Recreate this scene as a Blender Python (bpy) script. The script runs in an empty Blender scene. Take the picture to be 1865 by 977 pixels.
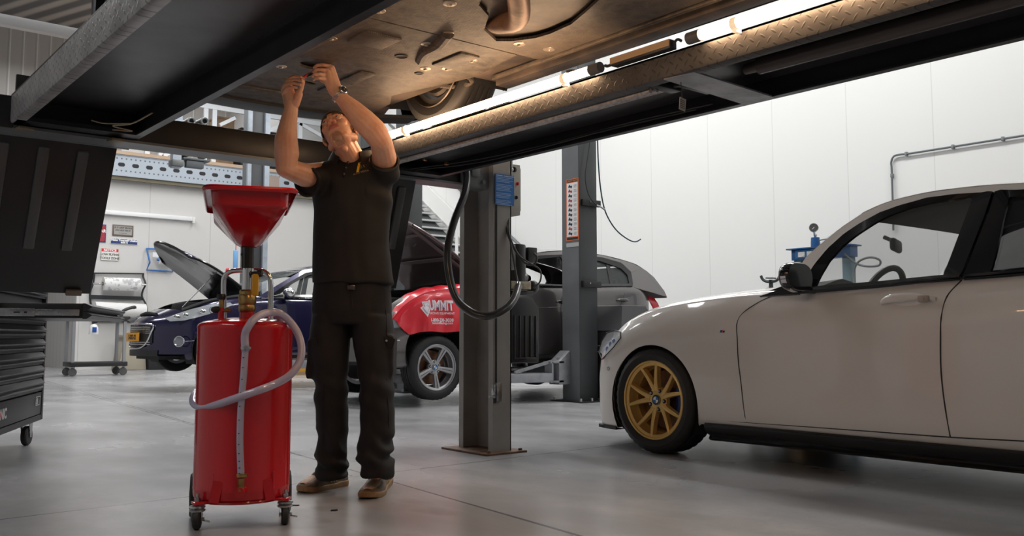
import bpy, bmesh, math, random
from mathutils import Vector, Matrix, noise
random.seed(7)
SC = bpy.context.scene
COL = SC.collection
# ---------------------------------------------------------------- camera
CAM_H = 0.70
PITCH = math.radians(5.0); YAW = math.radians(39.0)
FOC = 1675 * math.cos(PITCH); PX = 932.5; PY = 612 - FOC * math.tan(PITCH)
FW = Vector((math.sin(YAW) * math.cos(PITCH), math.cos(YAW) * math.cos(PITCH), math.sin(PITCH)))
RT = Vector((math.cos(YAW), -math.sin(YAW), 0)); UP = RT.cross(FW)
EYE = Vector((0, 0, CAM_H))
FWH = Vector((math.sin(YAW), math.cos(YAW), 0)); ZUP = Vector((0, 0, 1))
cd = bpy.data.cameras.new('camera'); cam = bpy.data.objects.new('camera', cd); COL.objects.link(cam)
cam.location = EYE; cam.rotation_euler = (math.pi / 2 + PITCH, 0, -YAW)
cd.sensor_width = 36; cd.sensor_fit = 'HORIZONTAL'; cd.lens = FOC / 1865 * 36
cd.shift_y = -(488.5 - PY) / 1865; cd.clip_start = 0.05; cd.clip_end = 200
SC.camera = cam
# ---------------------------------------------------------------- light and exposure
SC.view_settings.view_transform = 'Standard'; SC.view_settings.look = 'None'
SC.view_settings.gamma = 1; SC.view_settings.use_curve_mapping = False
SC.view_settings.exposure = 0.0
W = bpy.data.worlds.new('world'); SC.world = W; W.use_nodes = True
W.node_tree.nodes['Background'].inputs[0].default_value = (0.75, 0.83, 1, 1)
W.node_tree.nodes['Background'].inputs[1].default_value = 0.1
def area(name, loc, sx, sy, power, color=(1, 1, 1), rot=(0, 0, 0)):
    l = bpy.data.lights.new(name, 'AREA'); l.shape = 'RECTANGLE'; l.size = sx; l.size_y = sy
    l.energy = power; l.color = color
    o = bpy.data.objects.new(name, l); COL.objects.link(o); o.location = loc; o.rotation_euler = rot
    return o
COOL = (.99, .985, .97)
for (lx, ly, p) in ((8.4, 0.5, 130), (8.4, 5.0, 170), (8.4, 9.5, 175), (8.4, 16.5, 165), (5.2, 9.0, 190), (4.6, 13.5, 190), (4.4, 18.0, 140), (1.0, 10.5, 120), (0.0, 16.0, 120), (5.8, -3.0, 35), (-2.5, 3.0, 110)):
    area('ceiling_light', (lx, ly, 6.6), 0.5, 3.6, p, COOL)
area('roof_daylight', (8, 24, 8.0), 10, 3, 220, (0.95, 0.97, 1))
TUBE_POWER = 31.0
# ---------------------------------------------------------------- pixel helpers (photo frame 1865x977)
def ray(x, y): return FW + RT * ((x - PX) / FOC) - UP * ((y - PY) / FOC)
def az(x, y, z): r = ray(x, y); return EYE + r * ((z - CAM_H) / r.z)
def ax(x, y, X): r = ray(x, y); return EYE + r * (X / r.x)
def ay(x, y, Y): r = ray(x, y); return EYE + r * (Y / r.y)
def ad(x, y, d): r = ray(x, y); return EYE + r * (d / r.dot(FWH))
# ---------------------------------------------------------------- materials
class E:
    def __init__(s, nt, sock): s.nt = nt; s.s = sock
    def op(s, o, b=None, c=None):
        n = s.nt.nodes.new('ShaderNodeMath'); n.operation = o
        for i, v in enumerate((s, b, c)):
            if v is None: continue
            if isinstance(v, E): s.nt.links.new(v.s, n.inputs[i])
            else: n.inputs[i].default_value = v
        return E(s.nt, n.outputs[0])
    def __add__(s, b): return s.op('ADD', b)
    def __sub__(s, b): return s.op('SUBTRACT', b)
    def __mul__(s, b): return s.op('MULTIPLY', b)
    def __truediv__(s, b): return s.op('DIVIDE', b)
    def fr(s): return s.op('FRACT')
    def fl(s): return s.op('FLOOR')
    def ab(s): return s.op('ABSOLUTE')
    def lt(s, b): return s.op('LESS_THAN', b)
    def gt(s, b): return s.op('GREATER_THAN', b)
    def sst(s, a, b, t0=0., t1=1.):
        n = s.nt.nodes.new('ShaderNodeMapRange'); n.interpolation_type = 'SMOOTHSTEP'
        s.nt.links.new(s.s, n.inputs[0])
        for i, v in zip((1, 2, 3, 4), (a, b, t0, t1)): n.inputs[i].default_value = v
        return E(s.nt, n.outputs[0])
MATS = {}
class Mat:
    def __init__(s, name, col, rough=.5, metal=0., coat=0., spec=.5, trans=0., alpha=1., emit=None, es=0., sub=0.):
        m = bpy.data.materials.new(name); m.use_nodes = True; s.m = m; s.nt = m.node_tree
        s.b = s.nt.nodes['Principled BSDF']; b = s.b
        b.inputs['Base Color'].default_value = (*col, 1); b.inputs['Roughness'].default_value = rough
        b.inputs['Metallic'].default_value = metal; b.inputs['Coat Weight'].default_value = coat
        b.inputs['Coat Roughness'].default_value = .03
        b.inputs['Specular IOR Level'].default_value = spec
        b.inputs['Transmission Weight'].default_value = trans; b.inputs['Alpha'].default_value = alpha
        if sub: b.inputs['Subsurface Weight'].default_value = sub; b.inputs['Subsurface Radius'].default_value = (.012, .005, .003); b.inputs['Subsurface Scale'].default_value = .6
        if emit: b.inputs['Emission Color'].default_value = (*emit, 1); b.inputs['Emission Strength'].default_value = es
        s.col = col; MATS[name] = s
    def coords(s, kind='Object'):
        n = s.nt.nodes.new('ShaderNodeTexCoord'); q = s.nt.nodes.new('ShaderNodeSeparateXYZ')
        s.nt.links.new(n.outputs[kind], q.inputs[0]); s.tc = n.outputs[kind]
        return [E(s.nt, q.outputs[i]) for i in range(3)]
    def world(s):
        n = s.nt.nodes.new('ShaderNodeNewGeometry'); q = s.nt.nodes.new('ShaderNodeSeparateXYZ')
        s.nt.links.new(n.outputs['Position'], q.inputs[0]); s.tc = n.outputs['Position']
        return [E(s.nt, q.outputs[i]) for i in range(3)]
    def noise(s, scale, detail=4, rough=.55, dist=0., vec=None, stretch=None):
        n = s.nt.nodes.new('ShaderNodeTexNoise'); n.inputs['Scale'].default_value = scale
        n.inputs['Detail'].default_value = detail; n.inputs['Roughness'].default_value = rough; n.inputs['Distortion'].default_value = dist
        if not hasattr(s, 'tc'): s.coords()
        src = vec or s.tc
        if stretch:
            mp = s.nt.nodes.new('ShaderNodeMapping'); mp.inputs['Scale'].default_value = stretch
            s.nt.links.new(src, mp.inputs[0]); src = mp.outputs[0]
        s.nt.links.new(src, n.inputs['Vector'])
        return E(s.nt, n.outputs[0])
    def mix(s, fac, c1, c2):
        n = s.nt.nodes.new('ShaderNodeMix'); n.data_type = 'RGBA'
        if isinstance(fac, E): s.nt.links.new(fac.s, n.inputs[0])
        else: n.inputs[0].default_value = fac
        for i, c in ((6, c1), (7, c2)):
            if isinstance(c, tuple): n.inputs[i].default_value = (*c, 1)
            else: s.nt.links.new(c, n.inputs[i])
        return n.outputs[2]
    def setcol(s, sock): s.nt.links.new(sock, s.b.inputs['Base Color'])
    def setrough(s, e): s.nt.links.new(e.s, s.b.inputs['Roughness'])
    def bump(s, e, strength=.3, dist=.002):
        n = s.nt.nodes.new('ShaderNodeBump'); n.inputs['Strength'].default_value = strength; n.inputs['Distance'].default_value = dist
        s.nt.links.new(e.s, n.inputs['Height']); s.nt.links.new(n.outputs[0], s.b.inputs['Normal'])
        return s
    def wear(s, scale=6, amt=.25, dark=.55):
        """patchy grime and slightly varying gloss"""
        s.coords(); n = s.noise(scale, 5); r0 = s.b.inputs['Roughness'].default_value
        s.setcol(s.mix(n.sst(.35, .75), s.col, tuple(c * dark for c in s.col)))
        s.setrough(n * amt + (r0 - amt * .5)); return s
def mat(name, *a, **k): return Mat(name, *a, **k)

black_metal = mat('black_metal', (.018, .018, .019), .42).wear(8, .2, .6)
runway_black = mat('runway_black', (.035, .033, .036), .36).wear(5, .2, .7)
grey_metal = mat('grey_metal', (.17, .175, .18), .38).wear(4, .15, .75)
post_grey = mat('post_grey', (.15, .16, .17), .4).wear(3, .15, .85)
post_shaded = mat('post_shaded', (.055, .058, .062), .45).wear(3, .15, .85)  # shaded copy of the post grey, for the sides away from light
column_grey = mat('column_grey', (.30, .288, .275), .38).wear(4, .15, .8)
rusty = mat('rusty', (.16, .085, .05), .7).wear(14, .2, .35)
steel = mat('steel', (.55, .55, .56), .28, 1.).wear(10, .15, .7)
chrome = mat('chrome', (.75, .75, .76), .08, 1.)
bronze = mat('brass', (.50, .33, .13), .32, 1.).wear(20, .2, .6)
galv = mat('galvanised', (.42, .47, .53), .45, .3).wear(9, .15, .8)
white_paint = mat('white_paint', (.82, .83, .84), .4)
rubber = mat('rubber', (.018, .017, .017), .62)
black_plastic = mat('black_plastic', (.02, .02, .021), .45)
gloss_black = mat('gloss_black', (.008, .008, .009), .12, coat=.5)
grey_plastic = mat('grey_plastic', (.10, .10, .105), .5)
red_paint = mat('red_paint', (.50, .004, .010), .2, coat=.4)
white = mat('white', (.85, .85, .85), .5)
red = mat('red', (.65, .02, .03), .4)
yellow = mat('yellow', (.75, .48, .03), .4)
orange = mat('orange', (.85, .22, .06), .4)
blue = mat('blue', (.015, .09, .36), .4)
label_blue = mat('label_blue', (.02, .16, .48), .4)
light_blue = mat('light_blue', (.2, .45, .8), .4)
wood = mat('wood', (.42, .28, .17), .6).wear(6, .1, .7)
paper = mat('paper', (.80, .80, .80), .8)
beige = mat('beige', (.34, .32, .27), .45).wear(6, .1, .8)
glass = mat('glass', (.30, .33, .33), .08, alpha=.14, spec=.08)
screen_glass = mat('screen_glass', (.55, .62, .62), .35, alpha=.12, spec=.0)
dark_glass = mat('dark_glass', (.03, .035, .04), .03, alpha=.62)
lens = mat('lens', (.8, .85, .9), .04, trans=.3, alpha=.45)
clear_hose = mat('clear_hose', (.55, .52, .68), .18, trans=.25, coat=.4)
tube_glow = mat('tube_glow', (1, 1, 1), .5, emit=(1, .64, .37), es=TUBE_POWER)
frosted_glow = mat('frosted_glow', (.9, .85, .75), .3, emit=(1, .7, .4), es=.6)  # faint glow put into the clips, as if the tube shone through

# ---------------------------------------------------------------- geometry helpers
def catmull(pts, k=6, closed=False):
    pts = [Vector(p) for p in pts]; n = len(pts); out = []
    rng = range(n) if closed else range(n - 1)
    for i in rng:
        p1 = pts[i]; p2 = pts[(i + 1) % n]
        p0 = pts[i - 1] if (i > 0 or closed) else p1 * 2 - p2
        p3 = pts[(i + 2) % n] if (i + 2 < n or closed) else p2 * 2 - p1
        for j in range(k):
            t = j / k
            out.append(.5 * ((2 * p1) + (p2 - p0) * t + (2 * p0 - 5 * p1 + 4 * p2 - p3) * t * t + (3 * p1 - p0 - 3 * p2 + p3) * t ** 3))
    if not closed: out.append(pts[-1])
    return out
def frame(axis):
    a = Vector(axis).normalized(); h = ZUP if abs(a.z) < .9 else Vector((1, 0, 0))
    u = a.cross(h).normalized(); return a, u, a.cross(u).normalized()
class G:
    def __init__(s): s.bm = bmesh.new()
    def add(s, vs, fs):
        bv = [s.bm.verts.new(v) for v in vs]; out = []
        for f in fs:
            try: out.append(s.bm.faces.new([bv[i] for i in f]))
            except ValueError: pass
        return bv, out
    def box(s, c, size, rot=None, bev=0.):
        hx, hy, hz = (q / 2 for q in size); R = rot or Matrix.Identity(3); c = Vector(c)
        t = bmesh.new()
        vs = [t.verts.new(c + R @ Vector((x * hx, y * hy, z * hz))) for x in (-1, 1) for y in (-1, 1) for z in (-1, 1)]
        for f in ((0, 1, 3, 2), (4, 6, 7, 5), (0, 4, 5, 1), (2, 3, 7, 6), (0, 2, 6, 4), (1, 5, 7, 3)): t.faces.new([vs[i] for i in f])
        if bev: bmesh.ops.bevel(t, geom=t.edges[:], offset=bev, segments=2, profile=.5, affect='EDGES')
        s.merge(t); return s
    def merge(s, t):
        t.verts.index_update(); m = {v: s.bm.verts.new(v.co) for v in t.verts}
        for f in t.faces:
            nf = s.bm.faces.new([m[v] for v in f.verts]); nf.material_index = f.material_index
        t.free()
    def bx(s, x0, x1, y0, y1, z0, z1, bev=0.):
        return s.box(((x0 + x1) / 2, (y0 + y1) / 2, (z0 + z1) / 2), (abs(x1 - x0), abs(y1 - y0), abs(z1 - z0)), None, bev)
    def bar(s, p0, p1, w, h, up=(0, 0, 1), bev=0.):
        """rectangular bar between two points, w across, h along 'up'"""
        p0, p1 = Vector(p0), Vector(p1); a = (p1 - p0).normalized(); u = Vector(up)
        u = (u - a * u.dot(a)).normalized(); v = a.cross(u)
        R = Matrix((a, v, u)).transposed(); return s.box((p0 + p1) / 2, ((p1 - p0).length, w, h), R, bev)
    def ring(s, c, u, v, r, n, ru=None):
        return [c + u * (math.cos(2 * math.pi * i / n) * r) + v * (math.sin(2 * math.pi * i / n) * (ru or r)) for i in range(n)]
    def rings(s, rs, cap=True, closed=False):
        n = len(rs[0]); vs = [p for r in rs for p in r]; fs = []
        m = len(rs)
        for i in range(m if closed else m - 1):
            a, b = i * n, ((i + 1) % m) * n
            for j in range(n): fs.append((a + j, a + (j + 1) % n, b + (j + 1) % n, b + j))
        if cap and not closed: fs.append(tuple(range(n))[::-1]); fs.append(tuple((m - 1) * n + j for j in range(n)))
        s.add(vs, fs); return s
    def cyl(s, p0, p1, r, r1=None, n=20, cap=True):
        p0, p1 = Vector(p0), Vector(p1); a, u, v = frame(p1 - p0); r1 = r if r1 is None else r1
        return s.rings([s.ring(p0, u, v, r, n), s.ring(p1, u, v, r1, n)], cap)
    def tube(s, pts, r, n=10, k=6, smooth=True, cap=True):
        P = catmull(pts, k) if smooth and len(pts) > 2 else [Vector(p) for p in pts]
        m = len(P); rs = []
        a = (P[1] - P[0]).normalized(); _, u, v = frame(a)
        for i, p in enumerate(P):
            t = (P[min(i + 1, m - 1)] - P[max(i - 1, 0)]).normalized()
            u = (u - t * u.dot(t)).normalized(); v = t.cross(u)
            q = r(i / (m - 1)) if callable(r) else r
            rs.append(s.ring(p, u, v, q, n))
        return s.rings(rs, cap)
    def lathe(s, prof, o=(0, 0, 0), axis=(0, 0, 1), n=32, cap=False, closed=False):
        a, u, v = frame(axis); o = Vector(o)
        return s.rings([s.ring(o + a * h, u, v, max(r, 1e-4), n) for r, h in prof], cap, closed)
    def prism(s, pts, o, ex, ey, th, bev=0.):
        """2-D outline in plane (ex, ey) at o, extruded by th along ex x ey"""
        o, ex, ey = Vector(o), Vector(ex), Vector(ey); nrm = ex.cross(ey).normalized() * th
        n = len(pts); t = bmesh.new()
        A = [t.verts.new(o + ex * x + ey * y) for x, y in pts]; B = [t.verts.new(v.co + nrm) for v in A]
        t.faces.new(A[::-1]); t.faces.new(B)
        for i in range(n): t.faces.new((A[i], A[(i + 1) % n], B[(i + 1) % n], B[i]))
        if bev: bmesh.ops.bevel(t, geom=t.edges[:], offset=bev, segments=2, profile=.5, affect='EDGES')
        s.merge(t); return s
    def grid(s, rows, closed=False, thick=0.):
        n = len(rows[0]); vs = [Vector(p) for r in rows for p in r]; fs = []
        for i in range(len(rows) - 1):
            for j in range(n if closed else n - 1):
                fs.append((i * n + j, i * n + (j + 1) % n, (i + 1) * n + (j + 1) % n, (i + 1) * n + j))
        if thick:
            t = bmesh.new(); bv = [t.verts.new(v) for v in vs]
            for f in fs: t.faces.new([bv[q] for q in f])
            t.normal_update(); bmesh.ops.solidify(t, geom=t.faces[:], thickness=thick); s.merge(t)
        else: s.add(vs, fs)
        return s
    def sph(s, c, r, rot=None, n=20, m=12):
        if not hasattr(r, '__len__'): r = (r, r, r)
        R = rot or Matrix.Identity(3); c = Vector(c); rs = []
        for i in range(1, m):
            th = math.pi * i / m
            rs.append([c + R @ Vector((r[0] * math.sin(th) * math.cos(2 * math.pi * j / n), r[1] * math.sin(th) * math.sin(2 * math.pi * j / n), r[2] * math.cos(th))) for j in range(n)])
        return s.rings(rs, True)
    def caps(s, p0, p1, r0, r1=None, n=16):
        """tapered capsule"""
        p0, p1 = Vector(p0), Vector(p1); r1 = r0 if r1 is None else r1
        a, u, v = frame(p1 - p0); rs = []
        for i in range(1, 6):
            th = math.pi / 2 * (1 - i / 5.); rs.append(s.ring(p0 - a * r0 * math.sin(th), u, v, max(r0 * math.cos(th), 1e-4), n))
        for i in range(0, 5):
            th = math.pi / 2 * i / 5.; rs.append(s.ring(p1 + a * r1 * math.sin(th), u, v, max(r1 * math.cos(th), 1e-4), n))
        return s.rings(rs, True)
XM = {}
def fix(o, parent, kind=None, label=None):
    if parent is not None: o.parent = parent
    if kind: o['kind'] = kind
    if label: o['label'] = label
    return o
def thing(name, label, cat, loc=(0, 0, 0), rz=0., group=None, tilt=None):
    o = bpy.data.objects.new(name, None); COL.objects.link(o); o.location = loc
    o.rotation_euler = tilt or (0, 0, rz); o.empty_display_size = .1
    o['label'] = label; o['category'] = cat
    if group: o['group'] = group
    XM[o.name] = (Matrix.Translation(Vector(loc)) @ (o.rotation_euler.to_matrix().to_4x4())).inverted()
    return o
def obj(name, g, m, parent=None, local=False, sharp=35, label=None, kind=None, smooth=True, weld=0.):
    bm = g.bm if isinstance(g, G) else g
    if weld: bmesh.ops.remove_doubles(bm, verts=bm.verts[:], dist=weld)
    bmesh.ops.recalc_face_normals(bm, faces=bm.faces[:])
    T = None
    if parent is not None:
        T = XM.get(parent.name)
        if T is not None and not local: bm.transform(T)
    bm.normal_update()
    if smooth:
        lim = math.radians(sharp)
        for f in bm.faces: f.smooth = True
        for e in bm.edges:
            if len(e.link_faces) == 2 and e.calc_face_angle(0) > lim: e.smooth = False
    me = bpy.data.meshes.new(name); bm.to_mesh(me); bm.free()
    for q in (m if isinstance(m, (list, tuple)) else [m]): me.materials.append(q.m)
    o = bpy.data.objects.new(name, me); COL.objects.link(o)
    if T is not None: XM[o.name] = T
    return fix(o, parent, kind, label)
def tag(o, label, cat, group=None, kind=None):
    o['label'] = label; o['category'] = cat
    if group: o['group'] = group
    if kind: o['kind'] = kind
    return o
def struct(name, g, m, **k):
    o = obj(name, g, m, **k); o['kind'] = 'structure'; return o
def evalmesh(o):
    dg = bpy.context.evaluated_depsgraph_get(); dg.update(); e = o.evaluated_get(dg)
    me = bpy.data.meshes.new_from_object(e, depsgraph=dg); return me
def text_g(body, size, o, ex, ey, depth=.0006, align='LEFT', shear=0., sx=1., bold=0.):
    """lettering as mesh; ex = reading direction, ey = up"""
    c = bpy.data.curves.new('lettering', 'FONT'); c.body = body; c.size = size; c.align_x = align; c.extrude = depth; c.shear = shear
    c.offset = bold; c.resolution_u = 3
    t = bpy.data.objects.new('lettering', c); COL.objects.link(t)
    me = evalmesh(t); COL.objects.unlink(t); bpy.data.objects.remove(t); bpy.data.curves.remove(c)
    ex = Vector(ex).normalized(); ey = Vector(ey).normalized(); ez = ex.cross(ey)
    M4 = Matrix.Translation(Vector(o)) @ Matrix((ex * sx, ey, ez)).transposed().to_4x4()
    g = G(); g.bm.from_mesh(me); bpy.data.meshes.remove(me); g.bm.transform(M4); return g
def dup(root, loc, rz=None, label=None, group=None):
    r = root.copy(); COL.objects.link(r); r.location = loc
    if rz is not None: r.rotation_euler = (0, 0, rz)
    if label: r['label'] = label
    if group: r['group'] = group
    for ch in list(root.children):
        c = ch.copy(); COL.objects.link(c); c.parent = r
        for gch in list(ch.children):
            d = gch.copy(); COL.objects.link(d); d.parent = c
    return r
def remeshed(name, g, voxel, m, parent=None, smooth_it=4, local=False, disp=None, keep=None, world=True):
    """voxel-fused continuous surface from overlapping shapes"""
    me = bpy.data.meshes.new('tmp'); bmesh.ops.recalc_face_normals(g.bm, faces=g.bm.faces[:]); g.bm.to_mesh(me); g.bm.free()
    t = bpy.data.objects.new('tmp', me); COL.objects.link(t)
    r = t.modifiers.new('r', 'REMESH'); r.mode = 'VOXEL'; r.voxel_size = voxel
    if smooth_it:
        q = t.modifiers.new('s', 'SMOOTH'); q.iterations = smooth_it; q.factor = .6
    me2 = evalmesh(t); bpy.data.objects.remove(t); bpy.data.meshes.remove(me)
    bm = bmesh.new(); bm.from_mesh(me2); bpy.data.meshes.remove(me2)
    if disp:
        bm.normal_update()
        for v in bm.verts: v.co += v.normal * disp(v.co)
    o = obj(name, bm, m, parent, local=local, sharp=180)
    return o
def isl(name, g, m, parent=None, **k):
    """one object per loose piece"""
    bm = g.bm; seen = set(); out = []
    bm.verts.index_update(); bm.verts.ensure_lookup_table()
    for v in bm.verts:
        if v.index in seen: continue
        st = [v]; comp = []; seen.add(v.index)
        while st:
            q = st.pop(); comp.append(q)
            for e in q.link_edges:
                w = e.other_vert(q)
                if w.index not in seen: seen.add(w.index); st.append(w)
        n = G(); mp = {q: n.bm.verts.new(q.co) for q in comp}; fs = {f for q in comp for f in q.link_faces}
        for f in fs: n.bm.faces.new([mp[q] for q in f.verts])
        out.append(obj(name, n, m, parent, **k))
    bm.free(); return out
# ================================================================ SETTING
XW, YF = 10.7, 20.4
fl = mat('floor_concrete', (.36, .37, .39), .3)
x, y, z = fl.world()
n1 = fl.noise(.55, 5, .5, .2); n2 = fl.noise(2.2, 3, .5, .0, stretch=(1, .55, 1)); n3 = fl.noise(30, 3)
f = (n1 * .5 + n2 * .5)
base = fl.mix(f.sst(.34, .66), (.27, .272, .285), (.43, .432, .445))
base = fl.mix(n3.sst(.45, .75) * .25, base, (.28, .28, .285))
def jline(p, q):
    p = Vector(p); q = Vector(q); d = (q - p).normalized(); nx, ny = -d.y, d.x
    return (x * nx + y * ny - (p.x * nx + p.y * ny)).ab()
J = [(az(79, 693, 0), az(357, 774, 0)), (az(528, 825, 0), az(1060, 977, 0)), (az(0, 947, 0), az(1117, 812, 0))]
m_ = None
for p, q in J:
    e = jline(p, q).sst(.003, .007, 1., 0.)
    m_ = e if m_ is None else m_.op('MAXIMUM', e)
base = fl.mix(m_ * .9, base, (.06, .06, .06))
# oil drops and boot marks under the raised car
p0 = az(650, 945, 0)
dd = ((x - p0.x) * (x - p0.x) + (y - p0.y) * (y - p0.y)).op('SQRT')
st = (dd.sst(.25, .6, 1., 0.)) * (n2.sst(.52, .62))
base = fl.mix(st * .45, base, (.12, .10, .09))
fl.setcol(base); fl.setrough(n1 * .16 + n2 * .06 + .15)
fl.b.inputs['Specular IOR Level'].default_value = .9
struct('floor', G().bx(-6, XW + .3, -8, 30, -.2, 0), fl)

wr = mat('panel_wall', (.76, .765, .755), .42)
x, y, z = wr.world()
seam = ((y - 5.21) / 1.128).fr() - .5
seam = seam.ab().sst(.492, .499)
rib = ((y / .034).fr() - .5).ab().sst(.2, .5)
wr.setcol(wr.mix(seam * .35, (.76, .765, .755), (.4, .4, .4)))
wr.bump(rib * .12 + seam * -1., .22, .002)
struct('wall_right', G().bx(XW, XW + .3, -8, 30, 0, 9.5), wr)
wf = mat('panel_wall_far', (.64, .63, .62), .5)
x, y, z = wf.world()
seam = (((x - 4.99) / 1.353).fr() - .5).ab().sst(.490, .498)
rib = ((x / .05).fr() - .5).ab().sst(.2, .5)
wf.setcol(wf.mix(seam * .4, (.64, .63, .62), (.3, .3, .3)))
wf.bump(rib * .15 + seam * -1., .25, .003)
XC = 4.93
struct('wall_far', G().bx(XC, XW, YF, YF + .12, 0, 4.1), wf)
ws = mat('panel_wall_side', (.60, .585, .57), .55)
x, y, z = ws.world()
rib = ((y / .3).fr() - .5).ab().sst(.40, .5)
fine = ((y / .06).fr() - .5).ab().sst(.2, .5)
ws.setcol(ws.mix(rib * .35, (.60, .585, .57), (.35, .34, .33))); ws.bump(rib * -1. + fine * .2, .3, .004)
struct('wall_side', G().bx(XC, XC + .12, YF + .12, 27, 0, 4.1), ws)
wb = mat('corrugated_wall', (.62, .60, .57), .5)
x, y, z = wb.world()
c = ((x / .33).fr() - .5).ab()
wb.setcol(wb.mix(c.sst(.42, .49), (.55, .53, .50), (.82, .81, .79))); wb.bump(c.sst(.3, .45), .6, .02)
struct('wall_back', G().bx(-6, XW + .3, 27, 27.2, 0, 11), wb)
wl = mat('plain_wall', (.5, .5, .49), .6)
struct('wall_left', G().bx(-6.2, -6, -8, 27, 0, 11), wl)
struct('wall_behind', G().bx(-6, XW, -8.2, -8, 0, 11), wl)
rf = mat('roof_deck', (.33, .33, .34), .5, .3)
x, y, z = rf.world()
c = (((x + y * .4) / .6).fr() - .5).ab()
rf.setcol(rf.mix(c.sst(.15, .4), (.15, .15, .16), (.5, .47, .44))); rf.bump(c.sst(.2, .4), .5, .03)  # warm highlights and dark flutes of the corrugation put into the colour
struct('ceiling', G().prism([(-6.2, 8.4), (XW + .3, 9.3), (XW + .3, 9.5), (-6.2, 8.6)], (0, 27.2, 0), (1, 0, 0), (0, 0, 1), 35.4), rf)
# steel purlin below the roof
struct('trim_1', G().bx(-6, XW, 22.6, 22.8, 7.62, 7.86), mat('purlin_white', (.75, .75, .75), .4))
g = G()
for s in (-1, 1): g.bx(5.62, 5.86, 22.9 + s * .1 - .01, 22.9 + s * .1 + .01, 4.2, 8.9)
g.bx(5.73, 5.75, 22.8, 23.0, 4.2, 8.9)
struct('trim_2', g, mat('roof_column_grey', (.3, .3, .31), .5))
# mezzanine slab and its perforated edge beam
struct('trim_3', G().bx(XC, XW, YF - .1, 27, 4.12, 4.5), wood, label='wooden mezzanine deck edge')
# ================================================================ FOUR-POST LIFT
def diamond(name, col, axes='yz', rough=.34, s=.030, h=.5):
    m = mat(name, col, rough, .35); x, y, z = m.world()
    a, b = {'yz': (y, z), 'xy': (x, y), 'xz': (x, z)}[axes]
    u = (a * .78 + b * .62) / s; v = (b * .78 - a * .62) / s
    par = (((u.fl() + v.fl()) / 2).fr()).gt(.25)
    fu = (u.fr() - .5); fv = (v.fr() - .5)
    p = fu + (fv - fu) * par; q = fv + (fu - fv) * par
    r = (p / .46) * (p / .46) + (q / .13) * (q / .13)
    k = r.sst(.2, 1., 1., 0.)
    n = m.noise(9, 4)
    m.setcol(m.mix(k * .75, m.mix(n.sst(.35, .7), col, tuple(c * .7 for c in col)), tuple(c * .35 for c in col)))
    m.bump(k, h, .004); return m
plate = diamond('checker_plate', (.075, .070, .068), rough=.45, h=.3)
plate_lit = diamond('checker_plate_light', (.42, .40, .40), rough=.40, h=.5, s=.034)  # same plate, paler: light on the left runway side put into the colour
plate_deck = diamond('checker_deck', (.06, .06, .06), 'xy')
lift = thing('four_post_lift', 'black four-post car lift with checker-plate runways holding a car overhead', 'car lift', (1.88, 4.45, 0))
ZB, ZT = 1.617, 1.745
def runway(x0, x1, zt, inner_plate, outer_is_low):
    g = G()
    # folded checker-plate outer face, rolled lower edge and lip
    xo = x0
    sg = 1
    prof = [(xo, zt), (xo, ZB + .016), (xo + .003, ZB + .005), (xo + .012, ZB), (xo + .045, ZB), (xo + .045, ZB + .006), (xo + .014, ZB + .006), (xo + .008, ZB + .016), (xo + .006, zt)]
    y0, y1 = -.7, 4.41
    g.rings([[Vector((a, y, b)) for a, b in prof] for y in (y0, y1)], True)
    r = obj('runway_side', g, plate if x0 > 1 else plate_lit, lift)
    g = G(); g.bx(x0, x1, y0, y1, zt - .008, zt)
    obj('runway_deck', g, plate_deck, r)
    g = G(); g.bx(x1 - .008, x1, y0, y1, ZB, zt); g.bx(x1 - .035, x1, y0, y1, ZB, ZB + .008)
    g.bx(x0 + .05, x1 - .04, y0, y1, zt - .02, zt - .008)
    obj('runway_beam', g, runway_black, r)
    g = G(); g.bx(x0 + .01, x1 - .008, 4.30, 4.41, ZB, ZB + .02); g.bx(x0 + .01, x1, 4.395, 4.41, ZB, zt)
    obj('end_plate', g, black_metal, r)
    return r
rl = runway(.767, 1.30, 1.745, True, True)
rr = runway(2.445, 2.99, 1.708, True, True)
# cross plate, hydraulic cylinder and cables inside the right runway
obj('cross_plate', G().prism([(2.45, 2.16), (2.46, 2.03), (2.985, 2.06), (2.985, 2.20)], (0, 0, ZB - .001), (1, 0, 0), (0, 1, 0), .006), steel if False else mat('plate_grey', (.27, .27, .29), .4).wear(12, .2, .6), rr, label='light grey cross plate')
obj('hydraulic_cylinder', G().cyl((2.70, 1.93, 1.662), (2.70, -.7, 1.662), .032).cyl((2.70, 1.99, 1.662), (2.70, 1.93, 1.662), .02), mat('cylinder_brown', (.055, .042, .038), .3), rr)
g = G()
for i, xx in enumerate((2.512, 2.548, 2.586, 2.626)):
    g.cyl((xx, 4.35, 1.612 + .010 * i), (xx, 2.28, 1.612 + .010 * i), .0095, n=8)
isl('lifting_cable', g, mat('wire_rope', (.50, .47, .45), .45, .2).wear(60, .3, .5), rr)
g = G().bx(2.49, 2.64, 2.24, 2.29, 1.622, 1.66, .004).bx(2.56, 2.74, 2.17, 2.20, 1.618, 1.64, .003)
g.cyl((2.60, 2.24, 1.64), (2.60, 2.12, 1.64), .012)
obj('cable_anchor', g, black_metal, rr)
isl('brass_clip', G().box((2.66, 4.02, 1.63), (.03, .012, .008), Matrix.Rotation(.6, 3, 'Z')).cyl((2.80, 4.02, 1.62), (2.80, 4.02, 1.635), .012), bronze, rr, label='small brass clip')
g = G()
g.tube([(2.78, 4.3, 1.63), (2.90, 3.9, 1.625), (2.93, 3.4, 1.63), (2.88, 2.9, 1.622), (2.92, 2.4, 1.63)], .004, 6)
g.tube([(2.74, 4.3, 1.63), (2.84, 3.8, 1.622), (2.93, 3.3, 1.64), (2.86, 2.7, 1.625), (2.90, 2.3, 1.63)], .004, 6)
obj('wiring', g, rubber, rr)
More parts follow.
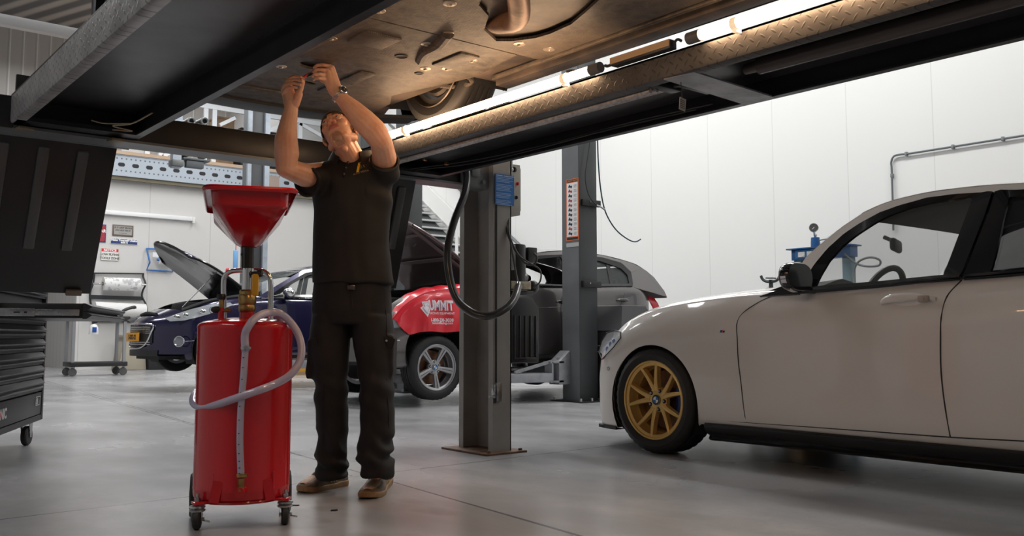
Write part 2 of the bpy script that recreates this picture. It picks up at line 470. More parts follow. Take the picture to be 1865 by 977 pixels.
# paper tag on a wire in the right runway
pt = ay(1243, 190, 2.14)
t = thing('paper_tag', 'small printed paper tag hanging from the right runway', 'tag', tuple(pt))
obj('card', G().box(pt, (.034, .002, .046), Matrix.Rotation(.15, 3, 'Y')), mat('tag_paper', (.45, .43, .40), .7), t)
g = G().cyl(pt + Vector((0, 0, .02)), (pt.x - .01, pt.y, 1.64), .0015, n=6)
for i in range(5): g.box(pt + Vector((-.001, -.0015, .014 - i * .007)), (.024, .0008, .0018), Matrix.Rotation(.15, 3, 'Y'))
obj('print', g, black_plastic, t)
# crossbeam
rust_beam = mat('crossbeam_brown', (.018, .0145, .0135), .45).wear(4, .25, .5)
g = G().bx(.42, 3.40, 4.42, 4.55, ZB - .004, 1.742, .004)
cb = obj('crossbeam', g, rust_beam, lift)
obj('beam_flange', G().bx(.42, 3.40, 4.405, 4.56, ZB - .016, ZB - .004), grey_metal, cb)
obj('beam_end', G().bx(3.18, 3.42, 4.40, 4.56, 1.60, 1.76, .006).bx(3.24, 3.30, 4.38, 4.41, 1.66, 1.72, .004).cyl((3.33, 4.40, 1.63), (3.33, 4.38, 1.63), .012), grey_metal, cb)
# post: open channel
def hexes(g, pts, r=.012, h=.012):
    for p in pts: g.cyl(p, (p[0], p[1], p[2] + h), r, n=6)
    return g
co = G()
co.bx(3.512, 3.520, 4.355, 4.70, .012, 2.15)
co.bx(3.39, 3.520, 4.355, 4.363, .012, 2.15); co.bx(3.39, 3.520, 4.692, 4.70, .012, 2.15)
co.bx(3.38, 3.39, 4.355, 4.40, .012, 2.15); co.bx(3.38, 3.39, 4.655, 4.70, .012, 2.15)
post = obj('post', co, column_grey, lift)
obj('lock_ladder', G().bx(3.47, 3.482, 4.44, 4.49, .17, 2.1), steel, post, label='steel lock strip')
g = G()
for i in range(16): g.bx(3.466, 3.471, 4.448, 4.482, .25 + i * .11, .30 + i * .11)
obj('lock_slots', g, black_plastic, post)
obj('cable_cover', G().bx(3.398, 3.404, 4.346, 4.355, .42, 1.6).bx(3.384, 3.398, 4.343, 4.355, .30, .40, .003), black_plastic, post)
obj('sensor', G().bx(3.372, 3.384, 4.33, 4.36, .33, .41, .003).cyl((3.37, 4.34, .34), (3.34, 4.34, .34), .008, n=10).bx(3.40, 3.44, 4.343, 4.355, .31, .42, .002), steel, post)
obj('base_plate', hexes(G().bx(3.29, 3.60, 4.30, 4.76, 0, .012, .002), [(3.33, 4.33, .012), (3.57, 4.33, .012)]), rusty, lift)
# ramp flaps hanging from both runways
flapm = mat('ramp_black', (.017, .016, .016), .38).wear(5, .2, .7)
def flap(x0, x1, top, bot, ribs=3):
    t, b = Vector((0, *top)), Vector((0, *bot)); d = (b - t).normalized(); L = (b - t).length
    n = Vector((0, -d.z, d.y)); n = n if n.y < 0 else -n
    g = G(); X = Vector((1, 0, 0))
    g.prism([(x0, 0), (x1, 0), (x1, L), (x0, L)], t, X, d, .012, .003)
    r = obj('ramp_flap', g, flapm, lift)
    g = G(); w = (x1 - x0)
    for i in range(ribs):
        xc = x0 + w * (.28 + i * (.50 / max(1, ribs - 1)))
        g.bar(t + X * xc + d * .05 + n * .004, t + X * xc + d * (L - .24) + n * .004, .050, .022, n, .007)
    obj('rib', g, mat('rib_grey%g' % x0, (.075, .075, .078), .3), r)
    g = G()
    for xc in (x0 + .09, x1 - .12):
        g.bar(t + X * xc + d * (L - .01) + n * .008, t + X * (xc + .075) + d * (L - .01) + n * .008, .03, .02, n, .003)
    obj('foot_bracket', g, mat('bracket_brown', (.16, .13, .10), .5), r)
    return r
f1 = flap(.60, 1.285, (4.66, 1.63), (5.05, .915))
obj('hinge_rod', G().cyl((.70, 4.60, 1.615), (1.32, 4.60, 1.615), .012).bx(.72, 1.30, 4.56, 4.58, 1.60, 1.63), grey_metal, lift)
g = G()
for xc in (.82, 1.20): g.box((xc, 4.385, 1.597), (.06, .07, .012), Matrix.Rotation(.1, 3, 'Z'), .002)
isl('hinge_bracket', g, mat('hinge_brass', (.26, .22, .15), .45, .4).wear(30, .2, .6), lift, label='brass-coloured hinge bracket')
f2 = flap(2.50, 2.90, (4.47, 1.61), (4.68, .98), 2)
obj('wheel_stop', G().bx(.79, .93, 4.44, 4.46, 1.745, 1.85, .003).bx(.42, .78, 4.40, 4.42, 1.60, 1.74, .003), black_metal, lift)
obj('loose_wire', G().tube([(1.24, 4.0, 1.66), (1.20, 4.15, 1.635), (1.14, 4.22, 1.628), (1.24, 4.28, 1.63), (1.16, 4.30, 1.628)], .0035, 6).tube([(1.2, 4.15, 1.635), (1.10, 4.2, 1.63), (1.05, 4.22, 1.64)], .003, 6), mat('wire_tan', (.42, .33, .20), .5), lift, label='loose tan wire')
# blue instruction plate on the post
lp = ay(902, 316, 4.345); rp = ay(936, 376, 4.345)
ip = thing('instruction_plate', 'blue instruction plate with white text on the lift post', 'sign', tuple(lp))
obj('plate', G().bx(lp.x, rp.x, 4.343, 4.349, rp.z, lp.z), label_blue, ip)
g = G()
for i in range(20):
    zz = lp.z - .022 - i * .0088
    if i in (4, 10, 15): continue
    random.seed(i); w = (rp.x - lp.x - .012) * random.uniform(.72, 1.)
    g.bx(lp.x + .007, lp.x + .005 + w, 4.3415, 4.343, zz, zz + .0032)
g.bm.verts.ensure_lookup_table()
obj('fine_print', g, mat('print_pale', (.35, .50, .72), .5), ip)
obj('heading', text_g('WARNING  WAARSCHUWING', .0105, (lp.x + .006, 4.342, lp.z - .013), (1, 0, 0), (0, 0, 1)), white, ip)
# control box and pump unit beside the post
cx = thing('control_box', 'beige electrical control box with red button and black knob', 'control box', (3.75, 4.6, 1.49))
a = ay(922, 297, 4.55); b = ay(948, 393, 4.55)
x0, x1, z0, z1 = a.x - .02, b.x, b.z, a.z
obj('case', G().bx(x0, x1, 4.55, 4.72, z0, z1, .006), beige, cx)
obj('lid_edge', G().bx(x1, x1 + .012, 4.56, 4.70, z0 + .03, z1 - .02, .003), mat('beige_light', (.45, .43, .38), .4), cx)
for nm, pxy, mm, r in (('stop_button', (943, 335), red, .011), ('knob', (941, 360), black_plastic, .012), ('rotary_switch', (937, 309), black_plastic, .018)):
    p = ay(*pxy, 4.545); obj(nm, G().cyl(p, p + Vector((0, .02, 0)), r, n=18).box(p - Vector((0, .004, 0)), (.004, .008, r * 1.6)), mm, cx)
p = ay(932, 295, 4.5)
obj('rod_end', G().cyl(p + Vector((0, 0, .08)), p - Vector((0, 0, .04)), .006).sph(p - Vector((0, 0, .05)), .012).cyl(p - Vector((0, 0, .05)), p - Vector((0, 0, .09)), .004), steel, cx)
pu = thing('hydraulic_pump', 'black hydraulic pump with upright motor and ribbed oil tank beside the post', 'pump', (3.75, 4.6, .5))
pump_black = mat('pump_black', (.022, .022, .023), .38)
mc = ay(944, 480, 4.62)
g = G().lathe([(.0, 0), (.062, 0), (.066, .01), (.066, .235), (.062, .245), (0, .245)], (mc.x - .005, 4.64, 1.05), n=32)
obj('motor', g, pump_black, pu)
a = ay(924, 446, 4.55); b = ay(934, 493, 4.55)
obj('junction_box', G().bx(a.x - .06, b.x, 4.52, 4.58, b.z, a.z, .004), mat('box_taupe', (.12, .11, .10), .45), pu)
a = ay(961, 451, 4.62); b = ay(975, 480, 4.62)
obj('capacitor_cover', G().bx(a.x - .01, b.x, 4.60, 4.68, b.z, a.z, .004), pump_black, pu)
a = ay(922, 512, 4.55); b = ay(962, 528, 4.55)
obj('mounting_bracket', G().bx(a.x - .1, b.x, 4.52, 4.70, b.z, a.z, .003), mat('bracket_tan', (.34, .29, .21), .4, .5).wear(30, .2, .5), pu)
obj('valve_block', G().bx(3.70, 3.86, 4.54, 4.68, .965, .99, .004).sph((3.90, 4.60, 1.02), (.045, .04, .045)), pump_black, pu)
T0 = ay(930, 541, 4.52); T1 = ay(982, 661, 4.52)
w = T1.x - T0.x; h = T0.z - T1.z
g = G().prism([(0, 0), (w, 0), (w, h * .84), (w - .06, h), (0, h)], (T0.x, 4.70, T1.z), (1, 0, 0), (0, 0, 1), .18, .008)
obj('oil_tank', g, mat('tank_black', (.020, .020, .022), .42), pu)
g = G()
for i in range(5): g.bx(T0.x + .03 + i * (w - .06) / 4 - .004, T0.x + .03 + i * (w - .06) / 4 + .004, 4.513, 4.522, T1.z + .03, T1.z + h * .72, .002)
g.bx(T0.x + .025, T1.x - .025, 4.514, 4.522, T1.z + .025, T1.z + .035, .002)
obj('tank_rib', g, mat('rib_sheen', (.05, .05, .053), .3), pu)
g = G()
g.tube([ad(924, 393, 5.6), ad(922, 415, 5.58), ad(935, 450, 5.55), ad(955, 478, 5.53), ad(972, 482, 5.52), ad(978, 470, 5.52), ad(972, 462, 5.53)], .0075, 8)
g.tube([ad(927, 394, 5.6), ad(926, 420, 5.56), ad(932, 440, 5.54), ad(945, 465, 5.52), ad(962, 478, 5.5), ad(983, 492, 5.5), ad(984, 512, 5.5), ad(972, 525, 5.54)], .005, 8)
g.tube([ad(930, 442, 5.5), ad(934, 465, 5.5), ad(940, 500, 5.48), ad(944, 520, 5.42)], .006, 8)
obj('wiring', g, mat('cable_grey', (.07, .07, .07), .35), pu)
hs = thing('hydraulic_hose', 'thick black hose looping from the lift beam past the post', 'hose', tuple(ad(850, 560, 5.3)))
pts = [ad(846, 300, 5.45), ad(851, 322, 5.40), ad(846, 355, 5.32), ad(828, 400, 5.25), ad(816, 450, 5.2), ad(818, 500, 5.18), ad(832, 545, 5.16), ad(860, 570, 5.16), ad(890, 576, 5.16), ad(918, 565, 5.2), ad(936, 545, 5.28), ad(944, 522, 5.40)]
obj('outer_hose', G().tube(pts, .0225, 16), mat('hose_black', (.03, .028, .028), .3, coat=.3), hs)
obj('hose_nozzle', G().cyl(pts[-1], ad(945, 515, 5.42), .012, n=12).cyl(ad(846, 308, 5.45), ad(846, 296, 5.45), .026), steel, hs)

# ---------------------------------------------------------------- tube lights on the runways
def tube_light(x, y0, y1, z, lab, group=None, ballast=None, shown=True):
    t = thing('tube_light', lab, 'lamp', (x, y0, z), group=group)
    obj('glowing_tube', G().cyl((x, y0, z), (x, y1, z), .0175, n=16), tube_glow, t, label='warm white glowing tube')
    s = 1 if y1 > y0 else -1
    isl('end_cap', G().cyl((x, y0 - s * .001, z), (x, y0 - s * .03, z), .016, n=14).cyl((x, y1, z), (x, y1 + s * .055, z), .021, n=16), grey_plastic, t)
    g = G()
    for f in (.11, .90):
        yy = y0 + (y1 - y0) * f
        g.lathe([(.019, -.012), (.021, -.012), (.021, .012), (.019, .012)], (x, yy, z), (0, 1, 0), 18, closed=True)
        g.bx(x - .006, x + .02, yy - .008, yy + .008, z - .03, z - .018)
    isl('clip', g, frosted_glow, t)
    return t
ta = tube_light(2.415, 3.99, 2.50, 1.722, 'long warm glowing tube light beside the mechanic on the right runway', 'tube lights along the runways')
tb = tube_light(2.415, .52, 1.96, 1.722, 'warm glowing tube light at top right, nearer end of the right runway', 'tube lights along the runways')
tc = tube_light(1.345, 2.9, 1.5, 1.73, 'warm tube light behind the inner edge of the left runway', 'tube lights along the runways')
bl = thing('lamp_ballast', 'tan and black ballast box between the two tube lights', 'lamp ballast', (2.42, 2.22, 1.71))
obj('case', G().bx(2.400, 2.436, 2.085, 2.375, 1.705, 1.738, .003), black_plastic, bl)
obj('cover', G().bx(2.394, 2.400, 2.085, 2.375, 1.712, 1.736), mat('tan_cover', (.50, .34, .2), .45), bl)
isl('lead', G().tube([(2.415, 2.375, 1.72), (2.41, 2.40, 1.715), (2.415, 2.42, 1.722)], .006, 8).tube([(2.415, 2.085, 1.72), (2.41, 2.06, 1.73), (2.415, 2.045, 1.722)], .005, 8), black_plastic, bl)
# ================================================================ CARS
def lerp(a, b, t): return a + (b - a) * t
def curve(tab):
    """smooth-ish interpolation through (u, value) pairs"""
    P = catmull([(a, b, 0) for a, b in tab], 8)
    def f(u):
        if u <= P[0].x: return P[0].y
        for i in range(len(P) - 1):
            if u <= P[i + 1].x:
                d = P[i + 1].x - P[i].x
                return P[i].y if d < 1e-9 else lerp(P[i].y, P[i + 1].y, (u - P[i].x) / d)
        return P[-1].y
    return f
def resample(pts, n, closed=False):
    P = [Vector((*p, 0)) if len(p) == 2 else Vector(p) for p in pts]
    if closed: P = P + [P[0]]
    L = [0.]
    for i in range(1, len(P)): L.append(L[-1] + (P[i] - P[i - 1]).length)
    out = []
    m = n if closed else n - 1
    for k in range(n):
        s = L[-1] * k / m; i = 0
        while i < len(L) - 2 and L[i + 1] < s: i += 1
        d = L[i + 1] - L[i]; out.append(P[i].lerp(P[i + 1], 0 if d < 1e-9 else (s - L[i]) / d))
    return out
def inpoly(x, y, poly):
    c = False; n = len(poly); j = n - 1
    for i in range(n):
        xi, yi = poly[i]; xj, yj = poly[j]
        if (yi > y) != (yj > y) and x < (xj - xi) * (y - yi) / (yj - yi) + xi: c = not c
        j = i
    return c
def roundel(g_list, c, r, parent, face=1):
    """blue and white quartered badge in a black ring, facing +y*face (local)"""
    c = Vector(c); ey = Vector((0, face, 0))
    g = G().lathe([(0, 0), (r, 0), (r, .004), (r * .93, .005), (r * .66, .005)], c, ey, 32)
    b = obj('badge', g, gloss_black, parent, local=True)
    for q in range(4):
        g = G(); pts = [(0, 0)] + [(r * .64 * math.cos(math.pi / 2 * (q + k / 6)), r * .64 * math.sin(math.pi / 2 * (q + k / 6))) for k in range(7)]
        g.prism(pts, c + ey * .0045, (1, 0, 0), (0, 0, 1), -.0015 * face)
        g_list.append((g, q))
    g = G(); h = G()
    for gg, q in g_list: (g if q % 2 else h).merge(gg.bm)
    obj('quarter', g, mat('badge_blue%s' % parent.name, (.02, .19, .55), .3), parent, local=True); obj('quarter', h, white, parent, local=True)
    g = G().lathe([(r * .93, .0052), (r * .93, .0062), (r, .0062), (r, .0052)], c, ey, 32, closed=True).lathe([(r * .64, .005), (r * .64, .0062), (r * .69, .0062), (r * .69, .005)], c, ey, 32, closed=True)
    obj('badge_ring', g, chrome, parent, local=True)
def wheel(car, u, y, zc, R, wd, rr, style, rim_m, face=1, rot=0., disc=True, calm=None, badge=False, detail=True):
    """tyre part with rim, disc, nuts as sub-parts; outer face towards +y*face"""
    c = Vector((-u, y, zc)); A = Vector((0, face, 0)); h = wd / 2
    prof = [(rr - .004, h - .012), (rr + .006, h - .002), (rr + (R - rr) * .45, h + .005), (R - .018, h - .006), (R - .006, h - .018), (R, h - .035)]
    for k in (.45, .15, -.15, -.45):
        prof += [(R, h * (k + .06)), (R - .007, h * (k + .05)), (R - .007, h * (k - .05)), (R, h * (k - .06))]
    prof += [(R, -h + .035), (R - .006, -h + .018), (R - .018, -h + .006), (rr + (R - rr) * .45, -h - .005), (rr - .004, -h + .012)]
    n = 120 if detail else 48
    g = G().lathe(prof, c, A, n)
    if detail:
        for i, v in enumerate(g.bm.verts):
            if (i % n) % 3 == 0:
                d = v.co - c; hh = abs(d.y)
                rad = math.hypot(d.x, d.z)
                if rad > R - .02 and hh > h * .5: d.x *= 1 - .005 / rad; d.z *= 1 - .005 / rad; v.co = c + d
    ty = obj('wheel', g, rubber, car, local=True, label='black tyre')
    f = h - .008
    lip = [(rr, f + .002), (rr - .004, f + .006), (rr - .012, f + .004), (rr - .014, f - .006), (rr - .03, f - .012), (rr - .034, f - .06), (rr - .045, f - .075), (rr - .045, -h + .02), (rr + .0, -h + .02), (rr - .04, f - .09)]
    g = G().lathe(lip, c, A, 72)
    ux, uz = Vector((1, 0, 0)), Vector((0, 0, 1))
    def pt(a, r, d): return c + ux * (math.cos(a) * r) + uz * (math.sin(a) * r) + A * d
    def spoke(a0, r0, a1, r1, w0, w1, d0, d1, th):
        rows = []
        for k in range(7):
            t = k / 6; r = lerp(r0, r1, t); a = lerp(a0, a1, t ** .8); w = lerp(w0, w1, t) / 2; d = lerp(d0, d1, t)
            da = w / r
            rows.append([pt(a - da, r, d - th), pt(a - da * .8, r, d - .004), pt(a - da * .35, r, d), pt(a + da * .35, r, d), pt(a + da * .8, r, d - .004), pt(a + da, r, d - th)])
        g.rings(rows, True)
    hubd = f - .035
    if style == 'v':
        for k in range(5):
            a = rot + k * 2 * math.pi / 5
            for s in (-1, 1):
                spoke(a + s * .13, .055, a + s * .31, rr - .012, .036, .021, hubd + .004, f - .006, .035)
            spoke(a, .04, a, .095, .05, .034, hubd - .004, hubd + .002, .03)
    else:
        for k in range(5):
            a = rot + k * 2 * math.pi / 5
            spoke(a, .035, a, rr - .015, .040, .074, hubd + .002, f - .008, .03)
    g.lathe([(0, hubd), (.052, hubd + .002), (.072, hubd - .006), (.078, hubd - .03), (.0, hubd - .03)], c, A, 40)
    rm = obj('rim', g, rim_m, ty, local=True)
    g = G()
    for k in range(5):
        a = rot + (k + .5) * 2 * math.pi / 5; p = pt(a, .057, hubd - .004); g.cyl(p, p + A * .006, .0125, n=14)
    obj('nut_well', g, gloss_black, ty, local=True)
    g = G()
    for k in range(5):
        a = rot + (k + .5) * 2 * math.pi / 5; p = pt(a, .057, hubd + .001); g.cyl(p, p + A * .008, .0075, n=6)
    obj('wheel_nut', g, steel, ty, local=True)
    if style != 'v':
        g = G()
        for k in range(5):
            a = rot + k * 2 * math.pi / 5
            p0, p1 = pt(a, .075, hubd + .006), pt(a, rr - .03, f - .004); g.bar(p0, p1, .006, .002, A)
        isl('spoke_groove', g, grey_plastic, ty, local=True)
    if disc:
        obj('brake_disc', G().lathe([(0, f - .10), (.07, f - .10), (.075, f - .12), (rr * .74, f - .12), (rr * .74, f - .14), (0, f - .14)], c, A, 48), mat('disc_rust%s%g' % (car.name, u), (.23, .12, .075), .4, .8).wear(20, .2, .5), ty, local=True)
    if calm:
        g = G(); rows = []
        for k in range(9):
            a = math.radians(-28 + k * 7.5)
            rows.append([pt(math.pi + a, r, d) for r, d in ((rr * .50, f - .155), (rr * .50, f - .075), (rr * .62, f - .06), (rr * .80, f - .07), (rr * .82, f - .155))])
        g.rings(rows, True); obj('brake_caliper', g, calm, ty, local=True, label='blue brake caliper')
    if badge: roundel([], c + A * (hubd + .004), .031, ty, face)
    # inner hub seen from the other side
    obj('hub', G().cyl(c - A * (h - .02), c + A * (hubd - .03), .06, n=24).lathe([(.05, -h + .02), (rr * .7, -h + .03), (rr * .7, -h + .04), (.05, -h + .05)], c, A, 32), mat('hub_dark%s%g' % (car.name, u * face), (.07, .06, .055), .6), ty, local=True)
    return ty
class Car:
    def __init__(s, name, label, loc, rz, paint, sp, cat='car', group=None):
        s.root = thing(name, label, cat, loc, rz, group); s.M = XM[s.root.name]; s.p = paint; s.sp = sp
        s.zb, s.zs, s.zc = curve(sp['zb']), curve(sp['zs']), curve(sp['zc'])
        s.u0, s.u1, s.w = sp['u0'], sp['u1'], sp['w']
        s.kn, s.kt = sp.get('kn', .22), sp.get('kt', .18)
        s.ua, s.ub = sp.get('ua', .05), sp['u1'] - .9
    def shift(s, u, yn):
        a = 0.
        if u < s.ua: a = s.kn * ((s.ua - u) / (s.ua - s.u0)) ** 2 * abs(yn) ** 2.4
        if u > s.ub: a = -s.kt * ((u - s.ub) / (s.u1 - s.ub)) ** 2 * abs(yn) ** 2.4
        return a
    def wf(s, u):
        f = 1.
        if u < s.ua: f -= .07 * ((s.ua - u) / (s.ua - s.u0)) ** 2
        if u > s.ub: f -= .07 * ((u - s.ub) / (s.u1 - s.ub)) ** 2
        return f
    def sec(s, u):
        zb, zs, zc = s.zb(u), s.zs(u), s.zc(u); h = zs - zb
        k = [(.945, zb), (.975, zb + .06 * h), (.992, zb + .22 * h), (1., zb + .45 * h), (.998, zb + .62 * h), (.985, zb + .78 * h), (.968, zb + .92 * h), (.935, zs)]
        if s.sp.get('crease'): k = [(.945, zb), (.975, zb + .06 * h), (.990, zb + .22 * h), (.996, zb + .45 * h), (.997, zb + .64 * h), (1.002, zb + .77 * h), (.976, zb + .90 * h), (.935, zs)]
        k += [(.84, lerp(zs, zc, .45)), (.6, lerp(zs, zc, .8)), (.3, lerp(zs, zc, .96)), (0, zc)]
        return k
    def secpts(s, u, nlo=44, nhi=14):
        k = s.sec(u); lo = catmull([(a, b, 0) for a, b in k[:8]], 10); hi = catmull([(a, b, 0) for a, b in k[7:]], 6)
        return resample([(p.x, p.y) for p in lo], nlo) + resample([(p.x, p.y) for p in hi], nhi)[1:]
    def pos(s, u, yn, z, side=1):
        return Vector((-(u + s.shift(u, yn)), yn * s.w * s.wf(u) * side, z))
    def side_y(s, u, z):
        """half width of the body side at station u and height z (follows the greenhouse above the belt)"""
        lo, hi = s.u0, s.u1
        for _ in range(14):
            u_ = (lo + hi) / 2
            if u_ + s.shift(u_, .95) < u: lo = u_
            else: hi = u_
        k = s.sec(u_)[:8]
        if z > k[-1][1]:
            g = s.sp['gh']; yb = k[-1][0] * s.w * s.wf(u_)
            return min(yb, g[0] - (z - g[1]) * g[2]) if 'gh' in s.sp else yb
        for i in range(7):
            if z <= k[i + 1][1] or i == 6:
                t = max(0., min(1., (z - k[i][1]) / max(1e-6, k[i + 1][1] - k[i][1])))
                return lerp(k[i][0], k[i + 1][0], t) * s.w * s.wf(u_)
    def gy(s, u, z): g = s.sp['gh']; return g[0] - (z - g[1]) * g[2]
    def trace(s, px, py, yf=None):
        yf = yf or s.side_y; R = s.M.to_3x3(); o = s.M @ EYE; d = R @ ray(px, py); y = s.w
        for _ in range(6):
            t = (y - o.y) / d.y; p = o + d * t; y = yf(-p.x, p.z)
        t = (y - o.y) / d.y; p = o + d * t
        return (-p.x, p.z)
    def tr(s, pts, yf=None): return [s.trace(a, b, yf) for a, b in pts]
    def P(s, u, z, yf=None, off=0., side=1): return Vector((-u, ((yf or s.side_y)(u, z) + off) * side, z))
    def patch(s, poly, yf=None, off=.004, th=.004, n=14, side=1):
        """sheet following the body side within an outline: fan of strips between the lower and upper run"""
        bm = bmesh.new(); pts = [Vector((a, b, 0)) for a, b in poly]
        vs = [bm.verts.new(p) for p in pts]; f = bm.faces.new(vs)
        us = [p.x for p in pts]; zs = [p.y for p in pts]
        for ax_, lo, hi in ((0, min(us), max(us)), (1, min(zs), max(zs))):
            m = max(2, int((hi - lo) / .04))
            for i in range(1, m):
                c = lo + (hi - lo) * i / m; no = (1, 0, 0) if ax_ == 0 else (0, 1, 0)
                co = (c, 0, 0) if ax_ == 0 else (0, c, 0)
                bmesh.ops.bisect_plane(bm, geom=bm.verts[:] + bm.edges[:] + bm.faces[:], plane_co=co, plane_no=no)
        for v in bm.verts:
            u, z = v.co.x, v.co.y; v.co = s.P(u, z, yf, off, side)
        g = G(); bm.normal_update()
        if th: bmesh.ops.recalc_face_normals(bm, faces=bm.faces[:]); bmesh.ops.solidify(bm, geom=bm.faces[:], thickness=th)
        g.merge(bm); return g
    def line(s, pts, r=.003, yf=None, off=.0005, side=1, smooth=True, n=6):
        P2 = catmull([(a, b, 0) for a, b in pts], 6) if smooth and len(pts) > 2 else resample(pts, 12)
        return G().tube([s.P(p.x, p.y, yf, off, side) for p in P2], r, n, smooth=False)
    def ringstrip(s, A, B, yf, n=40, closed=True, off=0., off2=0., th=.02, sides=(1,)):
        a = resample(A, n, closed); b = resample(B, n, closed); g = G()
        for sd in sides:
            rows = [[s.P(p.x, p.y, yf, off, sd) for p in a], [s.P(p.x, p.y, yf, off2, sd) for p in b]]
            g.grid(rows, closed, thick=th)
        return g
    def body(s, doors=(), side_faces=True):
        sp = s.sp; us = []; u = s.u0
        while u < s.u1:
            us.append(u); near = any(abs(u - a[0]) < a[2] + .05 for a in sp['arch']); u += .016 if near else .045
        us.append(s.u1)
        cab0, cab1 = sp['cab']
        bm = bmesh.new(); cols = []
        for side in (1, -1):
            cols = []
            for u in us:
                cols.append([bm.verts.new(s.pos(u, p.x, p.y, side)) for p in s.secpts(u)])
            for i in range(len(us) - 1):
                for j in range(len(cols[0]) - 1):
                    um = (us[i] + us[i + 1]) / 2
                    if j >= 43 and ((cab0 < um < cab1) or (sp.get('open_hood') and sp['open_hood'][0] < um <= cab0 and j >= 45)): continue
                    bm.faces.new((cols[i][j], cols[i + 1][j], cols[i + 1][j + 1], cols[i][j + 1]))
            for ue, col in ((s.u0, cols[0]), (s.u1, cols[-1])):
                prev = col; P0 = s.secpts(ue)
                for k in (.85, .7, .5, .25, 0.):
                    cur = [bm.verts.new(s.pos(ue, p.x * k, p.y, side)) for p in P0]
                    for j in range(len(cur) - 1): bm.faces.new((prev[j], cur[j], cur[j + 1], prev[j + 1]))
                    prev = cur
        # wheel arches
        kill = []
        for (au, az_, ar) in sp['arch']:
            for f in bm.faces:
                c = f.calc_center_median()
                if abs(c.y) > s.w * .7 and math.hypot(-c.x - au, c.z - az_) < ar: kill.append(f)
        kv = {v for f in kill for v in f.verts}
        bmesh.ops.delete(bm, geom=list(set(kill)), context='FACES_ONLY')
        kv = [v for v in kv if v.is_valid and v.link_faces]
        for v in kv:
            for (au, az_, ar) in sp['arch']:
                du, dz = -v.co.x - au, v.co.z - az_; d = math.hypot(du, dz)
                if d < ar + .05: v.co.x = -(au + du / d * ar); v.co.z = az_ + dz / d * ar
        bmesh.ops.delete(bm, geom=[v for v in bm.verts if not v.link_faces], context='VERTS')
        bmesh.ops.remove_doubles(bm, verts=bm.verts[:], dist=1e-5)
        bmesh.ops.recalc_face_normals(bm, faces=bm.faces[:])
        rest = set(bm.faces)
        outs = []
        for nm, poly, side in doors:
            g = G(); mp = {}
            for f in list(rest):
                c = f.calc_center_median()
                if c.y * side > s.w * .6 and inpoly(-c.x, c.z, poly):
                    rest.discard(f)
                    for v in f.verts:
                        if v not in mp: mp[v] = g.bm.verts.new(v.co)
                    g.bm.faces.new([mp[v] for v in f.verts])
            outs.append(obj(nm, g, s.p, s.root, local=True, sharp=50))
        g = G(); mp = {}
        for f in rest:
            for v in f.verts:
                if v not in mp: mp[v] = g.bm.verts.new(v.co)
            g.bm.faces.new([mp[v] for v in f.verts])
        bm.free()
        s.shell = obj('body', g, s.p, s.root, local=True, sharp=50)
        # wheel wells and underbody
        g = G()
        for (au, az_, ar) in sp['arch']:
            for side in (1, -1):
                rows = []
                yo = s.side_y(au, az_ + ar) - .012
                for k in range(25):
                    a = math.radians(-30 + 240 * k / 24)
                    p = Vector((-au + math.cos(a) * (ar + .002), 0, az_ + math.sin(a) * (ar + .002)))
                    rows.append([Vector((p.x, side * yo, p.z)), Vector((p.x, side * (yo - .34), p.z)), Vector((-au, side * (yo - .34), az_))])
                g.grid(rows)
        isl('wheel_well', g, mat('well_black' + s.root.name, (.012, .012, .012), .8), s.root, local=True)
        return outs
    def floorpan(s, m=None):
        g = G(); z = s.sp['floor']; a = s.sp['arch']; w = s.w
        g.bx(-(a[0][0] - .36), -(s.u0 + .16), -w * .52, w * .52, z, z + .05)
        g.bx(-(a[0][0] + .36), -(a[0][0] - .36), -w * .58, w * .58, z, z + .05)
        g.bx(-(a[1][0] - .36), -(a[0][0] + .36), -w * .92, w * .92, z, z + .05)
        g.bx(-(a[1][0] + .36), -(a[1][0] - .36), -w * .58, w * .58, z, z + .05)
        g.bx(-(s.u1 - .1), -(a[1][0] + .36), -w * .8, w * .8, z, z + .05)
        return obj('underbody', g, m or mat('under' + s.root.name, (.02, .02, .02), .7), s.root, local=True)
    def roof(s, edge, crown=.05, y_in=.02):
        """edge: list of (u, z) along the roof rail, front to back"""
        E_ = [(p.x, p.y) for p in catmull([(a, b, 0) for a, b in edge], 6)]
        rows = []
        for i_, (u, z) in enumerate(E_):
            ye = s.gy(u, z); row = []; cr_ = crown * min(1., .06 + .94 * i_ / max(1, len(E_) * .35))
            for k in range(-12, 13):
                t = k / 12; row.append(Vector((-u + s.sp.get('roofbow', .05) * (1 - t * t) * s.sp.get('bowdir', 1), ye * t, z + cr_ * (1 - abs(t) ** 2.2))))
            rows.append(row)
        obj('roof', G().grid(rows, thick=-.003), s.p, s.root, local=True)
        return rows
def seat(c, x, y, z, m, headz=.78):
    g = G().box((x, y, z + .20), (.50, .50, .16), None, .05)
    g.box((x - .28, y, z + .50), (.14, .48, .60), Matrix.Rotation(-.30, 3, 'Y'), .05)
    st = obj('seat', g, m, c.root, local=True)
    obj('headrest', G().box((x - .40, y, z + headz + .04), (.10, .26, .20), Matrix.Rotation(-.2, 3, 'Y'), .045).cyl((x - .38, y - .06, z + headz - .15), (x - .40, y - .06, z + headz), .007).cyl((x - .38, y + .06, z + headz - .15), (x - .40, y + .06, z + headz), .007), m, st, local=True)
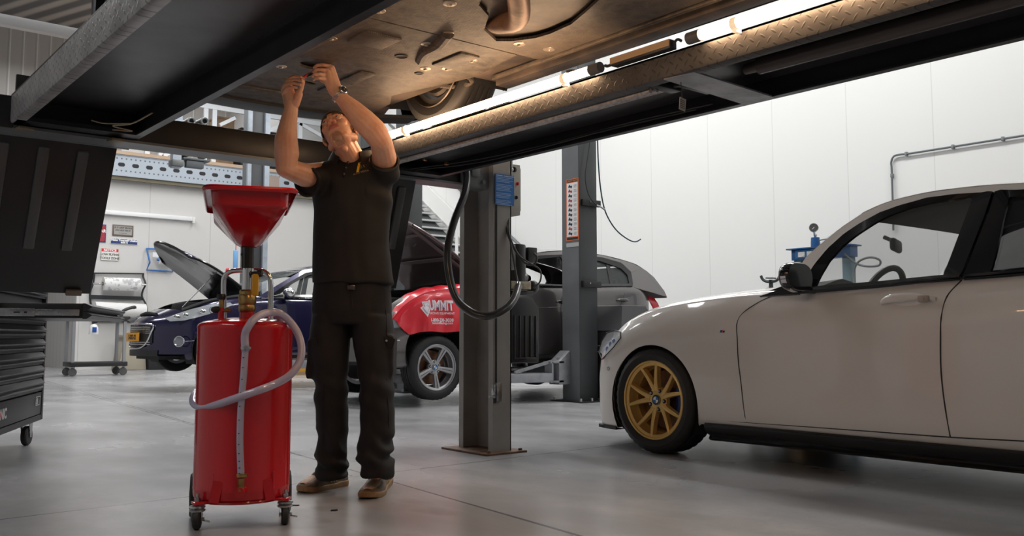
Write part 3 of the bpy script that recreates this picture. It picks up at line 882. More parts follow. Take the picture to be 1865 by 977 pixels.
def steering(c, x, y, z, r=.185):
    R = Matrix.Rotation(math.radians(65), 3, 'Y'); cc = Vector((x, y, z)); g = G()
    pts = [cc + R @ Vector((math.cos(a) * r, math.sin(a) * r, 0)) for a in [2 * math.pi * k / 40 for k in range(40)]]
    a_, u_, v_ = (R @ Vector((0, 0, 1))).normalized(), None, None
    rows = []
    for k in range(40):
        d = (pts[k] - cc).normalized(); rows.append([pts[k] + (d * math.cos(t) + a_ * math.sin(t)) * .017 for t in [2 * math.pi * q / 8 for q in range(8)]])
    g.rings(rows, False, closed=True)
    g.sph(cc, (.07, .06, .03), R)
    for a in (0, math.pi, -math.pi / 2): g.bar(cc, cc + R @ Vector((math.sin(a) * r * 0 + (r if a < 0 else 0), math.cos(a) * r if a >= 0 else 0, 0)), .035, .012, a_)
    g.cyl(cc, cc + Vector((.35, 0, -.14)), .03)
    obj('steering_wheel', g, black_plastic, c.root, local=True)
interior_m = mat('interior', (.02, .02, .022), .7)
headliner_m = mat('headliner', (.06, .058, .055), .8)
# ---------------------------------------------------------------- white hatchback
pearl = mat('pearl_white', (.83, .80, .775), .25, coat=1., spec=.5)
WS = dict(crease=True, u0=-.80, u1=3.52, w=.88, kn=.30, kt=.25, ua=.10, cab=(.86, 3.25), floor=.17,
    zb=[(-.80, .20), (-.74, .135), (-.35, .125), (.3, .18), (.45, .20), (2.3, .205), (3.1, .23), (3.52, .40)],
    zs=[(-.80, .50), (-.76, .575), (-.66, .63), (-.50, .70), (-.28, .795), (0, .865), (.337, .905), (.68, .925), (1.08, .925), (1.35, .94), (1.86, .954), (2.12, .964), (2.8, .99), (3.3, .97), (3.52, .80)],
    zc=[(-.80, .58), (-.77, .63), (-.66, .71), (-.50, .78), (-.28, .855), (0, .92), (.337, .965), (.68, .99), (.95, 1.0), (3.0, 1.1), (3.52, .90)],
    arch=[(0., .305, .340), (2.69, .305, .340)], gh=(.845, .94, .50))
wc = Car('white_hatchback', 'white hatchback car with gold wheels standing on the floor at right', (4.12 + .88, 3.767, 0), math.pi / 2, pearl, WS)
gap1 = wc.tr([(1415, 535), (1375, 555), (1346, 580), (1343, 620), (1345, 660), (1350, 700), (1360, 770)])
gap2 = wc.tr([(1752, 510), (1725, 540), (1714, 580), (1713, 640), (1716, 700), (1731, 797)])
sill = wc.tr([(1287, 766), (1360, 770), (1500, 780), (1732, 797), (1865, 804)])
sill.append((2.6, sill[-1][1] + .01))
zbel = lambda u: wc.zs(u)
d1 = gap1 + [p for p in sill[1:4]] + gap2[::-1] + [(gap2[0][0], 1.0), (gap1[0][0], 1.0)]
d2 = gap2 + [(2.35, .27), (2.30, .55), (2.62, .8), (2.7, 1.0)] + [(gap2[0][0], 1.0)]
wc.body(doors=(('front_door', d1, 1), ('rear_door', d2, 1)))
fd = [o for o in wc.root.children if o.name.startswith('front_door')][0]
rd = [o for o in wc.root.children if o.name.startswith('rear_door')][0]
wc.floorpan()
g = wc.line(gap1, .0032); g.merge(wc.line(gap2, .0036).bm); g.merge(wc.line(sill, .0032).bm)
obj('panel_gap', g, black_plastic, wc.root, local=True)
# black sill with its curved gloss reflector and bumper lip
g = G(); rows = []
for k in range(30):
    u = .372 + (2.30 - .372) * k / 29; y = wc.w; zt = wc.zb(u) + .004
    rows.append([Vector((-u, y * .955, zt + .002)), Vector((-u, y * .965, zt - .006)), Vector((-u, y * .955, zt - .035)), Vector((-u, y * .925, zt - .055)), Vector((-u, y * .905, zt - .066)), Vector((-u, y * .915, zt - .082)), Vector((-u, y * .90, zt - .09)), Vector((-u, y * .80, zt - .085))])
g.grid(rows, thick=-.006); obj('side_skirt', g, gloss_black, wc.root, local=True, sharp=60)
g = G(); rows = []
for k in range(24):
    yn = (-1 + 2 * k / 23) * .97; u = -.735
    p = wc.pos(u, yn, .13); d = Vector((.025, 0, 0)) if abs(yn) < .9 else Vector((.01, .01 * (1 if yn > 0 else -1), 0))
    rows.append([p + Vector((-.1, 0, .0)), p + d, p + d + Vector((0, 0, -.014)), p + Vector((-.1, 0, -.014))])
for k in range(1, 14):
    pass
g.rings(rows, True)
for s_ in (1, -1):
    r2 = []
    for k in range(12):
        u = -.55 + (.20) * k / 11; y = (wc.side_y(u, .14) + .006) * s_
        r2.append([Vector((-u, y, .133)), Vector((-u, y, .112)), Vector((-u, y - .1 * s_, .112)), Vector((-u, y - .1 * s_, .133))])
    g.rings(r2, True)
obj('bumper_lip', g, black_plastic, wc.root, local=True)
# greenhouse
gy = wc.gy
win = wc.tr([(1484, 527), (1494, 505), (1510, 478), (1535, 450), (1560, 430), (1592, 409), (1620, 394), (1660, 380), (1700, 371), (1740, 365), (1774, 362), (1762, 395), (1745, 440), (1730, 480), (1719, 507), (1600, 518)], gy)
fro = wc.tr([(1456, 536), (1470, 510), (1486, 484), (1510, 455), (1540, 428), (1570, 408), (1605, 389), (1640, 376), (1690, 362), (1740, 355), (1812, 350), (1798, 395), (1780, 440), (1764, 480), (1753, 508), (1600, 525)], gy)
obj('window_frame', wc.ringstrip(fro, win, gy, 80, off=.0, off2=-.012, th=.02, sides=(1,)), gloss_black, fd, local=True)
obj('window_glass', wc.patch(win, gy, -.012, .004), glass, fd, local=True)
wtop = (2.58, 1.30)
rfro = [(p[0] + .008, p[1]) for p in wc.tr([(1753, 508), (1764, 480), (1780, 440), (1798, 395), (1812, 350), (1865, 347)], gy)] + [(2.2, 1.345), (2.45, 1.325), (2.62, 1.27), (2.82, 1.10), (2.86, 1.01), (2.3, .975)]
rwin = wc.tr([(1804, 501), (1812, 475), (1822, 430), (1830, 390), (1840, 360)], gy) + [(2.0, 1.325), (2.2, 1.32), (2.42, 1.295), (2.56, 1.24), (2.66, 1.10), (2.66, 1.01), (2.3, .99)]
obj('window_frame', wc.ringstrip(rfro, rwin, gy, 80, off=.0, off2=-.012, th=.02), gloss_black, rd, local=True)
obj('window_glass', wc.patch(rwin, gy, -.012, .004), dark_glass, rd, local=True, label='tinted rear window')
# far side frames, seen through the cabin
g = wc.ringstrip(fro, win, gy, 80, off=0, off2=-.012, th=.02, sides=(-1,)); g.merge(wc.ringstrip(rfro, rwin, gy, 80, off=0, off2=-.012, th=.02, sides=(-1,)).bm)
obj('far_window_frame', g, interior_m, wc.root, local=True)
obj('far_window', wc.patch(win, gy, -.012, .004, side=-1), glass, wc.root, local=True)
# roof rail strip down the pillar, roof, windscreen, hatch
rail_out = wc.tr([(1432, 524), (1450, 497), (1468, 468), (1500, 440), (1535, 412), (1570, 389), (1605, 373), (1640, 362), (1690, 351), (1740, 344), (1800, 338), (1865, 334)], gy) + [(2.2, 1.378), (2.5, 1.36), (2.75, 1.30)]
rail_in = fro[:11] + rfro[4:9]
isl('roof_rail', wc.ringstrip(rail_out, rail_in, gy, 60, closed=False, off=.0, off2=.004, th=-.015, sides=(1, -1)), pearl, wc.root, local=True)
i0 = 5
wc.sp['roofbow'] = .0
hl_rows = wc.roof(rail_out[i0:], .055)
def screen(car, lo, hi, bow_lo, bow_hi, m, name='windscreen', nlo=None):
    """lo/hi: (u, z, half width) of lower and upper edge"""
    rows = []
    for i in range(9):
        t = i / 8; r = []
        for k in range(-10, 11):
            q = k / 10; u = lerp(lo[0], hi[0], t); z = lerp(lo[1], hi[1], t) + .02 * math.sin(t * math.pi); w = lerp(lo[2], hi[2], t)
            b = lerp(bow_lo, bow_hi, t) * (1 - q * q)
            r.append(Vector((-u + b, w * q, z + lerp(0, .004, t) * (1 - abs(q) ** 2.2))))
        rows.append(r)
    return obj(name, G().grid(rows, thick=.005), m, car.root, local=True)
screen(wc, (.80, .95, .85), (rail_out[i0][0], rail_out[i0][1], gy(0, rail_out[i0][1]) - .002), .18, .0, screen_glass)
g = G().grid([[Vector((-(3.05 + .35 * t), (.70 - .05 * t) * k / 8, 1.30 - .42 * t + .05 * (1 - t) * (1 - (k / 8) ** 2))) for k in range(-8, 9)] for t in (0, .25, .5, .75, 1)], thick=.01)
obj('rear_window', g, dark_glass, wc.root, local=True)
cp = [(2.62, 1.27), (2.75, 1.30), (3.05, 1.28), (3.40, .93), (2.86, .985), (2.82, 1.10)]
g = wc.patch(cp, gy, 0, .01); g.merge(wc.patch(cp, gy, 0, .01, side=-1).bm)
isl('rear_pillar', g, pearl, wc.root, local=True)
# belt trim and quarter trim by the mirror
obj('belt_trim', wc.line(wc.tr([(1450, 536), (1480, 531), (1600, 521), (1750, 509)], gy), .006, gy, .004), gloss_black, fd, local=True)
obj('belt_trim', wc.line([(p[0] + .01, p[1]) for p in wc.tr([(1753, 509), (1865, 500)], gy)] + [(2.4, .985)], .006, gy, .004), gloss_black, rd, local=True)
tri = wc.tr([(1384, 540), (1432, 524), (1452, 500), (1470, 503), (1456, 536)], lambda u, z: gy(u, z) + .004)
obj('mirror_base', wc.patch(tri, lambda u, z: gy(u, z) + .006, .004, .012), gloss_black, wc.root, local=True)
# door mirror
mp = wc.P(*wc.trace(1446, 505, lambda u, z: .97), lambda u, z: .97)
g = G(); rows = []
for t, sx, sy, sz, dx in ((0, .015, .03, .02, .05), (.12, .05, .075, .05, .035), (.35, .07, .10, .068, .02), (.7, .075, .112, .074, 0), (.93, .06, .110, .072, -.03), (1, .05, .10, .066, -.04)):
    rows.append([mp + Vector((dx, sy * math.cos(a) * (1.0), sz * math.sin(a) + .004 * math.cos(a))) for a in [2 * math.pi * k / 28 for k in range(28)]])
mir = obj('door_mirror', G().rings([[Vector((p.x, mp.y + math.copysign(abs((p.y - mp.y) / .112) ** .75, p.y - mp.y) * .112 if abs(p.y - mp.y) > 1e-6 else p.y, mp.z + math.copysign(abs((p.z - mp.z) / .076) ** .8, p.z - mp.z) * .076)) for p in r] for r in rows], True), gloss_black, wc.root, local=True)
obj('mirror_cap', G().rings([[p + Vector((.003, .003, .0)) for p in [mp + Vector((dx, sy * math.cos(a), sz * math.sin(a))) for a in [math.pi * (1.0 + k / 14) for k in range(15)]]] for dx, sy, sz in ((.0, .112, .078), (-.03, .111, .077))], False), chrome, mir, local=True)
obj('mirror_stalk', G().bar(mp + Vector((-.0, -.10, -.05)), mp + Vector((-.01, -.17, -.075)), .05, .03, bev=.008), gloss_black, mir, local=True)
# door handle
hp = [wc.P(*q) for q in wc.tr([(1606, 551), (1625, 545), (1655, 542), (1682, 541), (1706, 546)])]
g = G(); rows = []
n_ = 14
hpts = catmull(hp, 4)
for i, p in enumerate(hpts):
    t = i / (len(hpts) - 1); hh = .011 + .010 * math.sin(math.pi * min(1, t * 1.15 + .02)) ; o = .032 * math.sin(math.pi * min(.999, max(.001, t))) ** .4
    rows.append([p + Vector((0, o + .010 * math.cos(a), hh * math.sin(a))) for a in [2 * math.pi * k / n_ for k in range(n_)]])
obj('door_handle', g.rings(rows, True), pearl, fd, local=True)
q = wc.P(*wc.trace(1688, 545)) + Vector((0, .03, 0))
obj('lock_cover', G().box(q, (.055, .022, .034), None, .009).cyl(q + Vector((0, .01, 0)), q + Vector((0, .014, 0)), .008), mat('lock_beige', (.42, .37, .33), .3), fd, local=True)
q = wc.P(*wc.trace(1655, 553))
obj('handle_recess', G().sph(q - Vector((0, .004, 0)), (.085, .010, .034)), pearl, fd, local=True)
# badge on the wing
q = wc.P(*wc.trace(1318, 604))
obj('badge', G().prism([(0, -.007), (.012, -.007), (.018, .007), (.006, .007)], q + Vector((.024, .002, 0)), (-1, 0, 0), (0, 0, 1), .003), blue, wc.root, local=True)
bb = [o for o in wc.root.children if o.name.startswith('badge')][0]
obj('lettering', text_g('M', .017, q + Vector((.004, .0035, -.007)), (-1, 0, 0), (0, 0, 1), .0015, shear=.3, bold=.0004), chrome, bb, local=True)
obj('stripe', G().prism([(0, -.007), (.004, -.007), (.010, .007), (.006, .007)], q + Vector((.012, .002, 0)), (-1, 0, 0), (0, 0, 1), .003), red, bb, local=True)
# headlight wrapping the corner
hl = wc.tr([(1098, 655), (1092, 640), (1097, 622), (1106, 607), (1122, 602), (1131, 605), (1132, 616), (1118, 634)])
hlo = obj('headlight', wc.patch(hl, None, -.004, .006), mat('lamp_back', (.30, .30, .32), .15, .6), wc.root, local=True)
obj('headlight_lens', wc.patch(hl, None, .006, .003), lens, hlo, local=True)
obj('headlight_edge', G().tube([wc.P(a, b, None, .008) for a, b in hl + [hl[0]]], .0035, 6, smooth=False), black_plastic, hlo, local=True)
g = G()
for k, (a_, b_) in enumerate(((1112, 628), (1106, 636), (1118, 622))):
    g.sph(wc.P(*wc.trace(a_, b_)) + Vector((0, .002, 0)), (.012, .008, .018))
obj('lamp_projector', g, mat('lamp_blue', (.35, .45, .8), .1, .5), hlo, local=True)
q = wc.P(*wc.trace(1108, 672))
obj('parking_sensor', G().lathe([(.009, 0), (.011, .002), (.012, 0)], q, (0, 1, 0), 16), black_plastic, wc.root, local=True)
gold = mat('gold_rim', (.78, .50, .17), .36, .5)
cal_blue = mat('caliper_blue', (.008, .03, .17), .3)
wheel(wc.root, 0., .88 - .118, .317, .317, .225, .236, 'v', gold, rot=math.radians(90 - 18 + 6), calm=cal_blue, badge=True)
wheel(wc.root, 0., -(.88 - .118), .317, .317, .225, .236, 'v', gold, face=-1, detail=False)
wheel(wc.root, 2.69, .88 - .118, .317, .317, .225, .236, 'v', gold, rot=.2, calm=None)
wheel(wc.root, 2.69, -(.88 - .118), .317, .317, .225, .236, 'v', gold, face=-1, detail=False)
# cabin
g = G(); rows = []
for k in range(-8, 9):
    y = .78 * k / 8; hump = .05 * math.exp(-((y - .38) / .17) ** 2)
    rows.append([Vector((-.72, y, .93)), Vector((-.86, y, .965 + hump * .8)), Vector((-.98, y, .955 + hump * 1.2)), Vector((-1.03, y, .86)), Vector((-1.15, y, .4))])
obj('dashboard', g.grid(rows, thick=-.02), interior_m, wc.root, local=True)
steering(wc, -1.20, .38, .89, .185)
seat(wc, -1.72, .38, .22, interior_m, .80); seat(wc, -1.72, -.38, .22, interior_m, .80)
obj('interior_mirror', G().box((-1.09, .0, 1.215), (.035, .25, .075), Matrix.Rotation(.35, 3, 'Z'), .017).cyl((-1.08, 0, 1.24), (-1.02, 0, 1.27), .012), interior_m, wc.root, local=True)
g = G().bx(-3.0, -.6, -.80, .80, .2, .24); g.bx(-3.1, -2.5, -.72, .72, .24, .62, .03); g.bx(-3.15, -2.95, -.70, .70, .6, 1.12, .04)
obj('cabin_lining', g, interior_m, wc.root, local=True)
g = G().grid([[Vector((p.x - .01, p.y * .96, p.z - .035)) for p in r] for r in hl_rows], thick=.004)
obj('headliner', g, headliner_m, wc.root, local=True)
# ---------------------------------------------------------------- grey hatchback on the two-post lift
dark_grey = mat('grey_car_paint', (.125, .115, .113), .30, .4, coat=1.)
GSP = dict(u0=-.76, u1=3.46, w=.875, kn=.26, kt=.30, ua=.10, cab=(.80, 3.12), floor=.20, open_hood=(-.60, .80),
    zb=[(-.76, .24), (-.70, .19), (-.35, .19), (.3, .22), (.45, .24), (2.2, .25), (3.0, .29), (3.46, .42)],
    zs=[(-.76, .52), (-.72, .60), (-.62, .68), (-.45, .79), (-.2, .90), (0, .945), (.35, .985), (.8, 1.015), (1.3, 1.035), (1.8, 1.05), (2.2, 1.062), (2.95, 1.085), (3.2, 1.06), (3.46, .95)],
    zc=[(-.76, .60), (-.72, .68), (-.62, .76), (-.45, .87), (-.2, .96), (0, 1.0), (.35, 1.04), (.8, 1.07), (3.0, 1.16), (3.46, 1.02)],
    arch=[(0., .34, .355), (2.66, .34, .355)], gh=(.835, 1.03, .45), bowdir=1)
gc = Car('grey_hatchback', 'dark grey hatchback with raised bonnet and red cover on its wing, behind the lift post', (5.2, 7.6 + .875, .205), math.pi, dark_grey, GSP)
gg = gc.gy
ga = gc.tr([(880, 540), (884, 600), (888, 640), (893, 668)])
gb = [(1.75, 1.0), (1.69, .93), (1.66, .75), (1.68, .30)]
gcg = gc.tr([(1150, 524), (1152, 540), (1146, 560)])
gd1 = [(.62, 1.05), (.58, .80), (.60, .45), (.64, .30), (1.68, .29), (1.66, .75), (1.69, .93), (1.75, 1.05)]
gd2 = [(1.75, 1.05), (1.69, .93), (1.66, .75), (1.68, .29), (2.24, .31), (2.27, .60), (2.45, .80), (2.62, .85), (2.72, 1.05)]
gc.body(doors=(('front_door', gd1, 1), ('rear_door', gd2, 1)))
gfd = [o for o in gc.root.children if o.name.startswith('front_door')][0]
grd = [o for o in gc.root.children if o.name.startswith('rear_door')][0]
gc.floorpan()
g = gc.line(gd1[1:5], .0035, smooth=False); g.merge(gc.line(gd2[1:4], .004).bm); g.merge(gc.line([(2.24, .31), (2.27, .60), (2.45, .80), (2.60, .85), (2.70, 1.0)], .004).bm)
g.merge(gc.line([(.45, .28), (1.3, .285), (2.3, .31)], .004).bm)
obj('panel_gap', g, black_plastic, gc.root, local=True)
# roof line traced from the photo, then windows
rail = gc.tr([(868, 485), (900, 470), (930, 462), (985, 458), (1030, 457), (1097, 465), (1150, 479), (1170, 489)], gg)
rail = [(.98, 1.17), (1.15, 1.28), (1.32, 1.37), (1.48, 1.425)] + [p for p in rail if p[0] > 1.58]
fwin = gc.tr([(958, 520), (905, 523), (930, 486), (965, 475), (1015, 470), (1026, 475), (1027, 520)], gg)
fwin = [(1.06, 1.03), (1.28, 1.24), (1.50, 1.36), (1.70, 1.415), (1.86, 1.43), (1.86, 1.03)]
def tg(l): return gc.tr(l, gg)
fwb = tg([(1024, 471), (1026, 521)])
fwin = [(.98, 1.05), (1.18, 1.225), (1.38, 1.335)] + tg([(985, 472), (1020, 468), (1024, 475), (1026, 521)])
ffro = [(.88, 1.03), (1.16, 1.255), (1.38, 1.375)] + tg([(985, 466), (1028, 464), (1034, 475), (1036, 524)])
w2 = tg([(1058, 520), (1056, 480), (1090, 476), (1104, 482), (1114, 519)])
w3 = tg([(1117, 519), (1109, 482), (1130, 490), (1142, 502), (1146, 519)])
rfr = tg([(1048, 524), (1046, 466), (1095, 470), (1130, 480), (1148, 497), (1152, 523)])
obj('window_frame', gc.ringstrip(ffro, fwin, gg, 60, off2=-.01), black_plastic, gfd, local=True)
obj('window_frame', gc.ringstrip(rfr, w2[:3] + [w3[2], w3[3], w3[4], w2[4]], gg, 60, off2=-.01), black_plastic, grd, local=True)
obj('window_glass', gc.patch(w2, gg, -.01), glass, grd, local=True); obj('quarter_glass', gc.patch(w3, gg, -.01), glass, grd, local=True)
a, b = w2[3], w2[4]
obj('window_divider', gc.patch([(a[0], a[1]), (a[0] + .06, a[1] - .01), (b[0] + .03, b[1]), (b[0] - .02, b[1])], gg, 0, .01), black_plastic, grd, local=True)
g = gc.ringstrip(ffro, fwin, gg, 60, off2=-.01, sides=(-1,)); g.merge(gc.ringstrip(rfr, w2[:3] + [w3[2], w3[3], w3[4], w2[4]], gg, 60, off2=-.01, sides=(-1,)).bm)
obj('far_window_frame', g, interior_m, gc.root, local=True)
rin = [(.88, 1.03), (1.16, 1.26), (1.38, 1.38)] + tg([(985, 466), (1028, 464), (1046, 466), (1095, 470), (1130, 480), (1148, 497)])
rout = [(.78, 1.04)] + rail
isl('roof_rail', gc.ringstrip(rout, rin, gg, 50, closed=False, off2=.003, th=-.012, sides=(1, -1)), dark_grey, gc.root, local=True)
bpil = [(ffro[-1][0], ffro[-1][1]), (ffro[-2][0], ffro[-2][1]), (ffro[-3][0], ffro[-3][1]), (rfr[1][0], rfr[1][1]), (rfr[0][0], rfr[0][1])]
obj('door_pillar', gc.patch(bpil, gg, -.002, .01), dark_grey, gc.root, local=True)
gc.roof(rout[2:], .05)
hb = tg([(1148, 497), (1165, 487)]); ht = tg([(1190, 525), (1205, 556)])
cpl = [rin[-1], rout[-1], (rout[-1][0] + .06, rout[-1][1] - .03), (3.33, 1.22), (3.43, 1.05), (3.44, .98), (rfr[-1][0], rfr[-1][1]), (rfr[-2][0], rfr[-2][1])]
g = gc.patch(cpl, gg, -.001, .01); g.merge(gc.patch(cpl, gg, -.001, .01, side=-1).bm)
isl('rear_pillar', g, dark_grey, gc.root, local=True)
re_ = rout[-1]
g = G().grid([[Vector((-(lerp(re_[0], 3.44, t)) , gg(0, lerp(re_[1], .97, t)) * k / 8, lerp(re_[1] + .0, .97, t) + .04 * (1 - (k / 8) ** 2) * (1 - t))) for k in range(-8, 9)] for t in (0, .3, .6, 1)], thick=.012)
obj('tailgate', g, dark_grey, gc.root, local=True)
screen(gc, (.72, 1.07, .80), (rout[2][0], rout[2][1], gg(0, rout[2][1]) - .005), .16, .06, glass)
tl = gc.tr([(1189, 527), (1197, 528), (1207, 556), (1196, 551)])
obj('tail_light', gc.patch([(3.20, .98), (3.31, .97), (3.36, .86), (3.33, .74), (3.27, .78), (3.21, .90)], None, .003, .008), mat('tail_red', (.5, .02, .03), .15, coat=.5), gc.root, local=True, label='red tail light')
for d_, q_ in ((gfd, (1025, 550)), (grd, (1133, 547))):
    u_, z_ = gc.trace(*q_)
    hp = [gc.P(u_ + du, z_ + dz) for du, dz in ((-.10, -.006), (-.06, .004), (0, .006), (.06, .003), (.10, -.004))]
    rows = []
    P_ = catmull(hp, 4)
    for i, p in enumerate(P_):
        t = i / (len(P_) - 1); o_ = .03 * math.sin(math.pi * min(.999, max(.001, t))) ** .4; hh = .008 + .008 * math.sin(math.pi * t)
        rows.append([p + Vector((0, o_ + .008 * math.cos(a), hh * math.sin(a))) for a in [2 * math.pi * k / 12 for k in range(12)]])
    obj('door_handle', G().rings(rows, True), dark_grey, d_, local=True)
    obj('handle_recess', G().sph(gc.P(u_, z_) - Vector((0, .002, 0)), (.08, .008, .035)), black_plastic, d_, local=True)
cr = [(.35, .74), (.9, .775), (1.6, .81), (2.3, .84), (3.1, .86)]
obj('crease', gc.line(cr, .006, off=-.002), dark_grey, gc.root, local=True)
# headlight, grille and bumper front
hl = [(-.50, .73), (-.60, .70), (-.66, .62), (-.58, .56), (-.40, .58), (-.30, .66), (-.32, .74)]
h_ = obj('headlight', gc.patch(hl, None, -.002, .006), mat('lamp_back_grey', (.45, .42, .38), .2, .6), gc.root, local=True)
obj('headlight_lens', gc.patch(hl, None, .007, .003), lens, h_, local=True)
obj('bumper_strip', gc.line([(-.60, .455), (-.5, .45), (-.42, .45)], .006), white_paint, gc.root, local=True)
# engine bay
g = G().bx(-.70, .55, -.62, .62, .50, .70, .02); g.bx(-.72, -.66, -.72, .72, .6, 1.0); g.bx(-.62, -.30, .30, .62, .7, .92, .03); g.bx(-.4, .3, -.25, .2, .7, .90, .05).cyl((-.1, .45, .7), (-.1, .45, .93), .08)
obj('engine', g, interior_m, gc.root, local=True)
g = G(); rows = []
for k in range(26):
    u = -.60 + 1.38 * k / 25; y = gc.side_y(u, gc.zs(u)) * .99
    rows.append([Vector((-(u + gc.shift(u, .93)), y, gc.zs(u) + .002)), Vector((-(u + gc.shift(u, .93)), y - .06, gc.zs(u) + .012)), Vector((-(u + gc.shift(u, .93)), y - .10, gc.zs(u) - .05))])
obj('bonnet_seal', g.grid(rows, thick=.01), black_plastic, gc.root, local=True)
# raised bonnet: near edge from the hinge to the tip
def bonnet(car, hinge, tip, wh, wt, m, under, bow=.12):
    """hinge / tip: (u, z); half widths; outer skin, inner frame"""
    h, t = Vector((-hinge[0], 0, hinge[1])), Vector((-tip[0], 0, tip[1])); d = t - h; n = Vector((-d.z, 0, d.x)).normalized()
    if n.z < 0: n = -n
    rows = []; rin_ = []
    for i in range(15):
        s_ = i / 14; r = []; r2 = []
        for k in range(-14, 15):
            q = k / 14; w_ = lerp(wh, wt, s_ ** 2.2); e = 1 - bow * (q * q) * (s_ ** 2) + .07 * (1 - q * q) * (1 - s_) * -1
            p = h + d * (s_ * e if s_ > .5 else s_ * e) + Vector((0, w_ * q, 0)) + n * (.035 * math.sin(math.pi * s_) - .05 * q ** 4)
            if i == 0: p = p + d * .06 * (1 - q * q) * -1
            r.append(p)
            ins = .05 if (.12 < s_ < .9 and abs(q) < .86 and abs(abs(q) - .42) > .1 and abs(s_ - .5) > .07) else .022
            r2.append(p - n * ins * (0.4 if ins == .05 else 1.))
        rows.append(r); rin_.append(r2)
    b = obj('bonnet', G().grid(rows, thick=-.004), m, car.root, local=True)
    obj('bonnet_inner', G().grid(rin_, thick=-.006), under, b, local=True)
    g = G(); k0 = 28
    g.tube([r[k0] - n * .008 for r in rows], .012, 8, smooth=False); g.tube([r[0] - n * .008 for r in rows], .012, 8, smooth=False); g.tube([p - n * .008 for p in rows[-1]], .014, 8, smooth=False)
    obj('bonnet_edge', g, under, b, local=True)
    return b, rows, n
u_t, z_t = gc.trace(742, 388, lambda u, z: .62)
bn, brows, bnn = bonnet(gc, (.80, 1.03), (u_t, z_t), .74, .62, dark_grey, mat('bonnet_under', (.17, .125, .125), .28, .4, coat=.5), .10)
g = G()
for q in (-.3, .0, .3):
    p = brows[9][14 + int(q * 14)]; g.box(p - bnn * .03, (.06, .03, .006), Matrix.Rotation(.8, 3, 'Y'))
g.bar(brows[6][26] - bnn * .03, brows[6][2] - bnn * .03, .05, .012, bnn)
g.bar(brows[11][25] - bnn * .03, brows[11][3] - bnn * .03, .03, .012, bnn)
g.bar(brows[13][25] - bnn * .03, brows[1][27] - bnn * .03, .05, .014, bnn)
obj('bonnet_brace', g, mat('brace_grey', (.26, .21, .21), .3, .3), bn, local=True)
obj('gas_strut', G().cyl(gc.P(.62, .98) - Vector((0, .06, 0)), brows[4][27] - bnn * .03, .010), black_plastic, bn, local=True)
silver = mat('silver_rim', (.42, .42, .44), .32, .8)
R_ = .325
wheel(gc.root, 0., .875 - .105, .18, R_, .205, .232, 's', silver, rot=math.radians(90 - 72 + 30), badge=True)
wheel(gc.root, 0., -(.875 - .105), .18, R_, .205, .232, 's', silver, face=-1, detail=False)
wheel(gc.root, 2.66, .875 - .105, .18, R_, .205, .232, 's', silver, rot=.2)
wheel(gc.root, 2.66, -(.875 - .105), .18, R_, .205, .232, 's', silver, face=-1, detail=False)
seat(gc, -1.72, .36, .28, interior_m, .84); seat(gc, -1.72, -.36, .28, interior_m, .84)
seat(gc, -2.55, .36, .28, interior_m, .78); seat(gc, -2.55, -.36, .28, interior_m, .78)
steering(gc, -1.28, .36, .96, .18)
g = G().bx(-1.15, -.8, -.74, .74, .60, 1.0, .05); g.bx(-3.1, -.75, -.78, .78, .24, .28)
obj('dashboard', g, interior_m, gc.root, local=True)
mq = gc.P(1.0, 1.06, gg)
mr = obj('door_mirror', G().sph(mq + Vector((-.02, .13, .05)), (.06, .10, .07)).cyl(mq, mq + Vector((0, .1, .03)), .02), dark_grey, gc.root, local=True)
# ---------------------------------------------------------------- red wing cover draped over its wing
red_cloth = mat('red_vinyl', (.72, .018, .035), .32, coat=.35)
cv = thing('wing_cover', 'glossy red wing cover with white lettering draped over the grey car', 'cover', tuple(gc.root.matrix_world.translation if False else Vector((5.2, 7.6, .6))))
TC = []
tops = gc.tr([(690, 556), (715, 549), (745, 541), (775, 531), (800, 522), (840, 524), (880, 536)])
bots = gc.tr([(735, 610), (742, 611), (755, 606), (780, 604), (810, 606), (845, 603), (885, 603)])
def gw(p): return Matrix.Translation(Vector((5.2, 8.475, .205))) @ Matrix.Rotation(math.pi, 4, 'Z') @ p
def unsh(up):
    lo, hi = gc.u0, gc.u1
    for _ in range(14):
        m_ = (lo + hi) / 2
        if m_ + gc.shift(m_, .95) < up: lo = m_
        else: hi = m_
    return lo
edge_l = gc.tr([(713, 551), (717, 570), (724, 592), (733, 606), (742, 610)])
bot_ = gc.tr([(742, 610), (755, 607), (780, 604), (810, 606), (845, 603), (900, 603)])
top_ = gc.tr([(713, 551), (745, 541), (775, 531), (800, 522), (840, 524), (900, 536)])
zbot = curve(bot_); 
def fold_(up, z, t): return (.010 * math.sin(up * 19 + z * 6) + .006 * math.sin(up * 43 + 1 - z * 9)) * min(1, t * 1.5) + .012 * t
def cvp(up, z, off=.0, t=None):
    un = unsh(up); zsh = gc.zs(un)
    if t is None: t = min(1, max(0, (zsh - z) / max(.05, zsh - zbot(up))))
    y = gc.side_y(up, min(z, zsh - .012)) + .014 + fold_(up, z, t) + off
    return gw(Vector((-up, y, z)))
uR = bot_[-1][0]; NT = 20
el = resample(edge_l, NT + 1)
cols_ = []
for k in range(NT + 1):
    t = k / NT; uL = el[k].x; row = []
    for m_ in range(46):
        up = lerp(uL, uR, m_ / 45); un = unsh(up); zt = min(gc.zs(un) + .004, 9); zb_ = lerp(el[-1].y, zbot(up), min(1, max(0, (up - el[-1].x) / .1))) if up < el[-1].x + .1 else zbot(up)
        zz = lerp(zt, zb_, t); 
        if up < el[-1].x: zz = lerp(zt, min(zb_, lerp(el[0].y, el[-1].y, max(0, (up - el[0].x) / (el[-1].x - el[0].x)) ** .6)), t)
        row.append(cvp(up, zz, 0, t))
    cols_.append(row)
pre = []
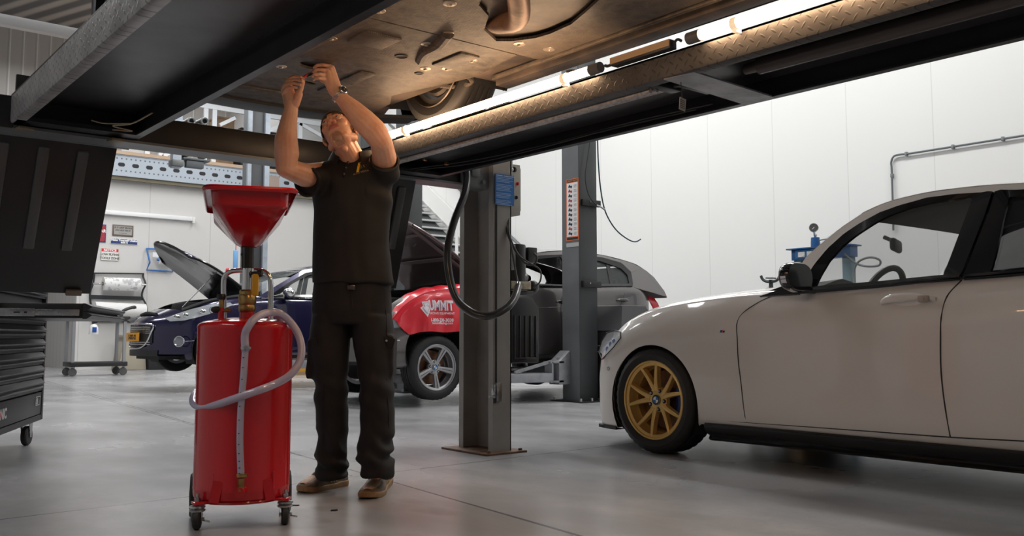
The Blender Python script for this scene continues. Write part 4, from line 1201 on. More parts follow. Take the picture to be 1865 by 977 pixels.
for k in range(5):
    q_ = 1 - k / 5; pre.append([p + Vector((0, .17 * q_, .018 + .02 * math.sin(q_ * 2.2) + .006 * math.sin(i_ * .9))) for i_, p in enumerate(cols_[0])])
obj('cover_sheet', G().grid(pre + cols_, thick=.003), red_cloth, cv)
def cover_text(body, px, py, px2, h_, m, bold=0., off=.005, name='lettering'):
    a_ = gc.trace(px, py); b_ = gc.trace(px2, py)
    g = text_g(body, 1, (0, 0, 0), (1, 0, 0), (0, 1, 0), .0, 'LEFT', 0., bold=bold)
    xs = [v.co.x for v in g.bm.verts]; ys = [v.co.y for v in g.bm.verts]
    for v in g.bm.verts:
        u = lerp(a_[0], b_[0], (v.co.x - min(xs)) / (max(xs) - min(xs))); z = a_[1] + (v.co.y - min(ys)) / (max(ys) - min(ys)) * h_
        v.co = cvp(u, z, off)
    return obj(name, g, m, cv, smooth=False)
pale = mat('print_white', (.85, .80, .84), .5)
lilac = mat('print_lilac', (.60, .45, .58), .5)
cover_text('UMMIT', 779, 566, 823, .105, pale, bold=.05, off=.005, name='logo_backing')
cover_text('UMMIT', 780, 565, 822, .085, lilac, bold=.025, off=.007, name='logo_outline')
cover_text('UMMIT', 780, 565, 822, .085, pale, bold=.0, off=.009, name='logo')
def cover_poly(pts, off, m, name):
    g = G(); bm = g.bm; vs = [bm.verts.new((a, b, 0)) for a, b in gc.tr(pts)]; bm.faces.new(vs); bmesh.ops.triangulate(bm, faces=bm.faces[:])
    bmesh.ops.subdivide_edges(bm, edges=bm.edges[:], cuts=2)
    for v in bm.verts: v.co = cvp(v.co.x, v.co.y, off)
    obj(name, g, m, cv, smooth=False)
cover_poly([(766, 550), (781, 549), (778, 556), (782, 560), (775, 578), (763, 561), (768, 558)], .005, pale, 'logo_backing')
cover_poly([(768, 552), (778, 551.5), (775, 557), (779, 560), (774.5, 573), (766, 561), (770, 559)], .007, lilac, 'logo_outline')
cover_poly([(769, 553), (776.5, 552.5), (773.5, 557.5), (777.5, 560.5), (774, 570), (768, 561), (771.5, 559)], .009, pale, 'logo')
cover_text('RACING EQUIPMENT', 779, 573.5, 824, .026, pale, bold=.01, name='lettering')
cover_text('1-800-230-3030', 782, 586.5, 822, .036, pale, bold=.03, name='phone_number')
cover_text('SummitRacing.com', 784, 592, 821, .030, pale, bold=.03, name='web_address')
cover_text('SUM-G1400', 843, 598.5, 858, .014, pale, bold=.02, name='small_print')

# ---------------------------------------------------------------- blue hatchback at the back
navy = mat('navy_paint', (.014, .012, .055), .2, .3, coat=1.)
BSP = dict(u0=-.78, u1=3.20, w=.87, kn=.42, kt=.3, ua=.20, cab=(.72, 2.9), floor=.19, open_hood=(-.50, .72),
    zb=[(-.78, .26), (-.72, .20), (-.35, .20), (.3, .23), (.45, .24), (2.2, .25), (3.2, .40)],
    zs=[(-.78, .55), (-.74, .62), (-.62, .70), (-.45, .79), (-.2, .88), (.1, .94), (.4, .97), (.8, .98), (1.4, .99), (2.2, 1.03), (3.2, .95)],
    zc=[(-.78, .62), (-.74, .68), (-.62, .77), (-.45, .86), (-.2, .94), (.1, 1.0), (.4, 1.04), (.8, 1.06), (2.8, 1.15), (3.2, 1.0)],
    arch=[(0., .31, .345), (2.54, .31, .345)], gh=(.84, .98, .45))
bc = Car('blue_hatchback', 'dark blue hatchback with yellow plate and raised bonnet, lifted by the far wall', (4.42, 11.25 + .87, .21), math.pi, navy, BSP)
bg = bc.gy
bd1 = [(.55, 1.05), (.52, .80), (.55, .3), (1.85, .3), (1.85, 1.05)]
bc.body(doors=(('front_door', bd1, 1),))
bfd = [o for o in bc.root.children if o.name.startswith('front_door')][0]
bc.floorpan()
obj('panel_gap', bc.line(bd1[:3], .004), black_plastic, bc.root, local=True)
bfro = [(.62, .99), (.92, 1.18), (1.22, 1.34), (1.55, 1.40), (1.85, 1.41), (1.85, 1.0)]
bwin = [(.78, 1.02), (1.0, 1.18), (1.26, 1.31), (1.55, 1.365), (1.80, 1.37), (1.78, 1.03)]
brf = [(1.87, 1.0), (1.87, 1.41), (2.2, 1.40), (2.5, 1.33), (2.75, 1.08), (2.6, 1.02)]
brw = [(1.95, 1.03), (1.93, 1.37), (2.2, 1.36), (2.42, 1.30), (2.62, 1.10), (2.5, 1.05)]
obj('window_frame', bc.ringstrip(bfro, bwin, bg, 60, off2=-.01), gloss_black, bfd, local=True)
obj('window_glass', bc.patch(bwin, bg, -.01), glass, bfd, local=True)
g = bc.ringstrip(brf, brw, bg, 60, off2=-.01); g.merge(bc.patch(brw, bg, -.01).bm)
obj('rear_side_window', g, dark_glass, bc.root, local=True)
g = bc.ringstrip(bfro, bwin, bg, 60, off2=-.01, sides=(-1,)); g.merge(bc.ringstrip(brf, brw, bg, 60, off2=-.01, sides=(-1,)).bm)
obj('far_window_frame', g, interior_m, bc.root, local=True)
brail = [(.50, 1.0), (.86, 1.20), (1.20, 1.385), (1.55, 1.445), (1.9, 1.455), (2.3, 1.44), (2.65, 1.38)]
isl('roof_rail', bc.ringstrip(brail, bfro[:5] + brf[1:4], bg, 50, closed=False, off2=.003, th=-.012, sides=(1, -1)), navy, bc.root, local=True)
bc.roof(brail[2:], .05)
screen(bc, (.45, 1.02, .78), (1.20, 1.385, bg(0, 1.385)), .2, .08, glass)
cpl = [(2.5, 1.33), (2.65, 1.38), (2.85, 1.34), (3.15, 1.02), (2.6, 1.02), (2.75, 1.08)]
g = bc.patch(cpl, bg, -.001, .01); g.merge(bc.patch(cpl, bg, -.001, .01, side=-1).bm); isl('rear_pillar', g, navy, bc.root, local=True)
obj('tailgate', G().grid([[Vector((-lerp(2.65, 3.17, t), bg(0, lerp(1.38, 1.0, t)) * k / 8, lerp(1.38, 1.0, t) + .04 * (1 - (k / 8) ** 2) * (1 - t))) for k in range(-8, 9)] for t in (0, .3, .6, 1)], thick=.012), navy, bc.root, local=True)
for sd in (1, -1):
    hl = [(-.66, .70), (-.60, .665), (-.42, .68), (-.15, .76), (.15, .88), (.12, .91), (-.10, .89), (-.35, .82), (-.52, .76)]
    h_ = obj('headlight', bc.patch(hl, None, .0, .006, side=sd), mat('lamp_back_blue%d' % sd, (.55, .55, .52), .2, .5), bc.root, local=True)
    obj('headlight_lens', bc.patch(hl, None, .010, .003, side=sd), lens, h_, local=True)
    g = G()
    for (a, b) in ((-.40, .745), (-.22, .79), (-.52, .72)): g.sph(bc.P(a, b, None, .004, sd), (.05, .012, .028))
    obj('lamp_reflector', g, chrome, h_, local=True)
    fu, fz = -.50, .42
    p = bc.P(fu, fz, None, .004, sd); nrm = Vector((.75, .66 * sd, 0))
    g = G().lathe([(.055, 0), (.06, .012), (.068, .012), (.07, 0)], p, nrm, 24, closed=True).bar(p + Vector((-.05, .03 * sd, 0)), p + Vector((-.16, .075 * sd, .012)), .018, .01, bev=.002)
    fo = obj('fog_light', g, chrome, bc.root, local=True)
    obj('fog_lens', G().lathe([(0, .004), (.055, .002)], p, nrm, 24), lens, fo, local=True)
# grille, plate and lower intake on the nose
def nosept(y, z, off=.0):
    yn = y / (bc.w * .93); u = -.78 + bc.shift(-.78, yn) - off
    return Vector((-u, y, z))
g = G(); rows = []
for k in range(21):
    y = -.42 + .84 * k / 20; top = .62 - .03 * abs(y); bot = lerp(.40, .34, 1 - abs(y) / .42)
    rows.append([nosept(y, lerp(bot, top, t), .004) for t in (0, .25, .5, .75, 1)])
gr = obj('grille', G().grid(rows, thick=.006), black_plastic, bc.root, local=True)
g = G()
for zz in (.60, .575, .55, .525, .41, .385): g.tube([nosept(y, zz, .014) for y in [-.40 + .8 * k / 12 for k in range(13)]], .006, 6, smooth=False)
obj('grille_bar', g, chrome, gr, local=True)
obj('grille_surround', G().tube([nosept(y, z, .012) for y, z in ((-.43, .62), (-.2, .64), (0, .645), (.2, .64), (.43, .62), (.40, .52), (.33, .40), (.22, .34), (0, .33), (-.22, .34), (-.33, .40), (-.40, .52), (-.43, .62))], .011, 8), chrome, gr, local=True)
pl = obj('licence_plate', G().box(nosept(0, .475, .03), (.012, .50, .11), None, .004), mat('plate_yellow', (.80, .36, .02), .45), bc.root, local=True, label='yellow-orange licence plate')
obj('plate_lettering', text_g('5-KKD-22', .085, nosept(0, .445, .038), (0, 1, 0), (0, 0, 1), .001, 'CENTER', sx=.85, bold=.002), black_plastic, pl, local=True, smooth=False)
obj('plate_band', G().box(nosept(-.235, .475, .031) + Vector((0, 0, 0)), (.0125, .035, .105)), blue, pl, local=True)
obj('lower_intake', G().grid([[nosept(y, z, .006) for z in (.235, .27, .31)] for y in [-.5 + .1 * k for k in range(11)]], thick=.006), black_plastic, bc.root, local=True)
g = G().bx(-.66, .45, -.60, .60, .45, .72, .02); g.bx(-.60, -.52, -.70, .70, .6, 1.02); g.bx(-.35, .25, -.3, .35, .72, .93, .05); g.bx(.30, .58, -.45, .45, .66, .76, .02)
g.tube([(.45, .72, .80), (.1, .74, .93), (-.3, .76, 1.0), (-.5, .72, 1.03)], .025, 8).tube([(.62, .3, .76), (.64, 0, .78), (.62, -.3, .76)], .02, 8)
obj('engine', g, interior_m, bc.root, local=True)
tu, tz = bc.trace(300, 437, lambda u, z: .3)
bb_, brows2, bn2 = bonnet(bc, (.50, 1.05), (tu, tz), .72, .50, navy, mat('bonnet_under_black', (.012, .012, .013), .16, coat=.6), .26)
obj('bonnet_prop', G().cyl(Vector((.35, .45, .85)), brows2[6][24] - bn2 * .03, .006), steel, bb_, local=True)
mq = bc.P(.86, 1.02, bg)
mr = obj('door_mirror', G().sph(mq + Vector((0, .14, .03)), (.07, .115, .07)).cyl(mq, mq + Vector((0, .1, .0)), .02), chrome, bc.root, local=True, label='chrome door mirror')
obj('mirror_base', G().sph(mq + Vector((-.01, .12, -.02)), (.06, .10, .04)), gloss_black, mr, local=True)
obj('belt_trim', bc.line([(.62, 1.0), (1.2, .995), (1.85, 1.005)], .006, bg, .004), chrome, bfd, local=True)
for (u_, sd, rr_) in ((0, 1, .3), (0, -1, .3), (2.54, 1, .9), (2.54, -1, .1)):
    wheel(bc.root, u_, sd * (.87 - .10), .31, .31, .19, .205, 's', mat('rim_%g%d' % (u_, sd), (.35, .35, .36), .35, .8), face=sd, rot=rr_, detail=False)
seat(bc, -1.55, .36, .26, interior_m, .80); seat(bc, -1.55, -.36, .26, interior_m, .80)
steering(bc, -1.12, .36, .94, .18)
obj('dashboard', G().bx(-1.0, -.62, -.74, .74, .60, 1.0, .05).bx(-2.9, -.7, -.78, .78, .24, .28), interior_m, bc.root, local=True)

# ---------------------------------------------------------------- car raised on the four-post lift, seen from below
under = mat('underbody_panel', (.20, .155, .12), .55)
x, y, z = under.world()
n1 = under.noise(3.0, 6, .6, .6); n2 = under.noise(18, 6, .7, .5); n3 = under.noise(70, 3)
under.setcol(under.mix(n2.sst(.30, .72), under.mix(n1.sst(.36, .62), (.013, .0105, .009), (.060, .047, .036)), (.11, .086, .062)))
mesh_ = (((x / .009).fr() - .5).ab() + ((y / .009).fr() - .5).ab())
under.setcol(under.mix(mesh_.sst(.45, .75) * .55, under.mix(n2.sst(.30, .72), under.mix(n1.sst(.36, .62), (.016, .013, .011), (.075, .058, .045)), (.135, .105, .077)), (.02, .016, .013)))
under.bump(mesh_ * .35 + n3 * .6 + n2 * 1.2, .35, .004)
under2 = mat('underbody_dark', (.07, .055, .048), .5)
n1 = under2.noise(5, 5); under2.setcol(under2.mix(n1.sst(.35, .7), (.03, .025, .023), (.12, .09, .07))); under2.bump(under2.noise(25, 4), .3, .004)
RSP = dict(u0=-.80, u1=3.6, w=.88, kn=.32, kt=.2, ua=.10, cab=(.8, 3.3), floor=.135,
    zb=[(-.80, .20), (-.74, .13), (-.35, .12), (.3, .135), (.45, .14), (2.6, .145), (3.6, .30)],
    zs=[(-.80, .52), (-.70, .62), (-.45, .74), (0, .87), (.8, .93), (2.0, .97), (3.6, .95)],
    zc=[(-.80, .60), (-.70, .72), (-.45, .84), (0, .95), (.8, 1.0), (3.0, 1.1), (3.6, 1.0)],
    arch=[(0., .32, .36), (2.80, .32, .36)], gh=(.845, .95, .5))
rc = Car('raised_car', 'dark car on the lift runways overhead, dusty brown underbody showing', (1.87, 3.72, 1.745), math.pi / 2, mat('raised_paint', (.03, .028, .03), .3, coat=.6), RSP)
rc.body()
srail = [(.8, 1.0), (1.2, 1.25), (1.6, 1.38), (2.4, 1.38), (3.0, 1.25), (3.3, 1.05)]
rc.roof(srail, .05)
g = rc.patch(srail, rc.gy, 0, .01); g.merge(rc.patch(srail, rc.gy, 0, .01, side=-1).bm); obj('side_windows', g, dark_glass, rc.root, local=True)
# local: x forward, y left(-X world), z up
zf = .135
def pan(pts, z, th, m, name, bev=.004, **k): return obj(name, G().prism(pts, (0, 0, z), (1, 0, 0), (0, 1, 0), th, bev), m, rc.root, local=True, **k)
pan([(.36, -.60), (.36, .60), (-.36, .60), (-.36, .82), (-2.4, .82), (-2.4, -.82), (-.36, -.82), (-.36, -.60)], zf + .022, .03, under2, 'floor_pan')
# engine undertray with a round and a slotted opening
bm = bmesh.new()
outer = [(.70, -.50), (.72, 0), (.70, .50), (.45, .56), (.20, .54), (-.42, .62), (-.80, .60), (-.80, -.52), (-.42, -.58), (.10, -.46), (.25, -.54), (.45, -.56)]
def hole_plate(outer, holes, z0, th):
    bm = bmesh.new(); es = []
    for loop in [outer] + holes:
        vs = [bm.verts.new((a, b, z0)) for a, b in loop]
        es += [bm.edges.new((vs[i], vs[(i + 1) % len(vs)])) for i in range(len(vs))]
    bmesh.ops.triangle_fill(bm, edges=es, use_beauty=True)
    bmesh.ops.recalc_face_normals(bm, faces=bm.faces[:])
    bmesh.ops.solidify(bm, geom=bm.faces[:], thickness=th); g = G(); g.merge(bm); return g
def circ(cx, cy, r, n=20, ry=None): return [(cx + r * math.cos(2 * math.pi * i / n), cy + (ry or r) * math.sin(2 * math.pi * i / n)) for i in range(n)]
def loc(px, py, z=1.745 + zf):
    p = XM[rc.root.name] @ az(px, py, z); return p.x, p.y
h1 = loc(575, 120); h2 = loc(545, 148)
tray = obj('undertray', hole_plate(outer, [circ(h1[0], h1[1], .060, ry=.075), circ(h2[0], h2[1], .022, ry=.085)], zf + .012, .012), under, rc.root, local=True, label='dusty brown undertray')
HH = [(-1.164, -.047), (-1.096, -.143), (-.964, -.223), (-.885, -.345), (-.925, -.395), (-1.014, -.441), (-1.088, -.452), (-1.222, -.442), (-1.35, -.395), (-1.51, -.33), (-1.8, -.30), (-2.1, -.28), (-2.1, .06), (-1.8, .10), (-1.431, .10)]
obj('floor_cover', hole_plate([(-.806, -.64), (-.806, .66), (-2.4, .66), (-2.4, -.64)], [HH], zf + .013, .012), under, rc.root, local=True, label='dusty brown floor cover')
for s_ in (1, -1):
    pan([(-.40, s_ * .72), (-.40, s_ * .80), (-2.4, s_ * .80), (-2.4, s_ * .72)][::s_], zf - .012, .03, under2, 'sill_flange', .002)
    pan([(-.45, s_ * .655), (-.45, s_ * .675), (-2.4, s_ * .675), (-2.4, s_ * .655)][::s_], zf - .006, .02, under, 'stiffener', .004)
g = G()
for (a, b, L_, w_) in ((.02, -.16, .42, .08), (-.34, .22, .30, .06), (-.58, -.36, .22, .10), (.42, .1, .12, .3), (-.1, .42, .4, .05), (-.60, .05, .16, .16)):
    g.box((a, b, zf - .002), (L_, w_, .014), None, .006)
isl('pressed_ridge', g, under, tray, local=True)
g = G()
for (a, b) in [loc(*q_) for q_ in ((512, 121), (498, 170), (545, 91), (603, 70), (775, 125), (814, 125), (946, 80), (777, 80), (816, 62), (819, 7), (690, 20), (640, 150), (860, 110), (1000, 90))]:
    g.lathe([(0, -.008), (.007, -.008), (.010, -.003), (.024, -.001), (.026, .002), (.022, .004)], (a, b, zf - .001), (0, 0, 1), 18)
isl('bolt', g, mat('dusty_bolt', (.36, .30, .24), .35, .6), tray, local=True)
# heat shield recess with exhaust elbow
hs_m = mat('heat_shield', (.62, .54, .45), .35, .7)
x, y, z = hs_m.world(); d_ = (((x / .016).fr() - .5).ab() + ((y / .016).fr() - .5).ab()); hs_m.bump(d_, .9, .004); hs_m.setcol(hs_m.mix(d_.sst(.35, .7), (.62, .54, .45), (.10, .08, .06)))  # dimple shading put into the colour as dark dots, besides the bump
rows = []
for k in range(17):
    t = k / 16; a = math.pi * t; rows.append([Vector((xx, -.17 + cc_ + ww_ * math.cos(a), zf + .012 + hh_ * math.sin(a) ** .7)) for xx, ww_, hh_, cc_ in ((-.84, .26, .0, -.05), (-.92, .28, .05, -.05), (-1.05, .30, .10, -.04), (-1.4, .30, .12, -.02), (-1.8, .32, .12, .04), (-2.2, .32, .12, .05))])
obj('heat_shield', G().grid(rows, thick=.003), hs_m, rc.root, local=True, label='dimpled metal heat shield')
pe = [loc(925, -110, 1.86), loc(938, -40, 1.86), loc(945, 8, 1.855), loc(943, 36, 1.855), loc(922, 46, 1.865), loc(902, 50, 1.89), loc(897, 44, 1.93)]
obj('exhaust_pipe', G().tube([Vector((p[0], p[1], z_)) for p, z_ in zip(pe, [zf - .02, zf - .02, zf - .025, zf - .02, zf - .005, zf + .03, zf + .09])], .040, 24, 8), mat('pipe_rust', (.26, .14, .085), .45, .5).wear(16, .2, .55), rc.root, local=True, label='rusty bent exhaust pipe')
obj('pressed_channel', G().tube([Vector((*loc(816, 60), zf - .0)), Vector((*loc(800, 78), zf - .002)), Vector((*loc(776, 92), zf)), Vector((*loc(766, 110), zf + .004))], .026, 10), under, tray, local=True)
g = G()
for q_, rr_ in (((731, 102), .020), ((763, 133), .012), ((1040, 130), .012)): g.lathe([(0, -.001), (rr_, -.001), (rr_ + .006, -.004), (rr_ + .012, .002)], (*loc(*q_), zf), ZUP, 20)
isl('drain_hole', g, interior_m, tray, local=True)
# suspension arms, subframe, wheel inner side with disc
g = G().tube([(.02, .25, zf + .03), (.06, -.42, zf + .03), (.02, -.60, zf + .06)], .022, 10).tube([(-.30, -.35, zf + .04), (-.15, -.50, zf + .035), (.0, -.62, zf + .06)], .026, 10).tube([(-.36, -.42, zf + .05), (-.34, -.62, zf + .02), (-.20, -.66, zf + .02), (-.05, -.60, zf + .05)], .014, 8)
g.tube([(.06, .42, zf + .03), (.02, .62, zf + .06)], .022, 10)
isl('suspension_arm', g, under, rc.root, local=True)
g = G().bx(-.42, .45, -.46, .46, zf + .02, zf + .30, .03)
obj('subframe', g, interior_m, rc.root, local=True)
for sd, u_ in ((1, 0), (-1, 0), (1, 2.8), (-1, 2.8)):
    w_ = wheel(rc.root, u_, sd * .74, .315, .315, .20, .225, 's', mat('rim_r%d%g' % (sd, u_), (.35, .33, .31), .35, .8), face=sd, rot=.3, detail=False)
    A = Vector((0, -sd, 0)); c = Vector((-u_, sd * .74, .315))
    obj('backing_plate', G().lathe([(.03, .06), (.15, .08), (.165, .07), (.165, .05)], c, A, 40).lathe([(.205, .085), (.222, .105), (.226, .10), (.212, .08)], c, A, 56, closed=True), mat('disc_back%d%g' % (sd, u_), (.12, .10, .085), .4, .6).wear(12, .2, .5), w_, local=True)
# front bumper underside lip
g = G(); rows = []
for k in range(25):
    yn = (-1 + 2 * k / 24) * .95; p = rc.pos(-.735, yn, .128)
    rows.append([p + Vector((-.12, 0, .012)), p + Vector((.01, 0, .0)), p + Vector((.014, 0, -.012)), p + Vector((-.03, 0, -.018)), p + Vector((-.12, 0, -.005))])
g.rings(rows, True); obj('bumper_lip', g, black_plastic, rc.root, local=True)
pan([(.70, -.62), (.70, .62), (.50, .66), (.34, .60), (.34, -.60), (.50, -.66)], zf + .012, .02, under2, 'bumper_floor')
# ================================================================ OIL DRAINER
TC_ = -FWH
e1 = (RT * .955 - TC_ * .297).normalized(); e2 = (TC_ * .955 + RT * .297).normalized()
DC = ad(445, 700, 3.55); DC.z = 0
dr = thing('oil_drainer', 'red waste oil drainer with funnel, tank on casters and clear hose, beside the mechanic', 'oil drainer', tuple(DC))
def D(a, b, z): return DC + e1 * a + e2 * b + ZUP * z
TR = .177
tank_prof = [(0, .10), (TR - .012, .10), (TR - .002, .104), (TR, .115), (TR, .13), (TR + .0015, .135), (TR, .14), (TR, .725), (TR + .002, .733), (TR - .003, .745), (TR - .02, .754), (TR - .07, .764), (.06, .769), (0, .77)]
tk = obj('tank', G().lathe(tank_prof, DC, ZUP, 96), red_paint, dr, sharp=50)
base = [(-.18, .12), (-.15, .15), (-.06, .182), (.06, .182), (.15, .15), (.18, .12), (.155, -.02), (.13, -.17), (-.13, -.17), (-.155, -.02)]
g = G().lathe([(0, .088), (.168, .088), (.172, .095), (.168, .102), (0, .102)], DC, ZUP, 64)
for s_ in (-1, 1): g.bar(D(s_ * .07, .09, .095), D(s_ * .172, .122, .095), .05, .010, ZUP, .003); g.bar(D(s_ * .05, -.12, .095), D(s_ * .15, -.12, .095), .05, .012, ZUP, .003)
bp = obj('base_plate', g, red_paint, dr)
for s_ in (-1, 1):
    a0 = D(s_ * .105, .145, .10)
    g = G().prism([(-.0, 0), (.035, 0), (.012, .10), (.0, .10)], a0, e2 * -1 if False else (e1 * .3 * s_ + e2 * -.95), ZUP, .005, .001)
    g.bar(D(s_ * .10, .165, .10), D(s_ * .085, .160, .175), .035, .004, e2)
    obj('gusset', g, red_paint, bp)
def caster(a, b, R=.037, w=.026, z0=0., m_w=rubber, rot=0., parent=dr, Df=D, top=.085, mm=steel):
    f = Df(a, b, 0); c = Vector((f.x, f.y, R)); ax_ = (e1 * math.cos(rot) + e2 * math.sin(rot)); fw_ = ax_.cross(ZUP)
    h = w / 2
    g = G().lathe([(0, -h), (R * .6, -h), (R - .006, -h), (R, -h + .006), (R, h - .006), (R - .006, h), (R * .6, h), (0, h)], c, ax_, 36)
    cs = obj('caster', g, m_w, parent, label='black caster wheel')
    g = G()
    for s_ in (-1, 1): g.prism([(-.020, top - R - .012), (.020, top - R - .012), (.010, -.008), (-.010, -.008)], c + ax_ * (s_ * (h + .005)), fw_, ZUP, .002)
    g.cyl(c - ax_ * (h + .009), c + ax_ * (h + .012), .006, n=10)
    g.lathe([(.0, top), (.027, top), (.029, top - .006), (.022, top - .010), (.029, top - .014), (.027, top - .020), (0, top - .020)], (c.x, c.y, 0), ZUP, 28)
    obj('fork', g, mm, cs)
    obj('bolt', G().cyl((c.x, c.y, top + .014), (c.x, c.y, top + .028), .011, n=6).cyl((c.x, c.y, top + .02), (c.x, c.y, top + .043), .006, n=12), mm, cs)
    g = G().bar(c + ax_ * (h + .01) + Vector((0, 0, -.005)), c + ax_ * (h + .028) - fw_ * .01 + Vector((0, 0, -.012)), .016, .006)
    obj('brake_pedal', g, mm, cs)
    return cs
caster(-.155, .115, rot=.15); caster(.155, .115, rot=.05)
for s_ in (-1, 1):
    c = D(s_ * .172, -.12, .085)
    w_ = obj('rear_wheel', G().lathe([(0, -.016), (.06, -.016), (.078, -.017), (.085, -.010), (.085, .010), (.078, .017), (.06, .016), (0, .016)], c, e1, 48), rubber, dr)
    obj('hub', G().lathe([(0, .02), (.022, .02), (.05, .012), (.052, -.012), (.02, -.02), (0, -.02)], c, e1, 28), steel, w_)
obj('axle', G().cyl(D(-.17, -.12, .085), D(.17, -.12, .085), .008), steel, dr)
# chimney: collar, brass fitting, steel and dark tubes
def cd_(px, py, d=3.55): return ad(px, py, d)
zc_ = lambda py, d=3.55: ad(450, py, d).z
NC = ad(450, 560, 3.56); NC.z = 0
obj('collar', G().lathe([(.0, .755), (.029, .755), (.028, .79), (.0, .79)], NC, ZUP, 36), red_paint, tk)
ft = G().lathe([(.0, zc_(575)), (.026, zc_(575)), (.026, zc_(570)), (.031, zc_(567)), (.033, zc_(560)), (.030, zc_(556)), (.034, zc_(552)), (.034, zc_(540)), (.030, zc_(537)), (.031, zc_(531)), (.026, zc_(528)), (0, zc_(528))], NC, ZUP, 40)
obj('brass_fitting', ft, bronze, dr)
obj('steel_tube', G().lathe([(0, zc_(528)), (.022, zc_(528)), (.022, zc_(489)), (0, zc_(489))], NC, ZUP, 32), chrome, dr)
obj('dark_tube', G().lathe([(0, zc_(489)), (.0205, zc_(489)), (.0205, zc_(446)), (0, zc_(446))], NC, ZUP, 32), mat('tube_dark', (.05, .045, .04), .25, .6), dr)
obj('guide_rod', G().cyl(ad(441, 490, 3.53), ad(441, 440, 3.53), .003, n=8).cyl(ad(441, 466, 3.53), ad(441, 462, 3.53), .006, n=8), black_metal, dr)
q = ad(472, 498, 3.53)
kn = obj('clamp_knob', G().cyl(q - RT * .03, q, .007).lathe([(0, 0), (.014, .002), (.016, .01), (.014, .02), (0, .024)], q - RT * .008, RT, 10), black_plastic, dr)
obj('yellow_tag', G().box((ad(465, 519, 3.52)), (.026, .012, .085), Matrix((RT, TC_, ZUP)).transposed(), .006), mat('tag_yellow', (.78, .42, .02), .4), dr, label='yellow plastic tag')
hb_ = [ad(408, 590, 3.60), ad(408, 560, 3.60), ad(407, 520, 3.60), ad(410, 503, 3.60), ad(421, 495, 3.60), ad(440, 493, 3.60), ad(465, 493, 3.60), ad(480, 495, 3.60), ad(490, 504, 3.60), ad(493, 520, 3.60), ad(493, 560, 3.60), ad(493, 592, 3.60)]
obj('handle', G().tube(hb_, .0105, 16), chrome, dr, label='chrome tubular handle')
q = ad(402, 582, 3.52)
vv = obj('air_valve', G().cyl(q, q + ZUP * .045, .011), red_paint, dr)
obj('valve_body', G().cyl(q + ZUP * .045, q + ZUP * .085, .009).cyl(q + ZUP * .035 - RT * .01, q + ZUP * .035 + RT * .038, .006).cyl(q + ZUP * .035 + RT * .02, q + ZUP * .035 + RT * .03, .009), bronze, vv)
obj('valve_knob', G().lathe([(0, 0), (.015, 0), (.017, .006), (.017, .016), (.015, .022), (0, .022)], q + ZUP * .075, ZUP, 20), black_plastic, vv)
obj('valve_lever', G().sph(q + ZUP * .037 - RT * .014, (.026, .014, .014), Matrix((RT, TC_, ZUP)).transposed()), black_plastic, vv)
obj('pull_ring', G().tube([q + ZUP * .035 - RT * (.035 + .009 * math.cos(a)) + ZUP * .012 * math.sin(a) for a in [2 * math.pi * k / 16 for k in range(17)]], .0012, 6, smooth=False), steel, vv)
# funnel pan
def rrect(a, b, r, z, n=7):
    pts = []
    for cx, cy, s0 in ((a - r, b - r, 0), (-a + r, b - r, 90), (-a + r, -b + r, 180), (a - r, -b + r, 270)):
        for k in range(n):
            t = math.radians(s0 + 90 * k / (n - 1)); pts.append((cx + r * math.cos(t), cy + r * math.sin(t), z))
    return pts
FCn = .7 + .526
FO = (.0, .02)
def Fp(p, o=FO): return D(p[0] + o[0], p[1] + o[1], p[2])
A_, B_ = .151, .33
lv = [rrect(A_ + .008, B_ + .008, .04, FCn - .014), rrect(A_ + .012, B_ + .012, .04, FCn - .006), rrect(A_ + .008, B_ + .008, .04, FCn), rrect(A_ - .012, B_ - .012, .035, FCn), rrect(A_ - .018, B_ - .018, .035, FCn - .012), rrect(A_ - .020, B_ - .020, .035, FCn - .062), rrect(A_ - .028, B_ - .03, .03, FCn - .072), rrect(.048, .05, .02, 1.055), rrect(.03, .03, .015, 1.045)]
rows = [[Fp(p) for p in r] for r in lv]
# the narrow outlet sits above the chimney
off = (NC - DC); oa, ob = off.dot(e1), off.dot(e2)
rows[-2] = [D(p[0] + oa, p[1] + ob, p[2]) for p in lv[-2]]; rows[-1] = [D(p[0] + oa, p[1] + ob, p[2]) for p in lv[-1]]
obj('funnel', G().grid([r + [r[0]] for r in rows], thick=.003), red_paint, dr, sharp=28, weld=1e-5)
# clear hose and sight tube with marks
def hp_(px, py, ex=.016):
    o = (px - 445) * 3.47 / 1675; q_ = TR + ex; T = math.sqrt(max(0, q_ * q_ - o * o)); return ad(px, py, 3.55 - T)
hs_pts = [hp_(447, 640, .012), hp_(446, 612, .014), hp_(452, 596, .02), hp_(466, 579, .0), ad(488, 570, 3.45), ad(508, 571, 3.47), ad(525, 583, 3.50), ad(541, 605, 3.50), ad(549, 632, 3.48), ad(546, 658, 3.45), ad(530, 682, 3.42), hp_(503, 699), hp_(470, 712), hp_(435, 724), hp_(400, 736), hp_(378, 741), ad(362, 741, 3.46), ad(352, 734, 3.51), ad(353, 722, 3.57), ad(359, 714, 3.62), ad(366, 711, 3.66), ad(385, 712, 3.72)]
obj('clear_hose', G().tube(hs_pts, .0145, 16, 8), clear_hose, dr, label='translucent pale hose')
obj('clear_hose', G().tube([ad(498, 568, 3.50), ad(508, 578, 3.52), ad(512, 590, 3.54), ad(508, 600, 3.58)], .012, 14, 8), clear_hose, dr)
sg = [hp_(447, 634, .012), hp_(444, 680, .009), hp_(439, 740, .009), hp_(437, 800, .009), hp_(438, 840, .009), hp_(439, 868, .009)]
si = obj('sight_tube', G().tube(sg, .0125, 16, 8), clear_hose, dr, label='translucent level tube')
P_ = catmull(sg, 10); g = G()
